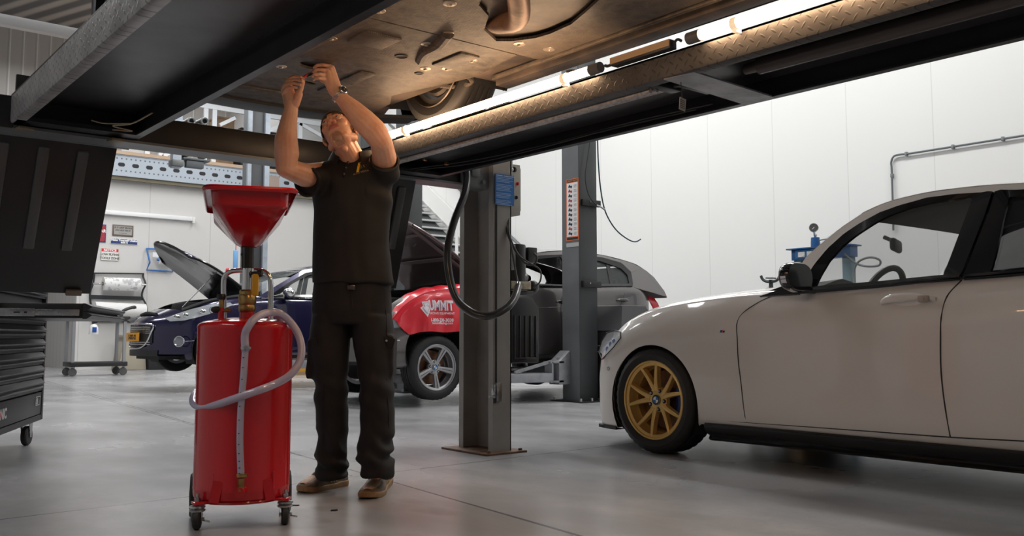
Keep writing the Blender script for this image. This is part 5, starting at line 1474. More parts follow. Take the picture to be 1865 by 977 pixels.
for i in range(4, len(P_) - 2, 4):
    p = P_[i] + TC_ * .0125; g.box(p - RT * .001, (.006, .002, .003), Matrix((RT, TC_, ZUP)).transposed())
isl('level_mark', g, black_plastic, si)
for q_, r_ in ((hp_(447, 634, .012), .0155), (hp_(439, 866, .012), .0145)):
    g = G().lathe([(r_, -.006), (r_ + .002, -.006), (r_ + .002, .006), (r_, .006)], q_, ZUP, 24, closed=True).box(q_ + RT * .016 + TC_ * .012, (.018, .008, .008), Matrix((RT, TC_, ZUP)).transposed())
    obj('hose_clamp', g, bronze if r_ < .015 else steel, si)
q_ = hp_(439, 872, .006)
obj('drain_fitting', G().cyl(q_, q_ - ZUP * .03, .012, n=6).cyl(q_ - ZUP * .03, q_ - ZUP * .045, .014), bronze, si)
obj('drain_boss', G().cyl(q_ - ZUP * .045 - TC_ * .02, q_ - ZUP * .050 + TC_ * .012, .019), red_paint, tk)
g = G()
for k in range(7):
    a = math.radians(150 + 6 * k)
st_rows = []
for k in range(8):
    a = math.radians(0 + 5 * k); dd_ = (-RT * math.cos(a) + TC_ * math.sin(a) * 1.); st_rows.append([DC + dd_ * (TR + .001) + ZUP * .53, DC + dd_ * (TR + .001) + ZUP * .60, DC + dd_ * (TR + .001) + ZUP * .63])
obj('sticker', G().grid(st_rows[:4], thick=.0006), yellow, tk, label='yellow warning sticker')
obj('drain_plug', G().cyl(D(0, .0, .10), D(0, 0, .07), .012), black_metal, dr)
# ================================================================ PERSON
from mathutils.bvhtree import BVHTree
skin = mat('skin', (.60, .33, .21), .45, sub=.25)
n_ = skin.noise(14, 4); n2_ = skin.noise(300, 2)
skin.setcol(skin.mix(n_.sst(.35, .7), (.80, .48, .33), (.72, .36, .23))); skin.bump(n2_, .08, .0008)
lip_m = mat('lips', (.62, .20, .16), .4, sub=.2)
stub = mat('stubble', (.50, .29, .185), .6)
tee = mat('polo_black', (.014, .0125, .0125), .75)
n_ = tee.noise(500, 2); tee.bump(n_, .15, .0006); tee.setcol(tee.mix(tee.noise(8, 4).sst(.4, .7), (.009, .008, .008), (.014, .012, .012)))
trs = mat('trousers_black', (.011, .0105, .012), .8)
trs.setcol(trs.mix(trs.noise(7, 5).sst(.4, .7), (.007, .0065, .0075), (.013, .012, .013))); trs.bump(trs.noise(300, 2), .2, .0008)
man = thing('person', 'man in black polo shirt and black work trousers reaching up under the raised car', 'person', tuple(ad(642, 880, 4.12) * Vector((1, 1, 0)) if False else (ad(642, 900, 4.12).x, ad(642, 900, 4.12).y, 0)))
R3 = Vector((.90, .43, .05)).normalized(); D3 = Vector((.22, -.76, .60)); D3 = (D3 - R3 * D3.dot(R3)).normalized(); F3 = D3.cross(R3).normalized()
def w3(v): return RT * v.x + ZUP * v.y + TC_ * v.z
HR, HU, HF = w3(R3), -w3(D3), w3(F3)
HC = ad(618, 243, 4.08)
def H(r, u, f): return HC + HR * r + HU * u + HF * f
HM = Matrix((HR, HU, HF)).transposed()
b = G()
b.sph(H(0, .022, -.012), (.073, .090, .094), HM, 32, 20)
b.sph(H(0, -.030, .022), (.060, .083, .066), HM, 28, 18)
b.sph(H(0, -.075, .025), (.050, .040, .052), HM, 24, 14)
b.sph(H(0, -.099, .056), (.021, .017, .019), HM)
for s_ in (-1, 1):
    b.caps(H(.052 * s_, -.055, -.012), H(.022 * s_, -.095, .050), .020, .015)
    b.sph(H(.036 * s_, -.022, .060), (.024, .020, .022), HM)
    b.caps(H(.014 * s_, .026, .083), H(.045 * s_, .026, .066), .0085, .008)
    b.sph(H(.0125 * s_, -.030, .094), (.009, .0075, .010), HM)
    b.sph(H(.0745 * s_, -.008, -.006), (.006, .031, .018), HM @ Matrix.Rotation(.35 * s_, 3, 'Y'))
    b.sph(H(.080 * s_, .004, -.012), (.004, .024, .012), HM @ Matrix.Rotation(.5 * s_, 3, 'Y'))
    b.sph(H(.074 * s_, -.034, .002), (.006, .009, .008), HM)
b.sph(H(0, .048, .043), (.052, .036, .036), HM)
b.caps(H(0, .020, .084), H(0, -.018, .103), .0075, .0105); b.sph(H(0, -.026, .103), (.010, .009, .010), HM)
b.sph(H(0, -.054, .078), (.026, .015, .014), HM)
for s_ in (-1, 1):
    b.caps(H(.001 * s_, -.0505, .093), H(.022 * s_, -.0555, .083), .0042, .003)
    b.caps(H(0, -.0600, .091), H(.019 * s_, -.0585, .083), .0050, .003)
NB = ad(646, 303, 4.18)
b.caps(NB, H(0, -.035, -.030), .064, .056); b.caps(ad(640, 292, 4.12), H(0, -.070, .005), .045, .040)
b.sph(H(0, -.112, -.006), (.014, .020, .016), HM)
b.caps(ad(646, 300, 4.18), ad(605, 318, 4.17), .055, .055); b.caps(ad(646, 300, 4.18), ad(690, 308, 4.17), .055, .055)
b.caps(ad(645, 340, 4.17), ad(643, 500, 4.18), .10, .09)
for x0_, x1_, x2_, dd in ((610, 602, 606, 4.19), (674, 686, 686, 4.14)):
    b.caps(ad(x0_, 540, 4.17), ad(x1_, 700, 4.13), .075, .052); b.caps(ad(x1_, 700, 4.13), ad(x2_, 860, dd), .05, .036)
# left arm of the picture
def limb(pts):
    for (p, r), (q, s_) in zip(pts[:-1], pts[1:]): b.caps(p, q, r, s_)
limb([(ad(594, 318, 4.16), .060), (ad(556, 320, 4.02), .052), (ad(521, 306, 3.91), .044)])
limb([(ad(521, 306, 3.91), .043), (ad(522, 280, 3.90), .0535), (ad(521, 255, 3.89), .049), (ad(525, 225, 3.885), .037), (ad(530, 200, 3.88), .0300), (ad(531, 190, 3.88), .0295)])
# right arm of the picture
limb([(ad(688, 308, 4.16), .060), (ad(700, 288, 4.06), .055), (ad(695, 262, 3.96), .049)])
limb([(ad(693, 256, 3.94), .050), (ad(680, 238, 3.93), .056), (ad(662, 220, 3.92), .054), (ad(643, 200, 3.915), .044), (ad(625, 182, 3.91), .032), (ad(614, 170, 3.905), .0275)])
SD = 430.
def hand(pts_palm, fingers, thumb):
    for (a, r1), (c, r2) in pts_palm: b.caps(a, c, r1, r2)
    for ch in fingers + thumb:
        kf = .84 if ch in fingers else .95
        for (p, r), (q, s_) in zip(ch[:-1], ch[1:]): b.caps(p, q, r * kf, s_ * kf, 12)
A3 = lambda x, y, d: ad(x, y, d)
# picture-left hand: palm towards the camera, fingers folded over the tool
hand([((A3(531, 192, 3.88), .027), (A3(521, 163, 3.885), .0185)), ((A3(536, 190, 3.875), .022), (A3(526, 156, 3.87), .015)), ((A3(538, 188, 3.87), .020), (A3(544, 172, 3.855), .0175)), ((A3(526, 190, 3.885), .022), (A3(519, 168, 3.89), .016))],
     [[(A3(521, 155, 3.89), .0105), (A3(527, 143, 3.875), .0092), (A3(538, 138.5, 3.86), .0082), (A3(548, 140.5, 3.85), .0072)],
      [(A3(517, 160, 3.885), .0105), (A3(522, 149, 3.865), .0095), (A3(535, 144.5, 3.848), .0085), (A3(550, 147, 3.838), .0073)],
      [(A3(515, 165, 3.88), .0105), (A3(518, 156, 3.858), .0093), (A3(531, 151.5, 3.84), .0083), (A3(546, 154, 3.832), .0072)],
      [(A3(516, 170, 3.875), .0100), (A3(520, 163, 3.852), .0083), (A3(530, 158.5, 3.838), .0074), (A3(540, 160, 3.832), .0064)]],
     [[(A3(540, 178, 3.855), .0150), (A3(548, 163, 3.845), .0108), (A3(552, 150, 3.850), .0092), (A3(551, 142, 3.858), .0078)]])
# picture-right hand: back of the hand towards the camera, fingers pointing left
hand([((A3(613, 168, 3.905), .026), (A3(601, 128, 3.90), .0165)), ((A3(608, 166, 3.905), .024), (A3(592, 140, 3.895), .0160)), ((A3(614, 160, 3.905), .020), (A3(605, 124, 3.905), .012)), ((A3(606, 160, 3.90), .020), (A3(597, 134, 3.888), .016))],
     [[(A3(602, 121, 3.905), .0112), (A3(588, 118.5, 3.885), .0098), (A3(578, 119, 3.885), .0088), (A3(572, 123, 3.90), .0076)],
      [(A3(600, 129, 3.895), .0112), (A3(585, 126.5, 3.870), .0100), (A3(575, 127, 3.868), .0090), (A3(570, 131, 3.885), .0078)],
      [(A3(596, 137, 3.890), .0110), (A3(582, 134.5, 3.862), .0096), (A3(573, 135.5, 3.860), .0086), (A3(569, 139, 3.878), .0074)],
      [(A3(592, 144, 3.885), .0102), (A3(581, 142.5, 3.860), .0084), (A3(574, 143, 3.862), .0075), (A3(571, 146, 3.880), .0066)]],
     [[(A3(597, 150, 3.90), .0140), (A3(586, 146, 3.925), .0108), (A3(577, 137, 3.930), .0092), (A3(573, 129, 3.922), .0078)]])
body = remeshed('body', b, .0026, [skin, lip_m, stub], man, 2)
ITM = XM[man.name].inverted()
for p in body.data.polygons:
    c = ITM @ p.center - HC; r, u, f = c.dot(HR), c.dot(HU), c.dot(HF)
    if abs(r) < .027 and f > .078 and -.0665 < u < -.0455 and (abs(r) / .027) ** 2 + ((u + .0565) / .0095) ** 2 < 1: p.material_index = 1
    elif f > .02 and -.14 < u < -.073 and abs(r) < .030 and (r / .024) ** 2 + ((u + .098) / .022) ** 2 < 1 + .5 * noise.noise(c * 130): p.material_index = 2
# eyes, brows, hair
for s_ in (-1, 1):
    ec = H(.0305 * s_, .0045, .0745)
    ey_ = obj('eye', G().sph(ec, .0125, HM, 24, 16), mat('eye_white%d' % s_, (.75, .72, .70), .15, coat=.6), man)
    obj('iris', G().lathe([(0, .0128), (.003, .0127), (.0056, .0118)], ec, (HF + HU * .18 - HR * .10).normalized(), 20), mat('iris%d' % s_, (.04, .05, .05), .15), ey_)
    g = G(); rows = []
    for k in range(9):
        t = -1 + 2 * k / 8; row = []
        for j in range(5):
            a = math.radians(88 - j * 17); row.append(ec + HR * (.0150 * t) + (HU * math.sin(a) + HF * math.cos(a)) * .0142 * math.sqrt(max(.05, 1 - (t * .93) ** 2)))
        rows.append(row)
    obj('eyelid', g.grid(rows, thick=.0012), skin, ey_)
    rows = []
    for k in range(9):
        t = -1 + 2 * k / 8
        rows.append([ec + HR * (.0150 * t) + (HU * math.sin(a) + HF * math.cos(a)) * .0140 * math.sqrt(max(.05, 1 - (t * .93) ** 2)) for a in [math.radians(-26 - j * 18) for j in range(4)]])
    obj('eyelid', G().grid(rows, thick=.0012), skin, ey_)
    pts = [H(.014 * s_, .0225, .0925), H(.024 * s_, .0275, .0900), H(.036 * s_, .0290, .0835), H(.048 * s_, .0235, .0715)]
    obj('eyebrow', G().tube(pts, lambda t: .0040 * (1 - .7 * t) + .0008, 8, 6), mat('brow_hair%d' % s_, (.10, .055, .03), .8), man)
hair = mat('hair', (.22, .13, .075), .75)
hn = hair.noise(240, 4, stretch=(1, 1, .3)); hair.setcol(hair.mix(hn.sst(.35, .65), (.10, .055, .03), (.30, .19, .11))); hair.bump(hn, .8, .003)
g = G(); g.sph(H(0, .024, -.014), (.0790, .0990, .1050), HM, 64, 48); g.sph
bm = g.bm
for v in bm.verts:
    c = v.co - HC; v.co += (c.normalized()) * (.003 * noise.noise(c * 60) + .0025 * noise.noise(c * 200))
dead = []
for f_ in bm.faces:
    c = f_.calc_center_median() - HC; u, f = c.dot(HU), c.dot(HF); r = c.dot(HR)
    line_ = (-.024 + f * .90 if f > -.02 else -.035 + (f + .02) * .6) + (.010 if abs(r) > .045 and f > .03 else 0)
    if u < line_ and not (abs(r) > .055 and -.02 < f < .022 and u > -.035): dead.append(f_)
bmesh.ops.delete(bm, geom=dead, context='FACES')
obj('hair', g, hair, man, sharp=180)
# polo shirt
def ell(cx, cy, hw, hd, d, py=None, n=40, pw=.85):
    c = ad(cx, cy, d); out = []
    for k in range(n):
        a = 2 * math.pi * k / n; cc, ss = math.cos(a), math.sin(a)
        out.append(c + RT * (math.copysign(abs(cc) ** pw, cc) * hw) + TC_ * (math.copysign(abs(ss) ** pw, ss) * hd))
    return out
g = G()
g.rings([ell(642, 519, .186, .128, 4.17), ell(641, 505, .184, .128, 4.17), ell(640, 450, .172, .122, 4.17), ell(641, 400, .173, .124, 4.17), ell(642, 355, .182, .128, 4.17), ell(643, 326, .186, .124, 4.17), ell(644, 308, .168, .105, 4.17), ell(645, 296, .115, .085, 4.17), ell(646, 289, .074, .070, 4.17)], True)
def sleeve(pts):
    for (p, r), (q, s_) in zip(pts[:-1], pts[1:]): g.caps(p, q, r, s_, 24)
sleeve([(ad(600, 325, 4.16), .080), (ad(580, 330, 4.10), .076)])
sleeve([(ad(686, 324, 4.16), .078), (ad(696, 314, 4.12), .074)])
def openring(p0, p1, r0, r1):
    g.cyl(p0, p1, r0, r1, 32)
openring(ad(585, 328, 4.12), ad(562, 331, 4.03), .074, .065)
openring(ad(698, 316, 4.13), ad(700, 296, 4.07), .074, .064)
CZ = ad(642, 400, 4.17)
def wr_shirt(p):
    v = p - CZ; l = v.dot(RT); z_ = p.z
    f = .0045 * math.sin(l * 34 + z_ * 9 + 2 * noise.noise(p * 4)) * noise.noise(p * 5 + Vector((3, 1, 0)))
    f += .010 * noise.noise(Vector((l * 7, z_ * 3.0, 1.7))) + .006 * noise.noise(Vector((l * 16, z_ * 5 + l * 8, 4.)))
    hem = max(0, (ad(642, 500, 4.17).z + .02 - z_)) ; f += .018 * math.sin(l * 40) * min(1, hem * 8) * .5
    f += .007 * math.sin((z_ * 42 + l * 20)) * math.exp(-((z_ - ad(642, 350, 4.17).z) / .07) ** 2) * (1 if abs(l) > .08 else .2)
    return f
shirt = remeshed('polo_shirt', g, .0075, tee, man, 3, disp=wr_shirt)
def bvh_of(o):
    me = o.data; T = ITM
    return BVHTree.FromPolygons([T @ v.co for v in me.vertices], [tuple(p.vertices) for p in me.polygons])
SB = bvh_of(shirt)
def onto(px, py, off=.0015, tree=None, default=4.04):
    d = ray(px, py).normalized(); h = (tree or SB).ray_cast(EYE, d)
    if h[0] is None: return ad(px, py, default)
    return h[0] - d * off
def px_text(body_, x0, y0, x1, y1, hgt, m, name, off=.0015, parent=shirt, bold=0.):
    t = text_g(body_, 1, (0, 0, 0), (1, 0, 0), (0, 1, 0), 0., bold=bold); xs = [v.co.x for v in t.bm.verts]; ys = [v.co.y for v in t.bm.verts]
    for v in t.bm.verts:
        s_ = (v.co.x - min(xs)) / (max(xs) - min(xs)); h_ = (v.co.y - min(ys)) / (max(ys) - min(ys)) * hgt
        v.co = onto(lerp(x0, x1, s_), lerp(y0, y1, s_) - h_, off)
    return obj(name, t, m, parent, smooth=False)
def px_poly(pts, m, name, off=.0015, parent=shirt, sub=2):
    q = G(); vs = [q.bm.verts.new((x_, y_, 0)) for x_, y_ in pts]; q.bm.faces.new(vs); bmesh.ops.triangulate(q.bm, faces=q.bm.faces[:])
    if sub: bmesh.ops.subdivide_edges(q.bm, edges=q.bm.edges[:], cuts=sub)
    for v in q.bm.verts: v.co = onto(v.co.x, v.co.y, off)
    return obj(name, q, m, parent, smooth=False)
logo_y = mat('logo_yellow', (.85, .50, .02), .6); logo_g = mat('logo_gold', (.42, .33, .12), .6)
px_poly([(652.5, 296.5), (656, 298.5), (653.5, 313.5), (648.8, 314)], logo_y, 'logo_bar')
px_poly([(653, 296.3), (658.5, 294.6), (664.5, 304.5), (663.2, 305), (657.8, 296.0), (654, 297.6)], logo_g, 'logo_outline')
px_poly([(656.5, 299), (660.5, 305.5), (656.2, 308.3), (655.2, 307)], mat('logo_dark', (.10, .085, .03), .7), 'logo_fill')
px_text('AUTO', 643, 320, 655, 316, 3.4, logo_g, 'logo_lettering', bold=.01); px_text('VISTA', 656.5, 315.2, 672, 311.8, 3.2, logo_g, 'logo_lettering', bold=.01)
g = G(); fl_ = [onto(x_, y_, .004) for x_, y_ in ((634, 295), (632, 300), (628, 311), (625, 322))]
g.tube(fl_, .006, 8)
obj('placket', g, tee, shirt)
g = G()
for x_, y_ in ((634, 297), (630, 306), (627, 317)): g.sph(onto(x_, y_, .007), .0045)
isl('button', g, mat('button_grey', (.20, .18, .17), .3), shirt)
# collar: folded band around the neck
rows = []
for k in range(33):
    a = math.radians(-62 + (304) * k / 32); a += math.radians(0)
    ca, sa = math.sin(a), -math.cos(a)      # a=0 at the back
    c0 = ad(643, 287, 4.165); base_ = c0 + RT * (.084 * math.sin(math.radians(-152 + 304 * k / 32))) - TC_ * (.080 * math.cos(math.radians(-152 + 304 * k / 32)))
    out_ = (base_ - c0).normalized(); drop = .012 * (1 - abs(-1 + 2 * k / 32)) * 0
    front = abs(-1 + 2 * k / 32) ** 3
    rows.append([base_ + ZUP * (.000 - .02 * front) - out_ * .004, base_ + ZUP * (.030 - .022 * front) - out_ * .004, base_ + ZUP * (.033 - .024 * front) + out_ * .006, base_ + ZUP * (.0 - .035 * front) + out_ * .024, base_ + ZUP * (-.010 - .045 * front) + out_ * .030])
obj('collar', G().grid(rows, thick=.003), mat('collar_black', (.022, .018, .017), .6), shirt)
for p0, p1, r in ((ad(563, 331, 4.034), ad(559, 331.5, 4.02), .0665), (ad(700, 297, 4.073), ad(700.5, 293, 4.06), .0655)):
    a_ = (p1 - p0).normalized()
    obj('sleeve_hem', G().lathe([(r, 0), (r + .002, 0), (r + .002, .02), (r - .006, .022), (r - .010, .01)], p0, a_, 36, closed=True), tee, shirt)
# trousers
g = G()
g.rings([ell(641, 512, .168, .115, 4.17, pw=.9), ell(641, 535, .176, .122, 4.17, pw=.9), ell(640, 565, .182, .122, 4.165, pw=.9), ell(640, 590, .180, .112, 4.16, pw=.9)], True)
def leg(pts):
    rs = []
    for (x_, y_, hw, hd, d) in pts: rs.append(ell(x_, y_, hw, hd, d, n=32, pw=.92))
    g.rings(rs, True)
leg([(603, 575, .088, .108, 4.165), (601, 615, .0915, .100, 4.16), (601, 660, .081, .092, 4.14), (602, 700, .0755, .086, 4.13), (603, 745, .072, .080, 4.14), (604, 790, .0700, .078, 4.16), (604, 822, .0665, .080, 4.17), (604, 838, .0720, .086, 4.17), (605, 850, .066, .080, 4.175), (605, 862, .070, .084, 4.18), (606, 868, .068, .080, 4.18)])
leg([(677, 575, .090, .108, 4.16), (680, 615, .093, .100, 4.15), (684, 660, .083, .092, 4.13), (686, 700, .0765, .086, 4.11), (687, 745, .074, .080, 4.10), (687, 790, .0720, .080, 4.09), (683, 815, .0700, .086, 4.08), (680, 835, .0720, .092, 4.07), (688, 847, .064, .080, 4.08), (686, 862, .078, .090, 4.08), (688, 869, .072, .084, 4.085)])
g.box(ad(714, 650, 4.14), (.028, .14, .19), Matrix((RT, TC_, ZUP)).transposed(), .01)
g.box(ad(567, 655, 4.15), (.022, .13, .18), Matrix((RT, TC_, ZUP)).transposed(), .008)
TZ = ad(642, 700, 4.13)
def wr_tr(p):
    l = (p - TZ).dot(RT); z_ = p.z
    low = max(0, min(1, (.32 - z_) / .14))
    f = .006 * noise.noise(Vector((l * 12, z_ * 4, .5))) + .003 * noise.noise(Vector((l * 26, z_ * 12, 2.)))
    f += low * (.013 * math.sin(z_ * 70 + l * 30 + 6 * noise.noise(p * 7)) * (.6 + noise.noise(p * 5 + Vector((9, 2, 1)))) + .008 * noise.noise(p * 16))
    f += .005 * math.exp(-((z_ - .47) / .09) ** 2) * math.sin(z_ * 60 + l * 30)
    return f
tro = remeshed('trousers', g, .0070, trs, man, 3, disp=wr_tr)
TB = bvh_of(tro)
q = G(); q.tube([onto(x_, y_, .003, TB, 4.05) for x_, y_ in ((703, 565), (705, 600), (706, 612), (716, 616))], .0025, 6)
for ln in (((569, 560), (575, 610), (580, 640)), ((566, 616), (580, 618), (582, 636)), ((700, 614), (706, 630), (712, 632)), ((640, 532), (641, 560), (641, 590)), ((589, 700), (588, 760), (588, 810)), ((704, 690), (708, 760), (706, 800))):
    q.tube([onto(x_, y_, .001, TB, 4.06) for x_, y_ in ln], .0018, 6)
isl('seam', q, trs, tro)
obj('pocket_flap', G().box(ad(709, 625, 4.075), (.045, .012, .05), Matrix((RT, TC_, ZUP)).transposed() @ Matrix.Rotation(.25, 3, 'Y'), .005), trs, tro)
g = G(); g.cyl(onto(704, 621, .004, TB), onto(704, 621, .009, TB), .005, n=14); obj('snap_button', g, chrome, tro)
g = G().box(ad(640, 524, 4.045), (.035, .012, .022), Matrix((RT, TC_, ZUP)).transposed(), .004); obj('belt_buckle', g, mat('buckle', (.12, .10, .09), .3, .7), tro)
# shoes
sh_brown = mat('shoe_brown', (.17, .11, .07), .6).wear(30, .2, .5); sh_tan = mat('shoe_tan', (.66, .46, .32), .6).wear(40, .1, .6)
sole_m = mat('sole_tan', (.34, .20, .09), .6).wear(30, .1, .6); lace_m = mat('lace', (.42, .33, .24), .7); stripe_m = mat('stripe_yellow', (.52, .40, .14), .5)
def shoe(heel, toe, side, nm):
    heel = Vector((heel.x, heel.y, 0)); toe = Vector((toe.x, toe.y, 0)); L = (toe - heel).length; f = (toe - heel).normalized(); r = f.cross(ZUP)
    def S(t, w, z): return heel + f * (t * L) + r * w + ZUP * z
    W = curve([(0, .026), (.06, .036), (.25, .038), (.5, .041), (.72, .051), (.88, .047), (.96, .034), (1.0, .012)])
    cen = curve([(0, 0), (.4, .002 * side), (.75, .006 * side), (1, -.004 * side)])
    ts = [k / 30 for k in range(31)]
    g = G(); rows = []
    for t in ts:
        w = W(t) + .004; c = cen(t); z0 = .010 * max(0, (t - .8) / .2) ** 2; h = .028 if t < .3 else .024
        rows.append([S(t, c - w + .003, z0), S(t, c - w, z0 + .006), S(t, c - w, h + z0 - .004), S(t, c - w + .004, h + z0), S(t, c + w - .004, h + z0), S(t, c + w, h + z0 - .004), S(t, c + w, z0 + .006), S(t, c + w - .003, z0)])
    s = obj(nm, g.rings(rows, True), sole_m, man, label='brown and tan laced sneaker')
    top = curve([(0, .095), (.1, .105), (.25, .108), (.42, .100), (.6, .078), (.75, .058), (.9, .045), (1.0, .028)])
    rows = []
    for t in ts:
        w = W(t); c = cen(t); z0 = .024; h = top(t) - z0; row = []
        for k in range(17):
            a = math.pi * k / 16; q_ = .8 if t > .55 else .62
            row.append(S(min(t, .985), c + math.copysign(abs(math.cos(a)) ** q_, math.cos(a)) * w * (1 - .25 * math.sin(a) * (1 - t)), z0 + h * math.sin(a) ** .8))
        rows.append(row)
    up = obj('upper', G().grid(rows), sh_brown, s, sharp=80)
    rows = []
    for k in range(12):
        t = .70 + .24 * k / 11; w = W(t) * (.78 if t < .9 else .6); c = cen(t); row = []
        for j in range(13):
            a = math.radians(38 + 104 * j / 12); row.append(S(t, c + math.cos(a) * w, .0245 + (top(t) - .024) * math.sin(a) ** .8 + .0025))
        rows.append(row)
    obj('toe_cap', G().grid(rows, thick=.002), sh_tan, s)
    g = G()
    for i in range(6):
        t = .36 + i * .055; w = .028; z = top(t) + .004
        g.tube([S(t - .01, -w, z - .014), S(t, -w * .4, z), S(t + .005, w * .4, z), S(t + .012, w, z - .014)], .0048, 6, 4)
    for sd in (-1, 1):
        g.tube([S(.36, 0, top(.36) + .006), S(.33, sd * .02, top(.34) + .012), S(.37, sd * .042, top(.36) - .004), S(.43, sd * .046, top(.4) - .030), S(.40, sd * .030, top(.4) - .005), S(.37, 0, top(.37) + .004)], .0026, 6)
    isl('lace', g, lace_m, s)
    obj('tongue', G().grid([[S(t, w, top(.3) - .002 + z + .002) for w, z in ((-.022, -.004), (0, .004), (.022, -.004))] for t, z in ((.24, .02), (.30, .008), (.36, .002))], thick=.006), sh_brown, s)
    g = G()
    for sd in (-1, 1):
        for i in range(3):
            a0 = S(.33 + i * .055, sd * (W(.35) + .001), .032); a1 = S(.40 + i * .055, sd * (W(.45) * .86 + .001), .074 - i * .006); g.bar(a0, a1, .004, .009, r)
    isl('side_stripe', g, stripe_m, s)
    return s
shoe(az(627, 884, 0), az(546, 899, 0), 1, 'shoe'); shoe(az(703, 880, 0), az(668, 911, 0), -1, 'shoe')
# watch
wp = ad(617.5, 174, 3.908); ar = (ad(643, 200, 3.915) - ad(614, 170, 3.905)).normalized()
wm = mat('watch_steel', (.62, .60, .58), .22, 1.)
g = G(); nb = 30; _, u_, v_ = frame(ar)
for k in range(nb):
    a = 2 * math.pi * k / nb; rd = u_ * math.cos(a) + v_ * math.sin(a); tn = ar.cross(rd)
    for j in (-1, 0, 1): g.box(wp + rd * .0338 + ar * (j * .0056), (.0052, .0060, .0028), Matrix((ar, tn, rd)).transposed(), .0008)
wt = obj('watch_strap', g, wm, man, label='steel link watch strap')
fd_ = (ad(630, 166, 3.88) - wp); fd_ = (fd_ - ar * fd_.dot(ar)).normalized()
wc0 = wp + fd_ * .034
obj('watch_case', G().lathe([(0, 0), (.019, 0), (.0205, .003), (.0205, .008), (.018, .0105), (.0165, .009), (0, .009)], wc0, fd_, 40).cyl(wc0 + fd_ * .005 + ar * .020, wc0 + fd_ * .005 + ar * .024, .003), wm, wt)
obj('watch_dial', G().lathe([(0, .0095), (.0165, .0094)], wc0, fd_, 36), black_plastic, wt)
g = G(); t1 = fd_.cross(ar)
for k in range(12):
    a = 2 * math.pi * k / 12; dd_ = ar * math.cos(a) + t1 * math.sin(a); g.bar(wc0 + fd_ * .0098 + dd_ * .0125, wc0 + fd_ * .0098 + dd_ * .0155, .0010, .0006, fd_)
g.bar(wc0 + fd_ * .0102, wc0 + fd_ * .0102 + ar * .009, .0010, .0005, fd_); g.bar(wc0 + fd_ * .0102, wc0 + fd_ * .0102 + t1 * .012, .0008, .0005, fd_)
obj('dial_marks', g, white_paint, wt)
# small tattoo on the wrist
# tool held between the hands
t0 = ad(545, 147, 3.848); t1_ = ad(558, 137.5, 3.868); t2 = ad(573, 129, 3.895)
tl_ = thing('hand_tool', 'small red-handled metal tool held between the mechanic\'s hands', 'tool', tuple(t0))
obj('tool_handle', G().caps(t0, t1_, .0065, .0058), mat('tool_red', (.60, .02, .02), .3, coat=.4), tl_)
obj('tool_blade', G().bar(t1_, t2, .008, .003, TC_), steel, tl_)
obj('tool_tip', G().bar(t1_ + RT * .004 - ZUP * .006, t2 - ZUP * .007, .007, .004, TC_), black_metal, tl_)
# ================================================================ WORKSHOP AROUND
# ---- two-post lifts
def post2(t, x0, x1, y0, y1, h, open_neg=False):
    g = G(); g.bx(x0, x1, y0, y1, .012, h, .006)
    p = obj('post', g, post_shaded, t)
    obj('post_lit_face', G().bx(x0 - .004, x0, y0 + .004, y1 - .004, .012, h), post_grey, p)  # paler sheet puts the lit left side of the post into the colour
    g = G().bx(x0 - .10, x1 + .10, y0 - .14, y1 + .10, 0, .012, .002)
    b_ = obj('base_plate', g, black_metal, t)
    g = G()
    for a, c in ((x0 - .07, y0 - .09), (x0 + .08, y0 - .10), (x1 + .06, y0 - .10), (x0 - .07, y1 + .05)): g.cyl((a, c, .012), (a, c, .045), .014, n=6)
    isl('anchor_bolt', g, steel, b_)
    return p
PX0, PX1, PY0, PY1 = 6.717, 6.985, 7.15, 7.42
tp = thing('two_post_lift', 'grey two-post car lift holding the dark grey car, safety chart on its near post', 'car lift', (6.85, 8.5, 0))
p1 = post2(tp, PX0, PX1, PY0, PY1, 3.9)
p2 = post2(tp, 6.17, 6.42, 9.75, 10.0, 3.9)
a, c = ax(1031, 328, PX0 - .006), ax(1054, 437, PX0 - .006)
ch = obj('safety_chart', G().bx(PX0 - .0065, PX0 - .004, min(a.y, c.y), max(a.y, c.y), c.z, a.z), mat('chart_orange', (.80, .20, .06), .45), p1, label='orange-edged white safety chart')
obj('chart_sheet', G().bx(PX0 - .008, PX0 - .0065, min(a.y, c.y) + .012, max(a.y, c.y) - .012, c.z + .045, a.z - .045), paper, p1)
g = G(); h_ = G(); yy = (a.y + c.y) / 2 + .03; random.seed(3)
for k in range(11):
    zc2 = a.z - .085 - k * (a.z - c.z - .16) / 10
    q = h_ if k in (1, 3, 4, 9) else g
    q.box((PX0 - .0085, yy, zc2), (.001, .06, .018)); q.box((PX0 - .0085, yy + .012, zc2 + .012), (.001, .02, .020)); q.box((PX0 - .0085, yy - .016, zc2 - .010), (.001, .018, .016))
    for j in range(3): g.box((PX0 - .0085, yy - .078, zc2 + .012 - j * .012), (.001, .045, .003))
obj('pictogram', g, mat('ink_dark', (.05, .07, .12), .5), p1); obj('pictogram', h_, mat('ink_red', (.5, .12, .14), .5), p1)
g = G(); g.box((PX0 - .0072, (a.y + c.y) / 2, a.z - .022), (.001, abs(a.y - c.y) - .02, .030)).box((PX0 - .0072, (a.y + c.y) / 2, c.z + .022), (.001, abs(a.y - c.y) - .02, .026))
isl('chart_band', g, black_plastic, p1)
obj('chart_heading', text_g('SAFETY INSTR.', .026, (PX0 - .0080, max(a.y, c.y) - .02, a.z - .032), (0, -1, 0), (0, 0, 1), .0004), mat('ink_orange', (.8, .3, .1), .5), p1, smooth=False)
zz = ax(1045, 446, PX0 - .006).z
obj('name_strip', G().bx(PX0 - .007, PX0 - .004, min(a.y, c.y), max(a.y, c.y), zz - .022, zz + .022), mat('strip_grey', (.45, .47, .48), .4), p1)
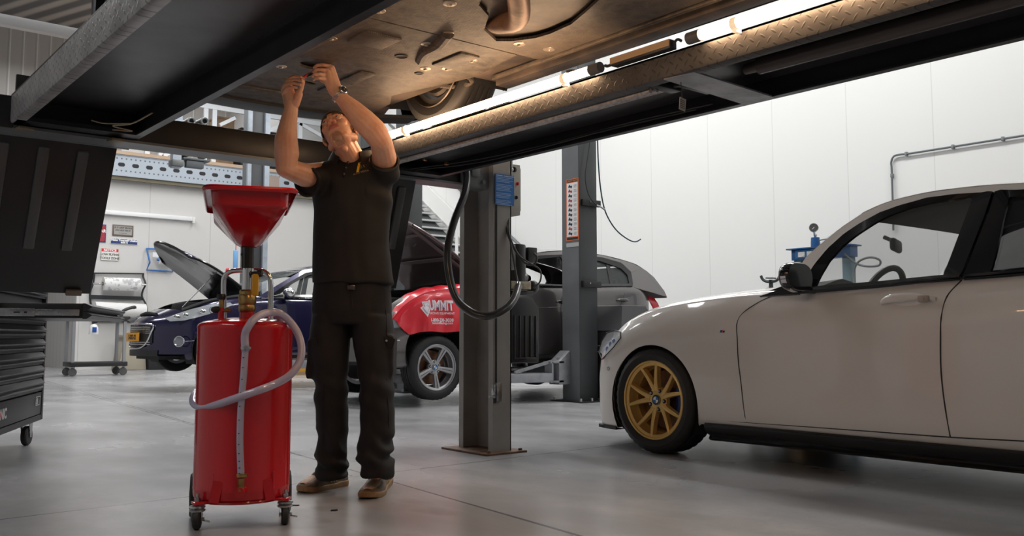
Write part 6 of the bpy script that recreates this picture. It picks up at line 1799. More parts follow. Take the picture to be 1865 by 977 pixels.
for yy_ in (370, 518):
    q = ay(1072, yy_, PY0 - .02)
    g = G().bx(PX0 + .03, PX1 + .02, PY0 - .045, PY0, q.z - .035, q.z + .035, .004)
    o_ = obj('cable_bracket', g, black_plastic, p1)
    obj('bracket_screw', G().cyl((q.x, PY0 - .045, q.z + .01), (q.x, PY0 - .050, q.z + .01), .008, n=12), steel, o_)
# carriage and swing arm under the car
arm_m = mat('arm_grey', (.40, .41, .44), .4, .3).wear(9, .15, .7)
q0, q1 = ay(1015, 645, 7.35), ay(1034, 700, 7.35)
obj('carriage', G().prism([(0, 0), (.16, 0), (.16, .36), (.0, .24)], (q0.x - .02, 7.46, q1.z), (1, 0, 0), (0, 0, 1), .16, .004), arm_m, tp)
c0 = ay(1000, 668, 7.36)
g = G()
for z_ in (.60, .44 - .0): pass
zu, zl = ay(1010, 660, 7.36).z, ay(1010, 695, 7.36).z
g.bar((c0.x - .03, 7.36, zu), (q0.x + .05, 7.36, zu), .12, .02).bar((c0.x - .03, 7.36, zl), (q0.x + .05, 7.36, zl), .12, .02).bar((c0.x, 7.36, zl), (c0.x, 7.36, zu), .12, .02, (1, 0, 0))
g.cyl((c0.x + .14, 7.36, zl - .02), (c0.x + .14, 7.36, zu + .05), .024)
obj('arm_yoke', g, arm_m, tp)
s0, s1 = ay(1003, 688, 7.36), ay(900, 684, 7.52)
sw = obj('swing_arm', G().bar((s0.x, 7.36, s0.z), (s1.x - .35, 7.62, s0.z), .13, .095, bev=.006), arm_m, tp)
obj('arm_brace', G().bar((c0.x + .02, 7.34, zu + .01), (c0.x - .42, 7.42, s0.z + .06), .03, .03), arm_m, sw)
q = ay(945, 672, 7.50)
obj('lifting_pad', G().lathe([(0, 0), (.03, 0), (.03, .03), (.09, .04), (.10, .055), (.0, .06)], (q.x, 7.50, q.z - .055), ZUP, 32), steel, sw)
# foot pads under the front of the car
obj('swing_arm', G().bar((6.55, 7.5, s0.z), (5.0, 8.15, s0.z), .12, .09, bev=.006).cyl((5.0, 8.15, .16), (5.0, 8.15, .22), .07), arm_m, tp)
obj('swing_arm', G().bar((6.30, 9.7, s0.z), (5.2, 8.9, s0.z), .12, .09, bev=.006).bar((6.30, 9.7, s0.z), (7.9, 9.0, s0.z), .12, .09), arm_m, tp)
obj('swing_arm', G().bar((6.9, 7.5, s0.z), (7.9, 8.1, s0.z), .12, .09, bev=.006).cyl((7.9, 8.1, .16), (7.9, 8.1, .24), .07), arm_m, tp)
t = thing('two_post_lift', 'grey two-post car lift holding the dark blue car, tall post rising behind it', 'car lift', (5.9, 12.2, 0))
b1 = post2(t, 5.78, 6.04, 13.75, 14.0, 5.2); b2 = post2(t, 5.80, 6.06, 10.25, 10.5, 3.9)
for x0_, x1_ in ((5.74, 5.80), (6.02, 6.10)): obj('post_flange', G().bx(x0_, x1_, 13.70, 13.75, .012, 5.2), galv, b1)
g = G()
for (a_, c_) in (((5.9, 13.7), (5.0, 12.8)), ((5.9, 13.7), (6.9, 12.8)), ((5.9, 10.5), (5.0, 11.4)), ((5.9, 10.5), (6.9, 11.4))):
    g = G().bar((*a_, .33), (*c_, .33), .12, .10, bev=.006).cyl((*c_, .33), (*c_, .40), .07, n=20)
    obj('swing_arm', g, arm_m, t)
q = ay(429, 475, 13.68)
lb = thing('pendant_tag', 'small blue pendant tag hanging on the far lift post', 'tag', tuple(q))
obj('tag_plate', G().box(q, (.075, .03, .32), None, .01), light_blue, lb)
obj('tag_cord', G().cyl(q + ZUP * .16, q + ZUP * .5, .006).sph(q - RT * .12 - ZUP * .16, (.03, .03, .05)), red, lb)
# ---- hose hanging on the near post
hp2 = thing('air_hose', 'thin dark green air hose hanging in a loop from the grey lift post', 'hose', tuple(ay(1100, 380, 7.1)))
def yl(l, Y=7.08): return [ay(a_, b_, Y) for a_, b_ in l]
obj('outer_hose', G().tube(yl([(1088, 250), (1090, 300), (1094, 345), (1101, 381), (1112, 405), (1125, 422), (1140, 434), (1152, 440), (1160, 440), (1167, 436)]), .0075, 8), mat('hose_teal', (.01, .05, .07), .35), hp2)
obj('thin_cable', G().tube(yl([(1076, 250), (1070, 290), (1066, 320), (1069, 345), (1076, 362), (1086, 374)]), .006, 8), black_plastic, hp2)
obj('coupling', G().tube(yl([(1086, 374), (1094, 377), (1101, 382)]), .010, 8), steel, hp2)
# ---- grey bin beside the post
bn_ = thing('waste_bin', 'dark grey bin with sloping hood standing between the lift post and white car', 'bin', (7.3, 7.0, 0))
BX0, BX1, BY0, BY1 = 7.03, 7.62, 6.84, 7.46
zsho, ztop = .755, 1.02
bin_m = mat('bin_grey', (.050, .050, .056), .5)
obj('body', G().bx(BX0, BX1, BY0, BY1, .02, zsho, .008), mat('bin_body', (.032, .033, .036), .5), bn_)
obj('hood', G().rings([[Vector(p) for p in ((BX0 - .01, BY0 - .01, zsho), (BX1 + .01, BY0 - .01, zsho), (BX1 + .01, BY1 + .01, zsho), (BX0 - .01, BY1 + .01, zsho))], [Vector(p) for p in ((BX0 + .12, BY0 + .10, ztop), (BX1 - .10, BY0 + .10, ztop), (BX1 - .10, BY1 - .12, ztop), (BX0 + .12, BY1 - .12, ztop))]], True), bin_m, bn_)
q = ax(1090, 636, BX0)
obj('handle', G().tube([Vector((BX0, q.y + .07, q.z + .035)), Vector((BX0 - .04, q.y + .06, q.z + .035)), Vector((BX0 - .04, q.y - .06, q.z + .035)), Vector((BX0, q.y - .07, q.z + .035))], .007, 8).tube([Vector((BX0, q.y + .07, q.z - .03)), Vector((BX0 - .035, q.y + .06, q.z - .03)), Vector((BX0 - .035, q.y - .06, q.z - .03)), Vector((BX0, q.y - .07, q.z - .03))], .007, 8), chrome, bn_)
# ---- conduit on the right wall
cw = thing('wall_conduit', 'thin grey pipe bent across the white wall at upper right', 'pipe', (XW, 5.5, 2.9))
XK = XW - .03
cp_ = [ax(a_, b_, XK) for a_, b_ in ((1627, 420), (1626, 375), (1624, 310), (1623, 296), (1628, 285), (1640, 281.5), (1655, 280), (1700, 273))] + [ax(1865, 247, XK), ax(1990, 228, XK)]
obj('pipe', G().tube(cp_, .0125, 10), mat('conduit_grey', (.13, .15, .16), .4), cw)
for a_, b_ in ((1624, 320), (1650, 280.5), (1735, 267.3), (1826, 253)):
    q = ax(a_, b_, XK); obj('pipe_clip', G().box(q + Vector((.012, 0, 0)), (.05, .03, .05), None, .006), mat('clip_grey', (.2, .22, .23), .4), cw)
# ---- blue shop press behind the white car
pr_ = thing('shop_press', 'blue hydraulic shop press with round pressure gauge behind the white car', 'press', (9.8, 6.2, 0))
bp_ = mat('press_blue', (.012, .085, .24), .35)
c0, c1 = ax(1441, 456, 9.7), ax(1520, 474, 9.7)
y0_, y1_ = 5.75, c0.y; z1_, z0_ = c0.z, ax(1441, 475, 9.7).z
obj('crosshead', G().bx(9.7, 9.86, y0_, y1_, z0_, z1_, .004).bx(9.66, 9.90, y0_ - .03, y1_ + .05, z1_, z1_ + .015), bp_, pr_)
obj('crosshead_plate', G().bx(9.690, 9.70, 6.03, y1_ - .06, z0_ + .02, z1_ - .01), mat('press_blue_light', (.03, .16, .36), .35), pr_)
for yy_ in (y0_ + .02, y1_ - .12): obj('post', G().bx(9.72, 9.84, yy_, yy_ + .10, .03, z0_, .003), mat('press_teal%g' % yy_, (.05, .12, .16), .4), pr_)
obj('foot', G().bx(9.45, 10.1, y0_ - .02, y0_ + .14, 0, .05).bx(9.45, 10.1, y1_ - .16, y1_ + .0, 0, .05).bx(9.7, 9.86, y0_, y1_, .75, .87), bp_, pr_)
q = ax(1485, 440, 9.78)
obj('cylinder', G().lathe([(0, z1_), (.055, z1_), (.055, q.z - .02), (.05, ax(1485, 433, 9.78).z), (0, ax(1485, 433, 9.78).z)], (9.78, q.y, 0), ZUP, 24), bp_, pr_)
gq = ax(1482, 415, 9.74)
gn = (EYE - gq).normalized()
ga_ = obj('gauge', G().lathe([(0, -.03), (.052, -.03), (.056, 0), (.052, .008), (.048, .003), (0, .003)], gq, gn, 36).cyl((9.78, q.y, ax(1485, 433, 9.78).z), gq - ZUP * .045, .012).sph((9.78, q.y, ax(1485, 429, 9.78).z), .022), steel, pr_, label='round pressure gauge')
_, gu, gv = frame(gn)
obj('gauge_dial', G().lathe([(0, .004), (.047, .004)], gq, gn, 32), mat('dial_dark', (.10, .10, .10), .4), ga_)
obj('gauge_needle', G().bar(gq + gn * .006 - (RT + ZUP).normalized() * .025, gq + gn * .006 + (RT + ZUP).normalized() * .03, .006, .002, gn), white_paint, ga_)
g = G()
for k, yy_ in enumerate((y1_ - .13, y1_ - .24)): g.box((9.686, yy_ - .02, (z0_ + z1_) / 2), (.004, .09 - .02 * k, .06))
obj('sticker', g, paper, pr_)
obj('oil_pipe', G().tube([ax(1492, 438, 9.75), ax(1505, 436, 9.75), ax(1520, 437, 9.75), ax(1540, 440, 9.75)], .008, 8).tube([ax(1538, 462, 9.7), ax(1556, 478, 9.7), ax(1575, 485, 9.7), ax(1600, 484, 9.7), ax(1602, 474, 9.7), ax(1585, 469, 9.7), ax(1565, 476, 9.7), ax(1556, 492, 9.7), ax(1556, 515, 9.7)], .013, 8), mat('oil_pipe', (.10, .11, .11), .4), pr_)
st_ = thing('axle_cradle', 'small black forked cradle stand behind the bonnet of the white car', 'stand', tuple(ax(1402, 600, 9.0) * Vector((1, 1, 0)) if False else (9.0, ax(1402, 600, 9.0).y, 0)))
XS = 9.0
obj('cradle', G().tube([ax(1386, 503, XS), ax(1389, 509, XS), ax(1396, 513, XS), ax(1408, 513, XS), ax(1416, 510, XS), ax(1420, 503, XS)], .017, 8).bar(ax(1397, 507, XS), ax(1411, 507, XS), .06, .012), mat('cradle_teal', (.01, .02, .026), .4), st_)
q = ax(1404, 510, XS)
obj('column', G().cyl((XS, q.y, .03), q, .024), black_metal, st_); obj('foot', G().lathe([(0, 0), (.28, 0), (.28, .02), (.03, .05), (0, .05)], (XS, q.y, 0), ZUP, 32), black_metal, st_)
# ---- mezzanine edge beam
be = thing('mezzanine_beam', 'galvanised perforated edge beam below the mezzanine deck', 'beam', (7, YF, 4.1))
ZM0, ZM1 = 4.10, 4.56
gm = mat('perforated_steel', (.40, .45, .51), .45, .3)
x, y, z = gm.world()
hu = ((x / .29).fr() - .5) * .29; hz = z - 4.33
du = hu.ab().op('SUBTRACT', .03).op('MAXIMUM', 0.)
big = ((du * du + hz * hz).op('SQRT')).lt(.042)
sx_ = ((x / .0967).fr() - .5) * .0967; sz_ = (hz.ab() - .13)
sm = ((sx_ * sx_ + sz_ * sz_).op('SQRT')).lt(.018)
gm.setcol(gm.mix(big.op('MAXIMUM', sm * .7), (.40, .45, .51), (.02, .02, .025)))
obj('web', G().bx(XC, XW, YF - .22, YF - .20, ZM0, ZM1 - .03), gm, be)
obj('flange', G().bx(XC, XW, YF - .24, YF - .12, ZM0 - .015, ZM0).bx(XC, XW, YF - .24, YF - .12, ZM1 - .03, ZM1 - .015), galv, be)
obj('deck_edge', G().bx(XC, XW, YF - .26, YF, ZM1 - .012, ZM1 + .06), mat('deck_ply', (.50, .36, .25), .6), be)
obj('bottom_rail', G().bx(XC, XW, YF - .20, YF - .10, ZM0 - .09, ZM0 - .015), mat('rail_olive', (.16, .14, .09), .6), be)
q = ay(490, 328, YF - .24)
obj('joint_plate', G().bx(q.x - .25, q.x + .25, YF - .25, YF - .235, ZM0 - .06, ZM1 - .10), mat('joint_brown', (.34, .27, .23), .5), be)
# ---- white railing frame on the mezzanine
wrm = mat('rail_white', (.80, .84, .88), .35)
rl_ = thing('mezzanine_railing', 'white tubular railing frame with diagonals on the mezzanine', 'railing', (7, YF - .1, 4.6))
YR = YF - .05
def zr(px, py, Y=YR): return ay(px, py, Y)
obj('top_rail', G().bar(zr(330, 186), zr(720, 248), .08, .11), wrm, rl_)
obj('mid_rail', G().bar(zr(200, 262), zr(320, 274), .06, .07).bar(zr(380, 281), zr(600, 305), .06, .07), wrm, rl_)
for px_ in (267, 292, 372, 388, 512, 532, 545, 618):
    b0 = zr(px_, 300); x_ = b0.x; zt_ = zr(px_, 186 + (px_ - 330) * .159).z
    obj('rail_post', G().bx(x_ - .05, x_ + .05, YR - .03, YR + .03, ZM1 + .04, zt_ if px_ > 300 else zr(px_, 266).z), wrm, rl_)
for a_, b_ in (((480, 243), (512, 228)), ((545, 225), (610, 262)), ((296, 286), (316, 274)), ((400, 228), (428, 215)), ((640, 240), (700, 268))):
    obj('diagonal_brace', G().bar(zr(*a_), zr(*b_), .06, .08), wrm, rl_)
# ---- things stored behind the railing
for k, (a_, b_, mm, lab) in enumerate((((222, 255), (262, 285), white_paint, 'white crate on the mezzanine at the left end'), ((395, 215), (425, 300), wood, 'brown board stack on the mezzanine behind the white railing'), ((440, 236), (505, 300), mat('store_dark', (.05, .045, .045), .7), 'dark cupboard on the mezzanine between railing posts'), ((515, 262), (545, 305), mat('store_blue', (.1, .2, .33), .6), 'blue-grey crate on the mezzanine right of the posts'))):
    p_, q_ = ay(*a_, YF + 1.2), ay(*b_, YF + 1.2)
    t = thing('storage_box', lab, 'box', (p_.x, YF + 1.2, ZM1), group='things stored on the mezzanine')
    obj('case', G().bx(p_.x, q_.x, YF + 1.2, YF + 1.9, ZM1 - .02, max(p_.z, ZM1 + .3), .01), mm, t)
    obj('lid', G().bx(p_.x - .02, q_.x + .02, YF + 1.18, YF + 1.92, max(p_.z, ZM1 + .3), max(p_.z, ZM1 + .3) + .05, .01), mm, t)
# ---- rollers seen around the crossbeam
hr = thing('lifting_carriage', 'black double-roller carriage on a thin grey upright, high at the left', 'carriage', (3.9, 13.0, 3.2))
YH = 13.0
for (cx_, cy_, r_) in ((341, 279, 6.5), (377, 281, 6.5), (349, 221, 8), (373, 221, 8)):
    q = ay(cx_, cy_, YH); rr_ = r_ * 13.0 / 1675
    ro = obj('roller', G().lathe([(rr_ * .6, 0), (rr_, 0), (rr_, .25), (rr_ * .6, .25), (rr_ * .55, .1)], q, (0, 1, 0), 24, closed=True), black_plastic, hr)
    obj('roller_face', G().lathe([(rr_ * .55, .0), (rr_ * .75, -.01), (rr_, 0)], q, (0, 1, 0), 24), grey_metal, ro)
p_, q_ = ay(334, 286, YH), ay(382, 296, YH)
obj('bracket', G().bx(p_.x, q_.x, YH - .02, YH + .2, q_.z, p_.z, .01).bx(ay(340, 290, YH).x, ay(372, 290, YH).x, YH, YH + .1, ay(340, 304, YH).z, q_.z, .01), mat('carriage_grey', (.10, .11, .12), .5), hr)
p_, q_ = ay(316, 262, YH), ay(330, 306, YH)
obj('upright', G().bx(p_.x, q_.x, YH, YH + .12, q_.z, ay(316, 180, YH).z), galv, hr)
p_, q_ = ay(313, 290, YH), ay(334, 304, YH)
obj('clamp', G().bx(p_.x, q_.x, YH - .03, YH + .15, q_.z, p_.z, .01), grey_metal, hr)
obj('red_label', G().bx(ay(348, 280, YH).x, ay(370, 280, YH).x, YH - .005, YH, ay(348, 279, YH).z, ay(348, 272, YH).z), mat('label_red', (.4, .1, .1), .5), hr)
g = G().cyl(ay(316, 262, YH + .1) + ZUP * 0, Vector((p_.x + .06, YH + .06, 8.2)), .02); obj('suspension_rod', g, galv, hr)
# ---- staircase against the right wall
sc = thing('staircase', 'grey open steel staircase with white stringers against the far right wall', 'staircase', (10.2, 14.5, 0))
XA, XB = 9.75, XW - .06
A_s, B_s = ax(773, 366, XB), ax(862, 455, XB)
sl = (A_s.z - B_s.z) / (A_s.y - B_s.y)
def sz(yv): return B_s.z + (yv - B_s.y) * sl
ytop = B_s.y + (4.5 - B_s.z) / sl; ybot = B_s.y - (B_s.z - .05) / sl
white_s = mat('stringer_white', (.74, .74, .73), .4)
obj('wall_stringer', G().bar((XB, ybot, sz(ybot) + .18), (XB, ytop, sz(ytop) + .18), .04, .34), white_s, sc)
obj('near_stringer', G().bar((XA, ybot, sz(ybot) - .02), (XA, ytop, sz(ytop) - .02), .03, .06), white_s, sc)
n_st = int((4.5 - .05) / .185)
g = G()
for k in range(n_st):
    zz_ = .2 + k * .185; yv = B_s.y + (zz_ - B_s.z) / sl
    obj('tread', G().bx(XA, XB, yv - .13, yv + .13, zz_ - .14, zz_ - .11), mat('tread_grey', (.60, .61, .61), .5) if k == 0 else MATS['tread_grey'], sc)
obj('dark_back_sheet', G().bar((XB - .45, ybot, sz(ybot) - .16), (XB - .45, ytop, sz(ytop) - .16), .7, .02), mat('stair_dark', (.10, .105, .11), .6), sc)  # dark sheet added below the open treads to dim the gaps between them
obj('handrail', G().cyl((XB - .02, ybot, sz(ybot) + .95), (XB - .02, ytop, sz(ytop) + .95), .03), post_grey, sc)
for px_, y0p, y1p in ((832, 405, 478),):
    q = ax(px_, y0p, XA); obj('handrail_post', G().cyl((XA, q.y, q.z), (XA, q.y, ax(px_, y1p, XA).z), .03), white_s, sc)
# ---- left end: wall lamp, signs, holders
def rect(x0, y0, x1, y1, Y): p_, q_ = ay(x0, y0, Y), ay(x1, y1, Y); return p_.x, q_.x, q_.z, p_.z
YW = YF - .005
x0_, x1_, z0_, z1_ = rect(195, 383, 350, 400, YF - .06)
zc2 = 3.30
lbar = thing('batten_lamp', 'long white unlit batten lamp fixed on the far wall', 'lamp', (x0_, YF, zc2))
obj('housing', G().bx(x0_ - .6, x1_, YF - .10, YF - .001, zc2 - .04, zc2 + .05, .01), white_paint, lbar)
obj('end_cap', G().bx(x1_, x1_ + .05, YF - .12, YF - .001, zc2 - .09, zc2 + .05, .01), paper, lbar)
def sign(nm, lab, rc_, base, edge, items, frame_w=.012):
    x0, x1, z0, z1 = rc_; t = thing(nm, lab, 'sign', ((x0 + x1) / 2, YF, (z0 + z1) / 2))
    obj('board', G().bx(x0, x1, YF - .02, YF - .001, z0, z1, .003), edge, t)
    obj('face', G().bx(x0 + frame_w, x1 - frame_w, YF - .024, YF - .02, z0 + frame_w, z1 - frame_w), base, t)
    for body_, fx, fz, sz_, m_ in items:
        obj('lettering', text_g(body_, sz_, (lerp(x0, x1, fx), YF - .0255, lerp(z0, z1, fz)), (1, 0, 0), (0, 0, 1), .0005, 'CENTER', bold=.003), m_, t, smooth=False)
    return t
sign('picture_frame', 'small grey framed notice above the blue sign on the far wall', rect(205, 409, 242, 432, YF), mat('plaque_grey', (.36, .35, .33), .6), mat('frame_brown', (.15, .11, .09), .5), [('IF IT AINT BROKE', .5, .68, .045, mat('ink_grey', (.12, .12, .12), .6)), ('DO NOT FIX IT', .5, .45, .045, MATS['ink_grey']), ('- - - - - -', .5, .22, .045, MATS['ink_grey'])], .03)
sign('blue_sign', 'narrow blue wall sign with two lines of white lettering', rect(201, 434, 250, 447, YF), mat('sign_navy', (.02, .04, .18), .4), paper, [('Make Yourself Useful', .5, .55, .062, white), ('with it', .5, .18, .055, white)], .008)
sg_ = sign('notice_sign', 'white notice sign with red heading on the far wall', rect(184, 452, 215, 476, YF), paper, mat('sign_edge', (.5, .48, .45), .5), [('LOW FLYING', .5, .42, .062, mat('ink_olive', (.13, .12, .08), .6)), ('TOOLS ZONE', .5, .12, .062, MATS['ink_olive'])], .006)
x0, x1, z0, z1 = rect(184, 452, 215, 476, YF)
obj('heading_band', G().bx(x0 + .008, x1 - .008, YF - .026, YF - .024, lerp(z0, z1, .72), z1 - .008), red, sg_)
obj('lettering', text_g('NOTICE', .07, ((x0 + x1) / 2, YF - .0275, lerp(z0, z1, .76)), (1, 0, 0), (0, 0, 1), .0005, 'CENTER', bold=.003), white, sg_, smooth=False)
t = sign('poster', 'narrow red and blue poster half hidden behind the ramp flap', rect(172, 408, 192, 442, YF), mat('poster_red', (.35, .03, .05), .5), MATS['sign_navy'], [('CAR', .6, .55, .09, white)], .02)
th = thing('towel_holder', 'blue wall-mounted paper roll holder', 'holder', tuple(ay(295, 475, YF)))
def yw(a_, b_, d_=.0): return ay(a_, b_, YF - .05 - d_)
obj('wire_frame', G().tube([yw(267, 453), yw(318, 455), yw(326, 478, .15), yw(314, 495), yw(267, 492), yw(273, 478, .15), yw(267, 453)], .018, 8, smooth=False), mat('holder_blue', (.03, .16, .45), .4), th)
obj('spindle', G().cyl(yw(286, 473, .12), yw(317, 475, .12), .03), MATS['holder_blue'], th)
obj('paper_roll', G().cyl(yw(290, 474, .12), yw(314, 475.5, .12), .085, n=28), paper, th)
obj('shelf_sheet', G().bar(yw(278, 464, .1), yw(312, 466, .1), .02, .10), mat('sheet_white', (.8, .82, .85), .4), th)
rk = thing('roll_rack', 'black wire wall rack for two large paper rolls', 'rack', tuple(ay(215, 560, YF)))
RKM = mat('rack_black', (.015, .02, .022), .5)
obj('wire_side', G().tube([yw(261, 498), yw(261, 505), yw(265, 518, .1), yw(260, 530), yw(259, 541), yw(266, 556, .1), yw(268, 575, .1), yw(262, 590), yw(260, 612)], .020, 8), RKM, rk)
obj('wire_side', G().tube([yw(172, 498), yw(170, 515), yw(165, 530), yw(164, 541), yw(166, 555), yw(172, 565, .1), yw(168, 600)], .020, 8), RKM, rk)
for (a_, b_, c_, d_, w_) in ((166, 498, 262, 499, .02), (164, 541, 260, 544, .05), (168, 585, 262, 586, .03)): obj('cross_bar', G().bar(yw(a_, b_), yw(c_, d_), .03, w_ * 1.6), RKM, rk)
obj('spindle', G().cyl(yw(170, 517, .14), yw(266, 519, .14), .018), steel, rk)
rm_ = mat('roll_print', (.80, .80, .80), .8)
rm_.setcol(rm_.mix(rm_.noise(9, 4).sst(.50, .58), (.82, .82, .82), (.50, .50, .52)))
t = thing('paper_roll', 'white printed paper roll on the upper bar of the wall rack', 'paper roll', tuple(yw(220, 518, .14)), group='paper rolls on the wall rack')
obj('roll', G().cyl(yw(188, 517, .14), yw(254, 519, .14), .135, n=32), rm_, t); obj('core', G().cyl(yw(186, 517, .14), yw(188, 517, .14), .04), MATS['frame_brown'], t)
t = thing('paper_roll', 'larger plain white paper roll on the lower bar of the wall rack', 'paper roll', tuple(yw(220, 565, .14)), group='paper rolls on the wall rack')
obj('roll', G().cyl(yw(172, 563, .14), yw(264, 567, .14), .15, n=32), paper, t); obj('core', G().cyl(yw(170, 563, .14), yw(172, 563, .14), .04), MATS['frame_brown'], t)
# ---- work cart
ct = thing('work_cart', 'black and grey wheeled work cart standing by the far wall', 'cart', (4.75, 17.4, 0))
YC = 17.1
def cq(a_, b_, Y=YC): return ay(a_, b_, Y)
e1s, e2s, DCs = e1, e2, DC
zl_, zt_ = cq(180, 663).z, cq(180, 578).z
xl, xr_ = cq(131, 600).x, cq(235, 600).x
obj('lower_shelf', G().bx(xl, xr_, YC, YC + .55, zl_ - .05, zl_ + .03, .01), black_plastic, ct)
obj('top_shelf', G().bx(xl - .02, xr_ + .02, YC, YC + .55, zt_ - .07, zt_ + .02, .01), black_plastic, ct)
for a_, yy_ in ((xl + .04, YC + .04), (xr_ - .06, YC + .04), (xl + .04, YC + .5), (xr_ - .06, YC + .5)): obj('leg', G().bx(a_ - .025, a_ + .025, yy_ - .025, yy_ + .025, zl_ + .03, zt_ - .07), mat('leg_grey', (.38, .39, .41), .35, .4) if 'leg_grey' not in MATS else MATS['leg_grey'], ct)
obj('push_handle', G().tube([(xr_ - .12, YC + .1, zt_), (xr_ - .08, YC + .1, zt_ + .12), (xr_ + .10, YC + .1, zt_ + .19), (xr_ + .12, YC + .1, zt_ + .16)], .028, 8), black_plastic, ct)
for a_, yy_ in ((xl + .05, YC + .06), (xr_ - .06, YC + .06), (xl + .05, YC + .48), (xr_ - .06, YC + .48)):
    w_ = obj('caster', G().lathe([(0, -.02), (.065, -.02), (.07, 0), (.065, .02), (0, .02)], (a_, yy_, .07), (.3, 1, 0), 28), grey_plastic, ct)
    obj('fork', G().bar((a_, yy_ + .03, .07), (a_ + .02, yy_ + .02, .17), .06, .01, (0, 1, 0)).cyl((a_ + .02, yy_, .14), (a_ + .02, yy_, zl_ - .05), .022), steel, w_)
t = thing('spray_bottle', 'white spray bottle with blue label hanging below the cart top', 'bottle', tuple(cq(168, 600)))
q = cq(168, 599)
obj('bottle_body', G().lathe([(0, -.10), (.075, -.10), (.08, -.08), (.07, .02), (.05, .06), (.02, .08), (0, .08)], q + Vector((0, -.1, 0)), ZUP, 24), white_paint, t)
obj('bottle_label', G().box(q + Vector((-.01, -.182, -.02)), (.07, .01, .09), None, .004), blue, t)
obj('hook', G().tube([q + Vector((.0, -.1, .10)), q + Vector((.0, -.08, .20)), q + Vector((0, .04, .21)), Vector((q.x, YC + .02, zt_ - .05))], .008, 6), steel, t)
obj('spray_head', G().bar(q + Vector((-.03, -.1, .10)), q + Vector((.05, -.1, .12)), .03, .04), black_plastic, t)
# ---- small items by the far wall
t = thing('beige_bin', 'beige plastic bin on the floor behind the nose of the blue car', 'bin', (6.0, 19.6, 0))
p_, q_ = ay(216, 640, 19.5), ay(268, 640, 19.5)
obj('body', G().prism([(0, .0), (q_.x - p_.x, 0), (q_.x - p_.x - .06, .62), (.12, .72)], (p_.x, 20.0, 0), (1, 0, 0), (0, 0, 1), .5, .02), mat('bin_beige', (.42, .38, .30), .6), t)
obj('lid', G().bx(p_.x + .08, q_.x - .02, 19.45, 20.05, .66, .72, .01), MATS['bin_beige'], t)
t = thing('dark_crate', 'dark crate on the floor beneath the raised blue car', 'crate', (7.2, 19.6, 0))
p_, q_ = ay(272, 640, 19.4), ay(304, 640, 19.4)
obj('case', G().bx(p_.x, q_.x, 19.4, 20.0, 0, .42, .02), interior_m, t); obj('rim', G().bx(p_.x - .02, q_.x + .02, 19.38, 20.02, .40, .45, .01), black_plastic, t)
t = thing('wheel_ramp', 'yellow metal beam with white frame on the floor between drainer and mechanic', 'ramp', (7.9, 15.5, 0))
p_, q_ = ay(536, 680, 15.3), ay(572, 680, 15.3)
obj('base_beam', G().bx(p_.x - .5, q_.x + .8, 15.3, 15.8, .02, .24, .02), mat('ramp_yellow', (.60, .30, .02), .45), t)
obj('base_foot', G().bx(p_.x - .5, q_.x + .8, 15.25, 15.85, .0, .05), mat('foot_brown', (.3, .2, .1), .6), t)
obj('white_frame', G().bar((p_.x + .1, 15.5, .34), (q_.x + .5, 15.5, .34), .3, .14).bar((p_.x + .1, 15.4, .44), (p_.x + .35, 15.4, .62), .05, .05).bar((p_.x + .35, 15.4, .62), (p_.x + .8, 15.4, .62), .05, .05), white_paint, t)
# ---- tool cabinet at the left edge
CCn = az(76, 764, .155); dirc = Vector((.40, .916, 0)).normalized(); nc = Vector((.916, -.40, 0)).normalized(); CCn.z = 0
def TB_(s_, e_, z_): return CCn - dirc * s_ + nc * e_ + ZUP * z_
tc_ = thing('tool_cabinet', 'black wheeled tool cabinet with many drawers, one pulled out, at the left edge', 'tool cabinet', tuple(TB_(.65, -.25, 0)))
cabm = mat('cabinet_black', (.018, .018, .019), .45); drm = mat('drawer_black', (.022, .022, .024), .42)
Wc, ZT_ = 1.32, 1.24
def boxT(g, s0, s1, e0, e1_, z0, z1, bev=.0):
    c = TB_((s0 + s1) / 2, (e0 + e1_) / 2, (z0 + z1) / 2); return g.box(c, (abs(s1 - s0), abs(e1_ - e0), z1 - z0), Matrix((dirc, nc, ZUP)).transposed(), bev)
obj('case', boxT(G(), 0, Wc, -.55, -.022, .155, ZT_, .006), cabm, tc_)
g = G(); boxT(g, 0, .035, -.03, .004, .155, ZT_, .003); boxT(g, Wc - .035, Wc, -.03, .004, .155, ZT_, .003); boxT(g, 0, Wc, -.03, .002, .155, .19)
obj('front_frame', g, cabm, tc_)
obj('edge_trim', boxT(G(), -.004, .0, -.02, .004, .155, ZT_), mat('trim_red', (.10, .012, .016), .4), tc_, label='thin dark red edge')
pnl = obj('lower_panel', boxT(G(), .04, Wc - .04, -.022, .0, .195, .335, .003), drm, tc_)
zz_ = .345; k = 0
while zz_ < ZT_ - .09:
    if not (.78 < zz_ < .86):
        g = G(); prof_ = [(-.02, 0), (.0, 0), (.0, .036), (.016, .046), (.018, .052), (.002, .070), (-.004, .080), (-.02, .080)]
        g.rings([[TB_(s_, e_, zz_ + z_) for e_, z_ in prof_] for s_ in (.04, Wc - .04)], True)
        d_ = obj('drawer', g, drm, tc_, sharp=20)
        g = G(); g.rings([[TB_(s_, e_, zz_ + z_) for e_, z_ in ((.0005, .012), (.012, .018), (.013, .024), (.0, .034))] for s_ in (.05, Wc - .05)], True); obj('drawer_lip', g, mat('lip_sheen', (.035, .036, .038), .35) if 'lip_sheen' not in MATS else MATS['lip_sheen'], d_)
    zz_ += .085
eo = .44; zd = .800
g = G(); boxT(g, .03, Wc - .06, -.0, eo, zd - .005, zd + .002); boxT(g, .03, .05, 0, eo, zd, zd + .075); boxT(g, Wc - .08, Wc - .06, 0, eo, zd, zd + .075, .002)
od = obj('open_drawer', g, cabm, tc_, label='drawer pulled fully out')
g = G()
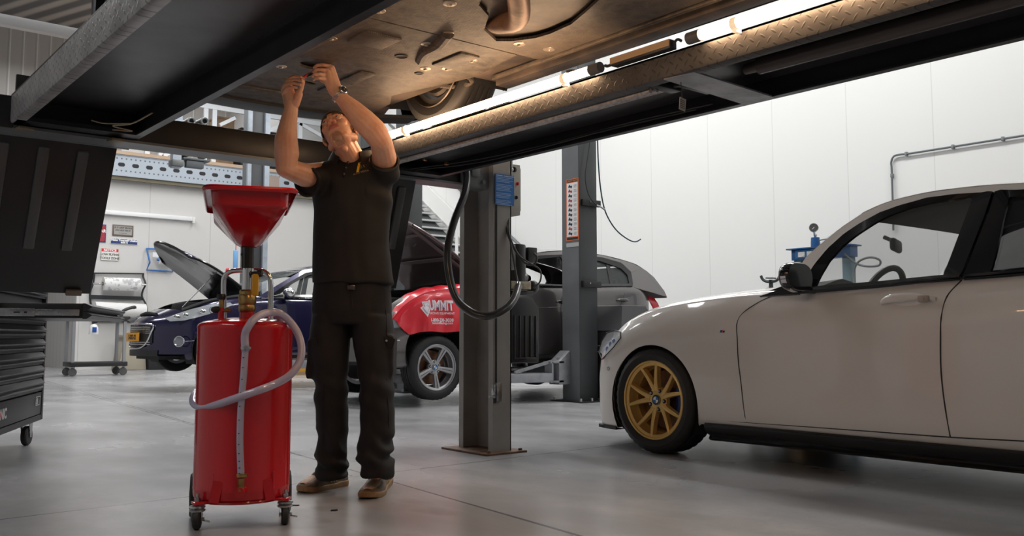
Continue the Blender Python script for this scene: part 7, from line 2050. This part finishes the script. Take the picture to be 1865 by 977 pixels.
for zo in (.0, .045): g.rings([[TB_(s_, eo + e_, zd - .01 + zo + z_) for e_, z_ in ((0, 0), (.02, .0), (.045, .018), (.045, .024), (.01, .040), (0, .040))] for s_ in (.0, Wc - .03)], True)
obj('drawer_front', g, drm, od, sharp=20)
g = G(); boxT(g, Wc - .062, Wc - .052, .0, .42, zd + .008, zd + .042, .001); boxT(g, Wc - .054, Wc - .046, -.02, .20, zd + .004, zd + .046, .001)
obj('drawer_slide', g, steel, od)
obj('slide_hole', boxT(boxT(G(), Wc - .0465, Wc - .0455, .10, .13, zd + .022, zd + .028), Wc - .0465, Wc - .0455, .15, .165, zd + .02, zd + .03), black_plastic, od)
ctext = lambda body_, s_, z_, h, m_, nm, bold=.002: obj(nm, text_g(body_, h, TB_(s_, .0012, z_), dirc, ZUP, .0006, 'LEFT', bold=bold), m_, pnl, smooth=False)
ctext('SONIC', 1.13, .240, .078, mat('logo_white', (.55, .55, .56), .4), 'brand_lettering', .003)
ctext('2.8', .20, .265, .050, MATS['logo_white'], 'series_lettering', .001)
g = G()
pts = [TB_(s_, .003, z_) for s_, z_ in ((.215, .258), (.20, .31), (.09, .31), (.105, .258), (.215, .258))]
for a_, b_ in zip(pts[:-1], pts[1:]): g.bar(a_, b_, .003, .004, nc)
obj('logo_outline', g, MATS['logo_white'], pnl)
obj('red_dot', G().lathe([(0, 0), (.012, .001)], TB_(1.03, .003, .265), nc, 16), red, pnl)
for s_, e_ in ((.12, -.06), (Wc - .12, -.06), (.12, -.48), (Wc - .12, -.48)):
    c = TB_(s_, e_, .062)
    w_ = obj('caster', G().lathe([(0, -.018), (.03, -.020), (.055, -.018), (.062, -.010), (.062, .010), (.055, .018), (.03, .020), (0, .018)], c, (.85, -.5, 0), 36), rubber, tc_)
    ax_ = Vector((.85, -.5, 0)).normalized(); fw_ = ax_.cross(ZUP)
    g = G()
    for sd in (-1, 1): g.prism([(-.035, .098), (.035, .098), (.012, -.01), (-.012, -.01)], c + ax_ * (.026 * sd), fw_, ZUP, .003)
    g.bar(c + ax_ * -.03 + ZUP * .095, c + ax_ * .03 + ZUP * .095, .07, .006)
    obj('fork', g, steel, w_)
# black things standing on it are hidden by the ramp flap; small debris on the floor
t = thing('floor_scrap', 'dark scrap of rubber on the floor in front of the mechanic', 'debris', tuple(az(605, 931, 0)))
obj('scrap', G().prism([(0, 0), (.02, .004), (.026, .014), (.012, .022), (.002, .012)], az(602, 932, 0), RT, -TC_, .006, .001), interior_m, t)
obj('chip', G().prism([(0, 0), (.03, .0), (.034, .006), (.004, .008)], az(530, 922, 0), RT, -TC_, .004, .001), interior_m, t)
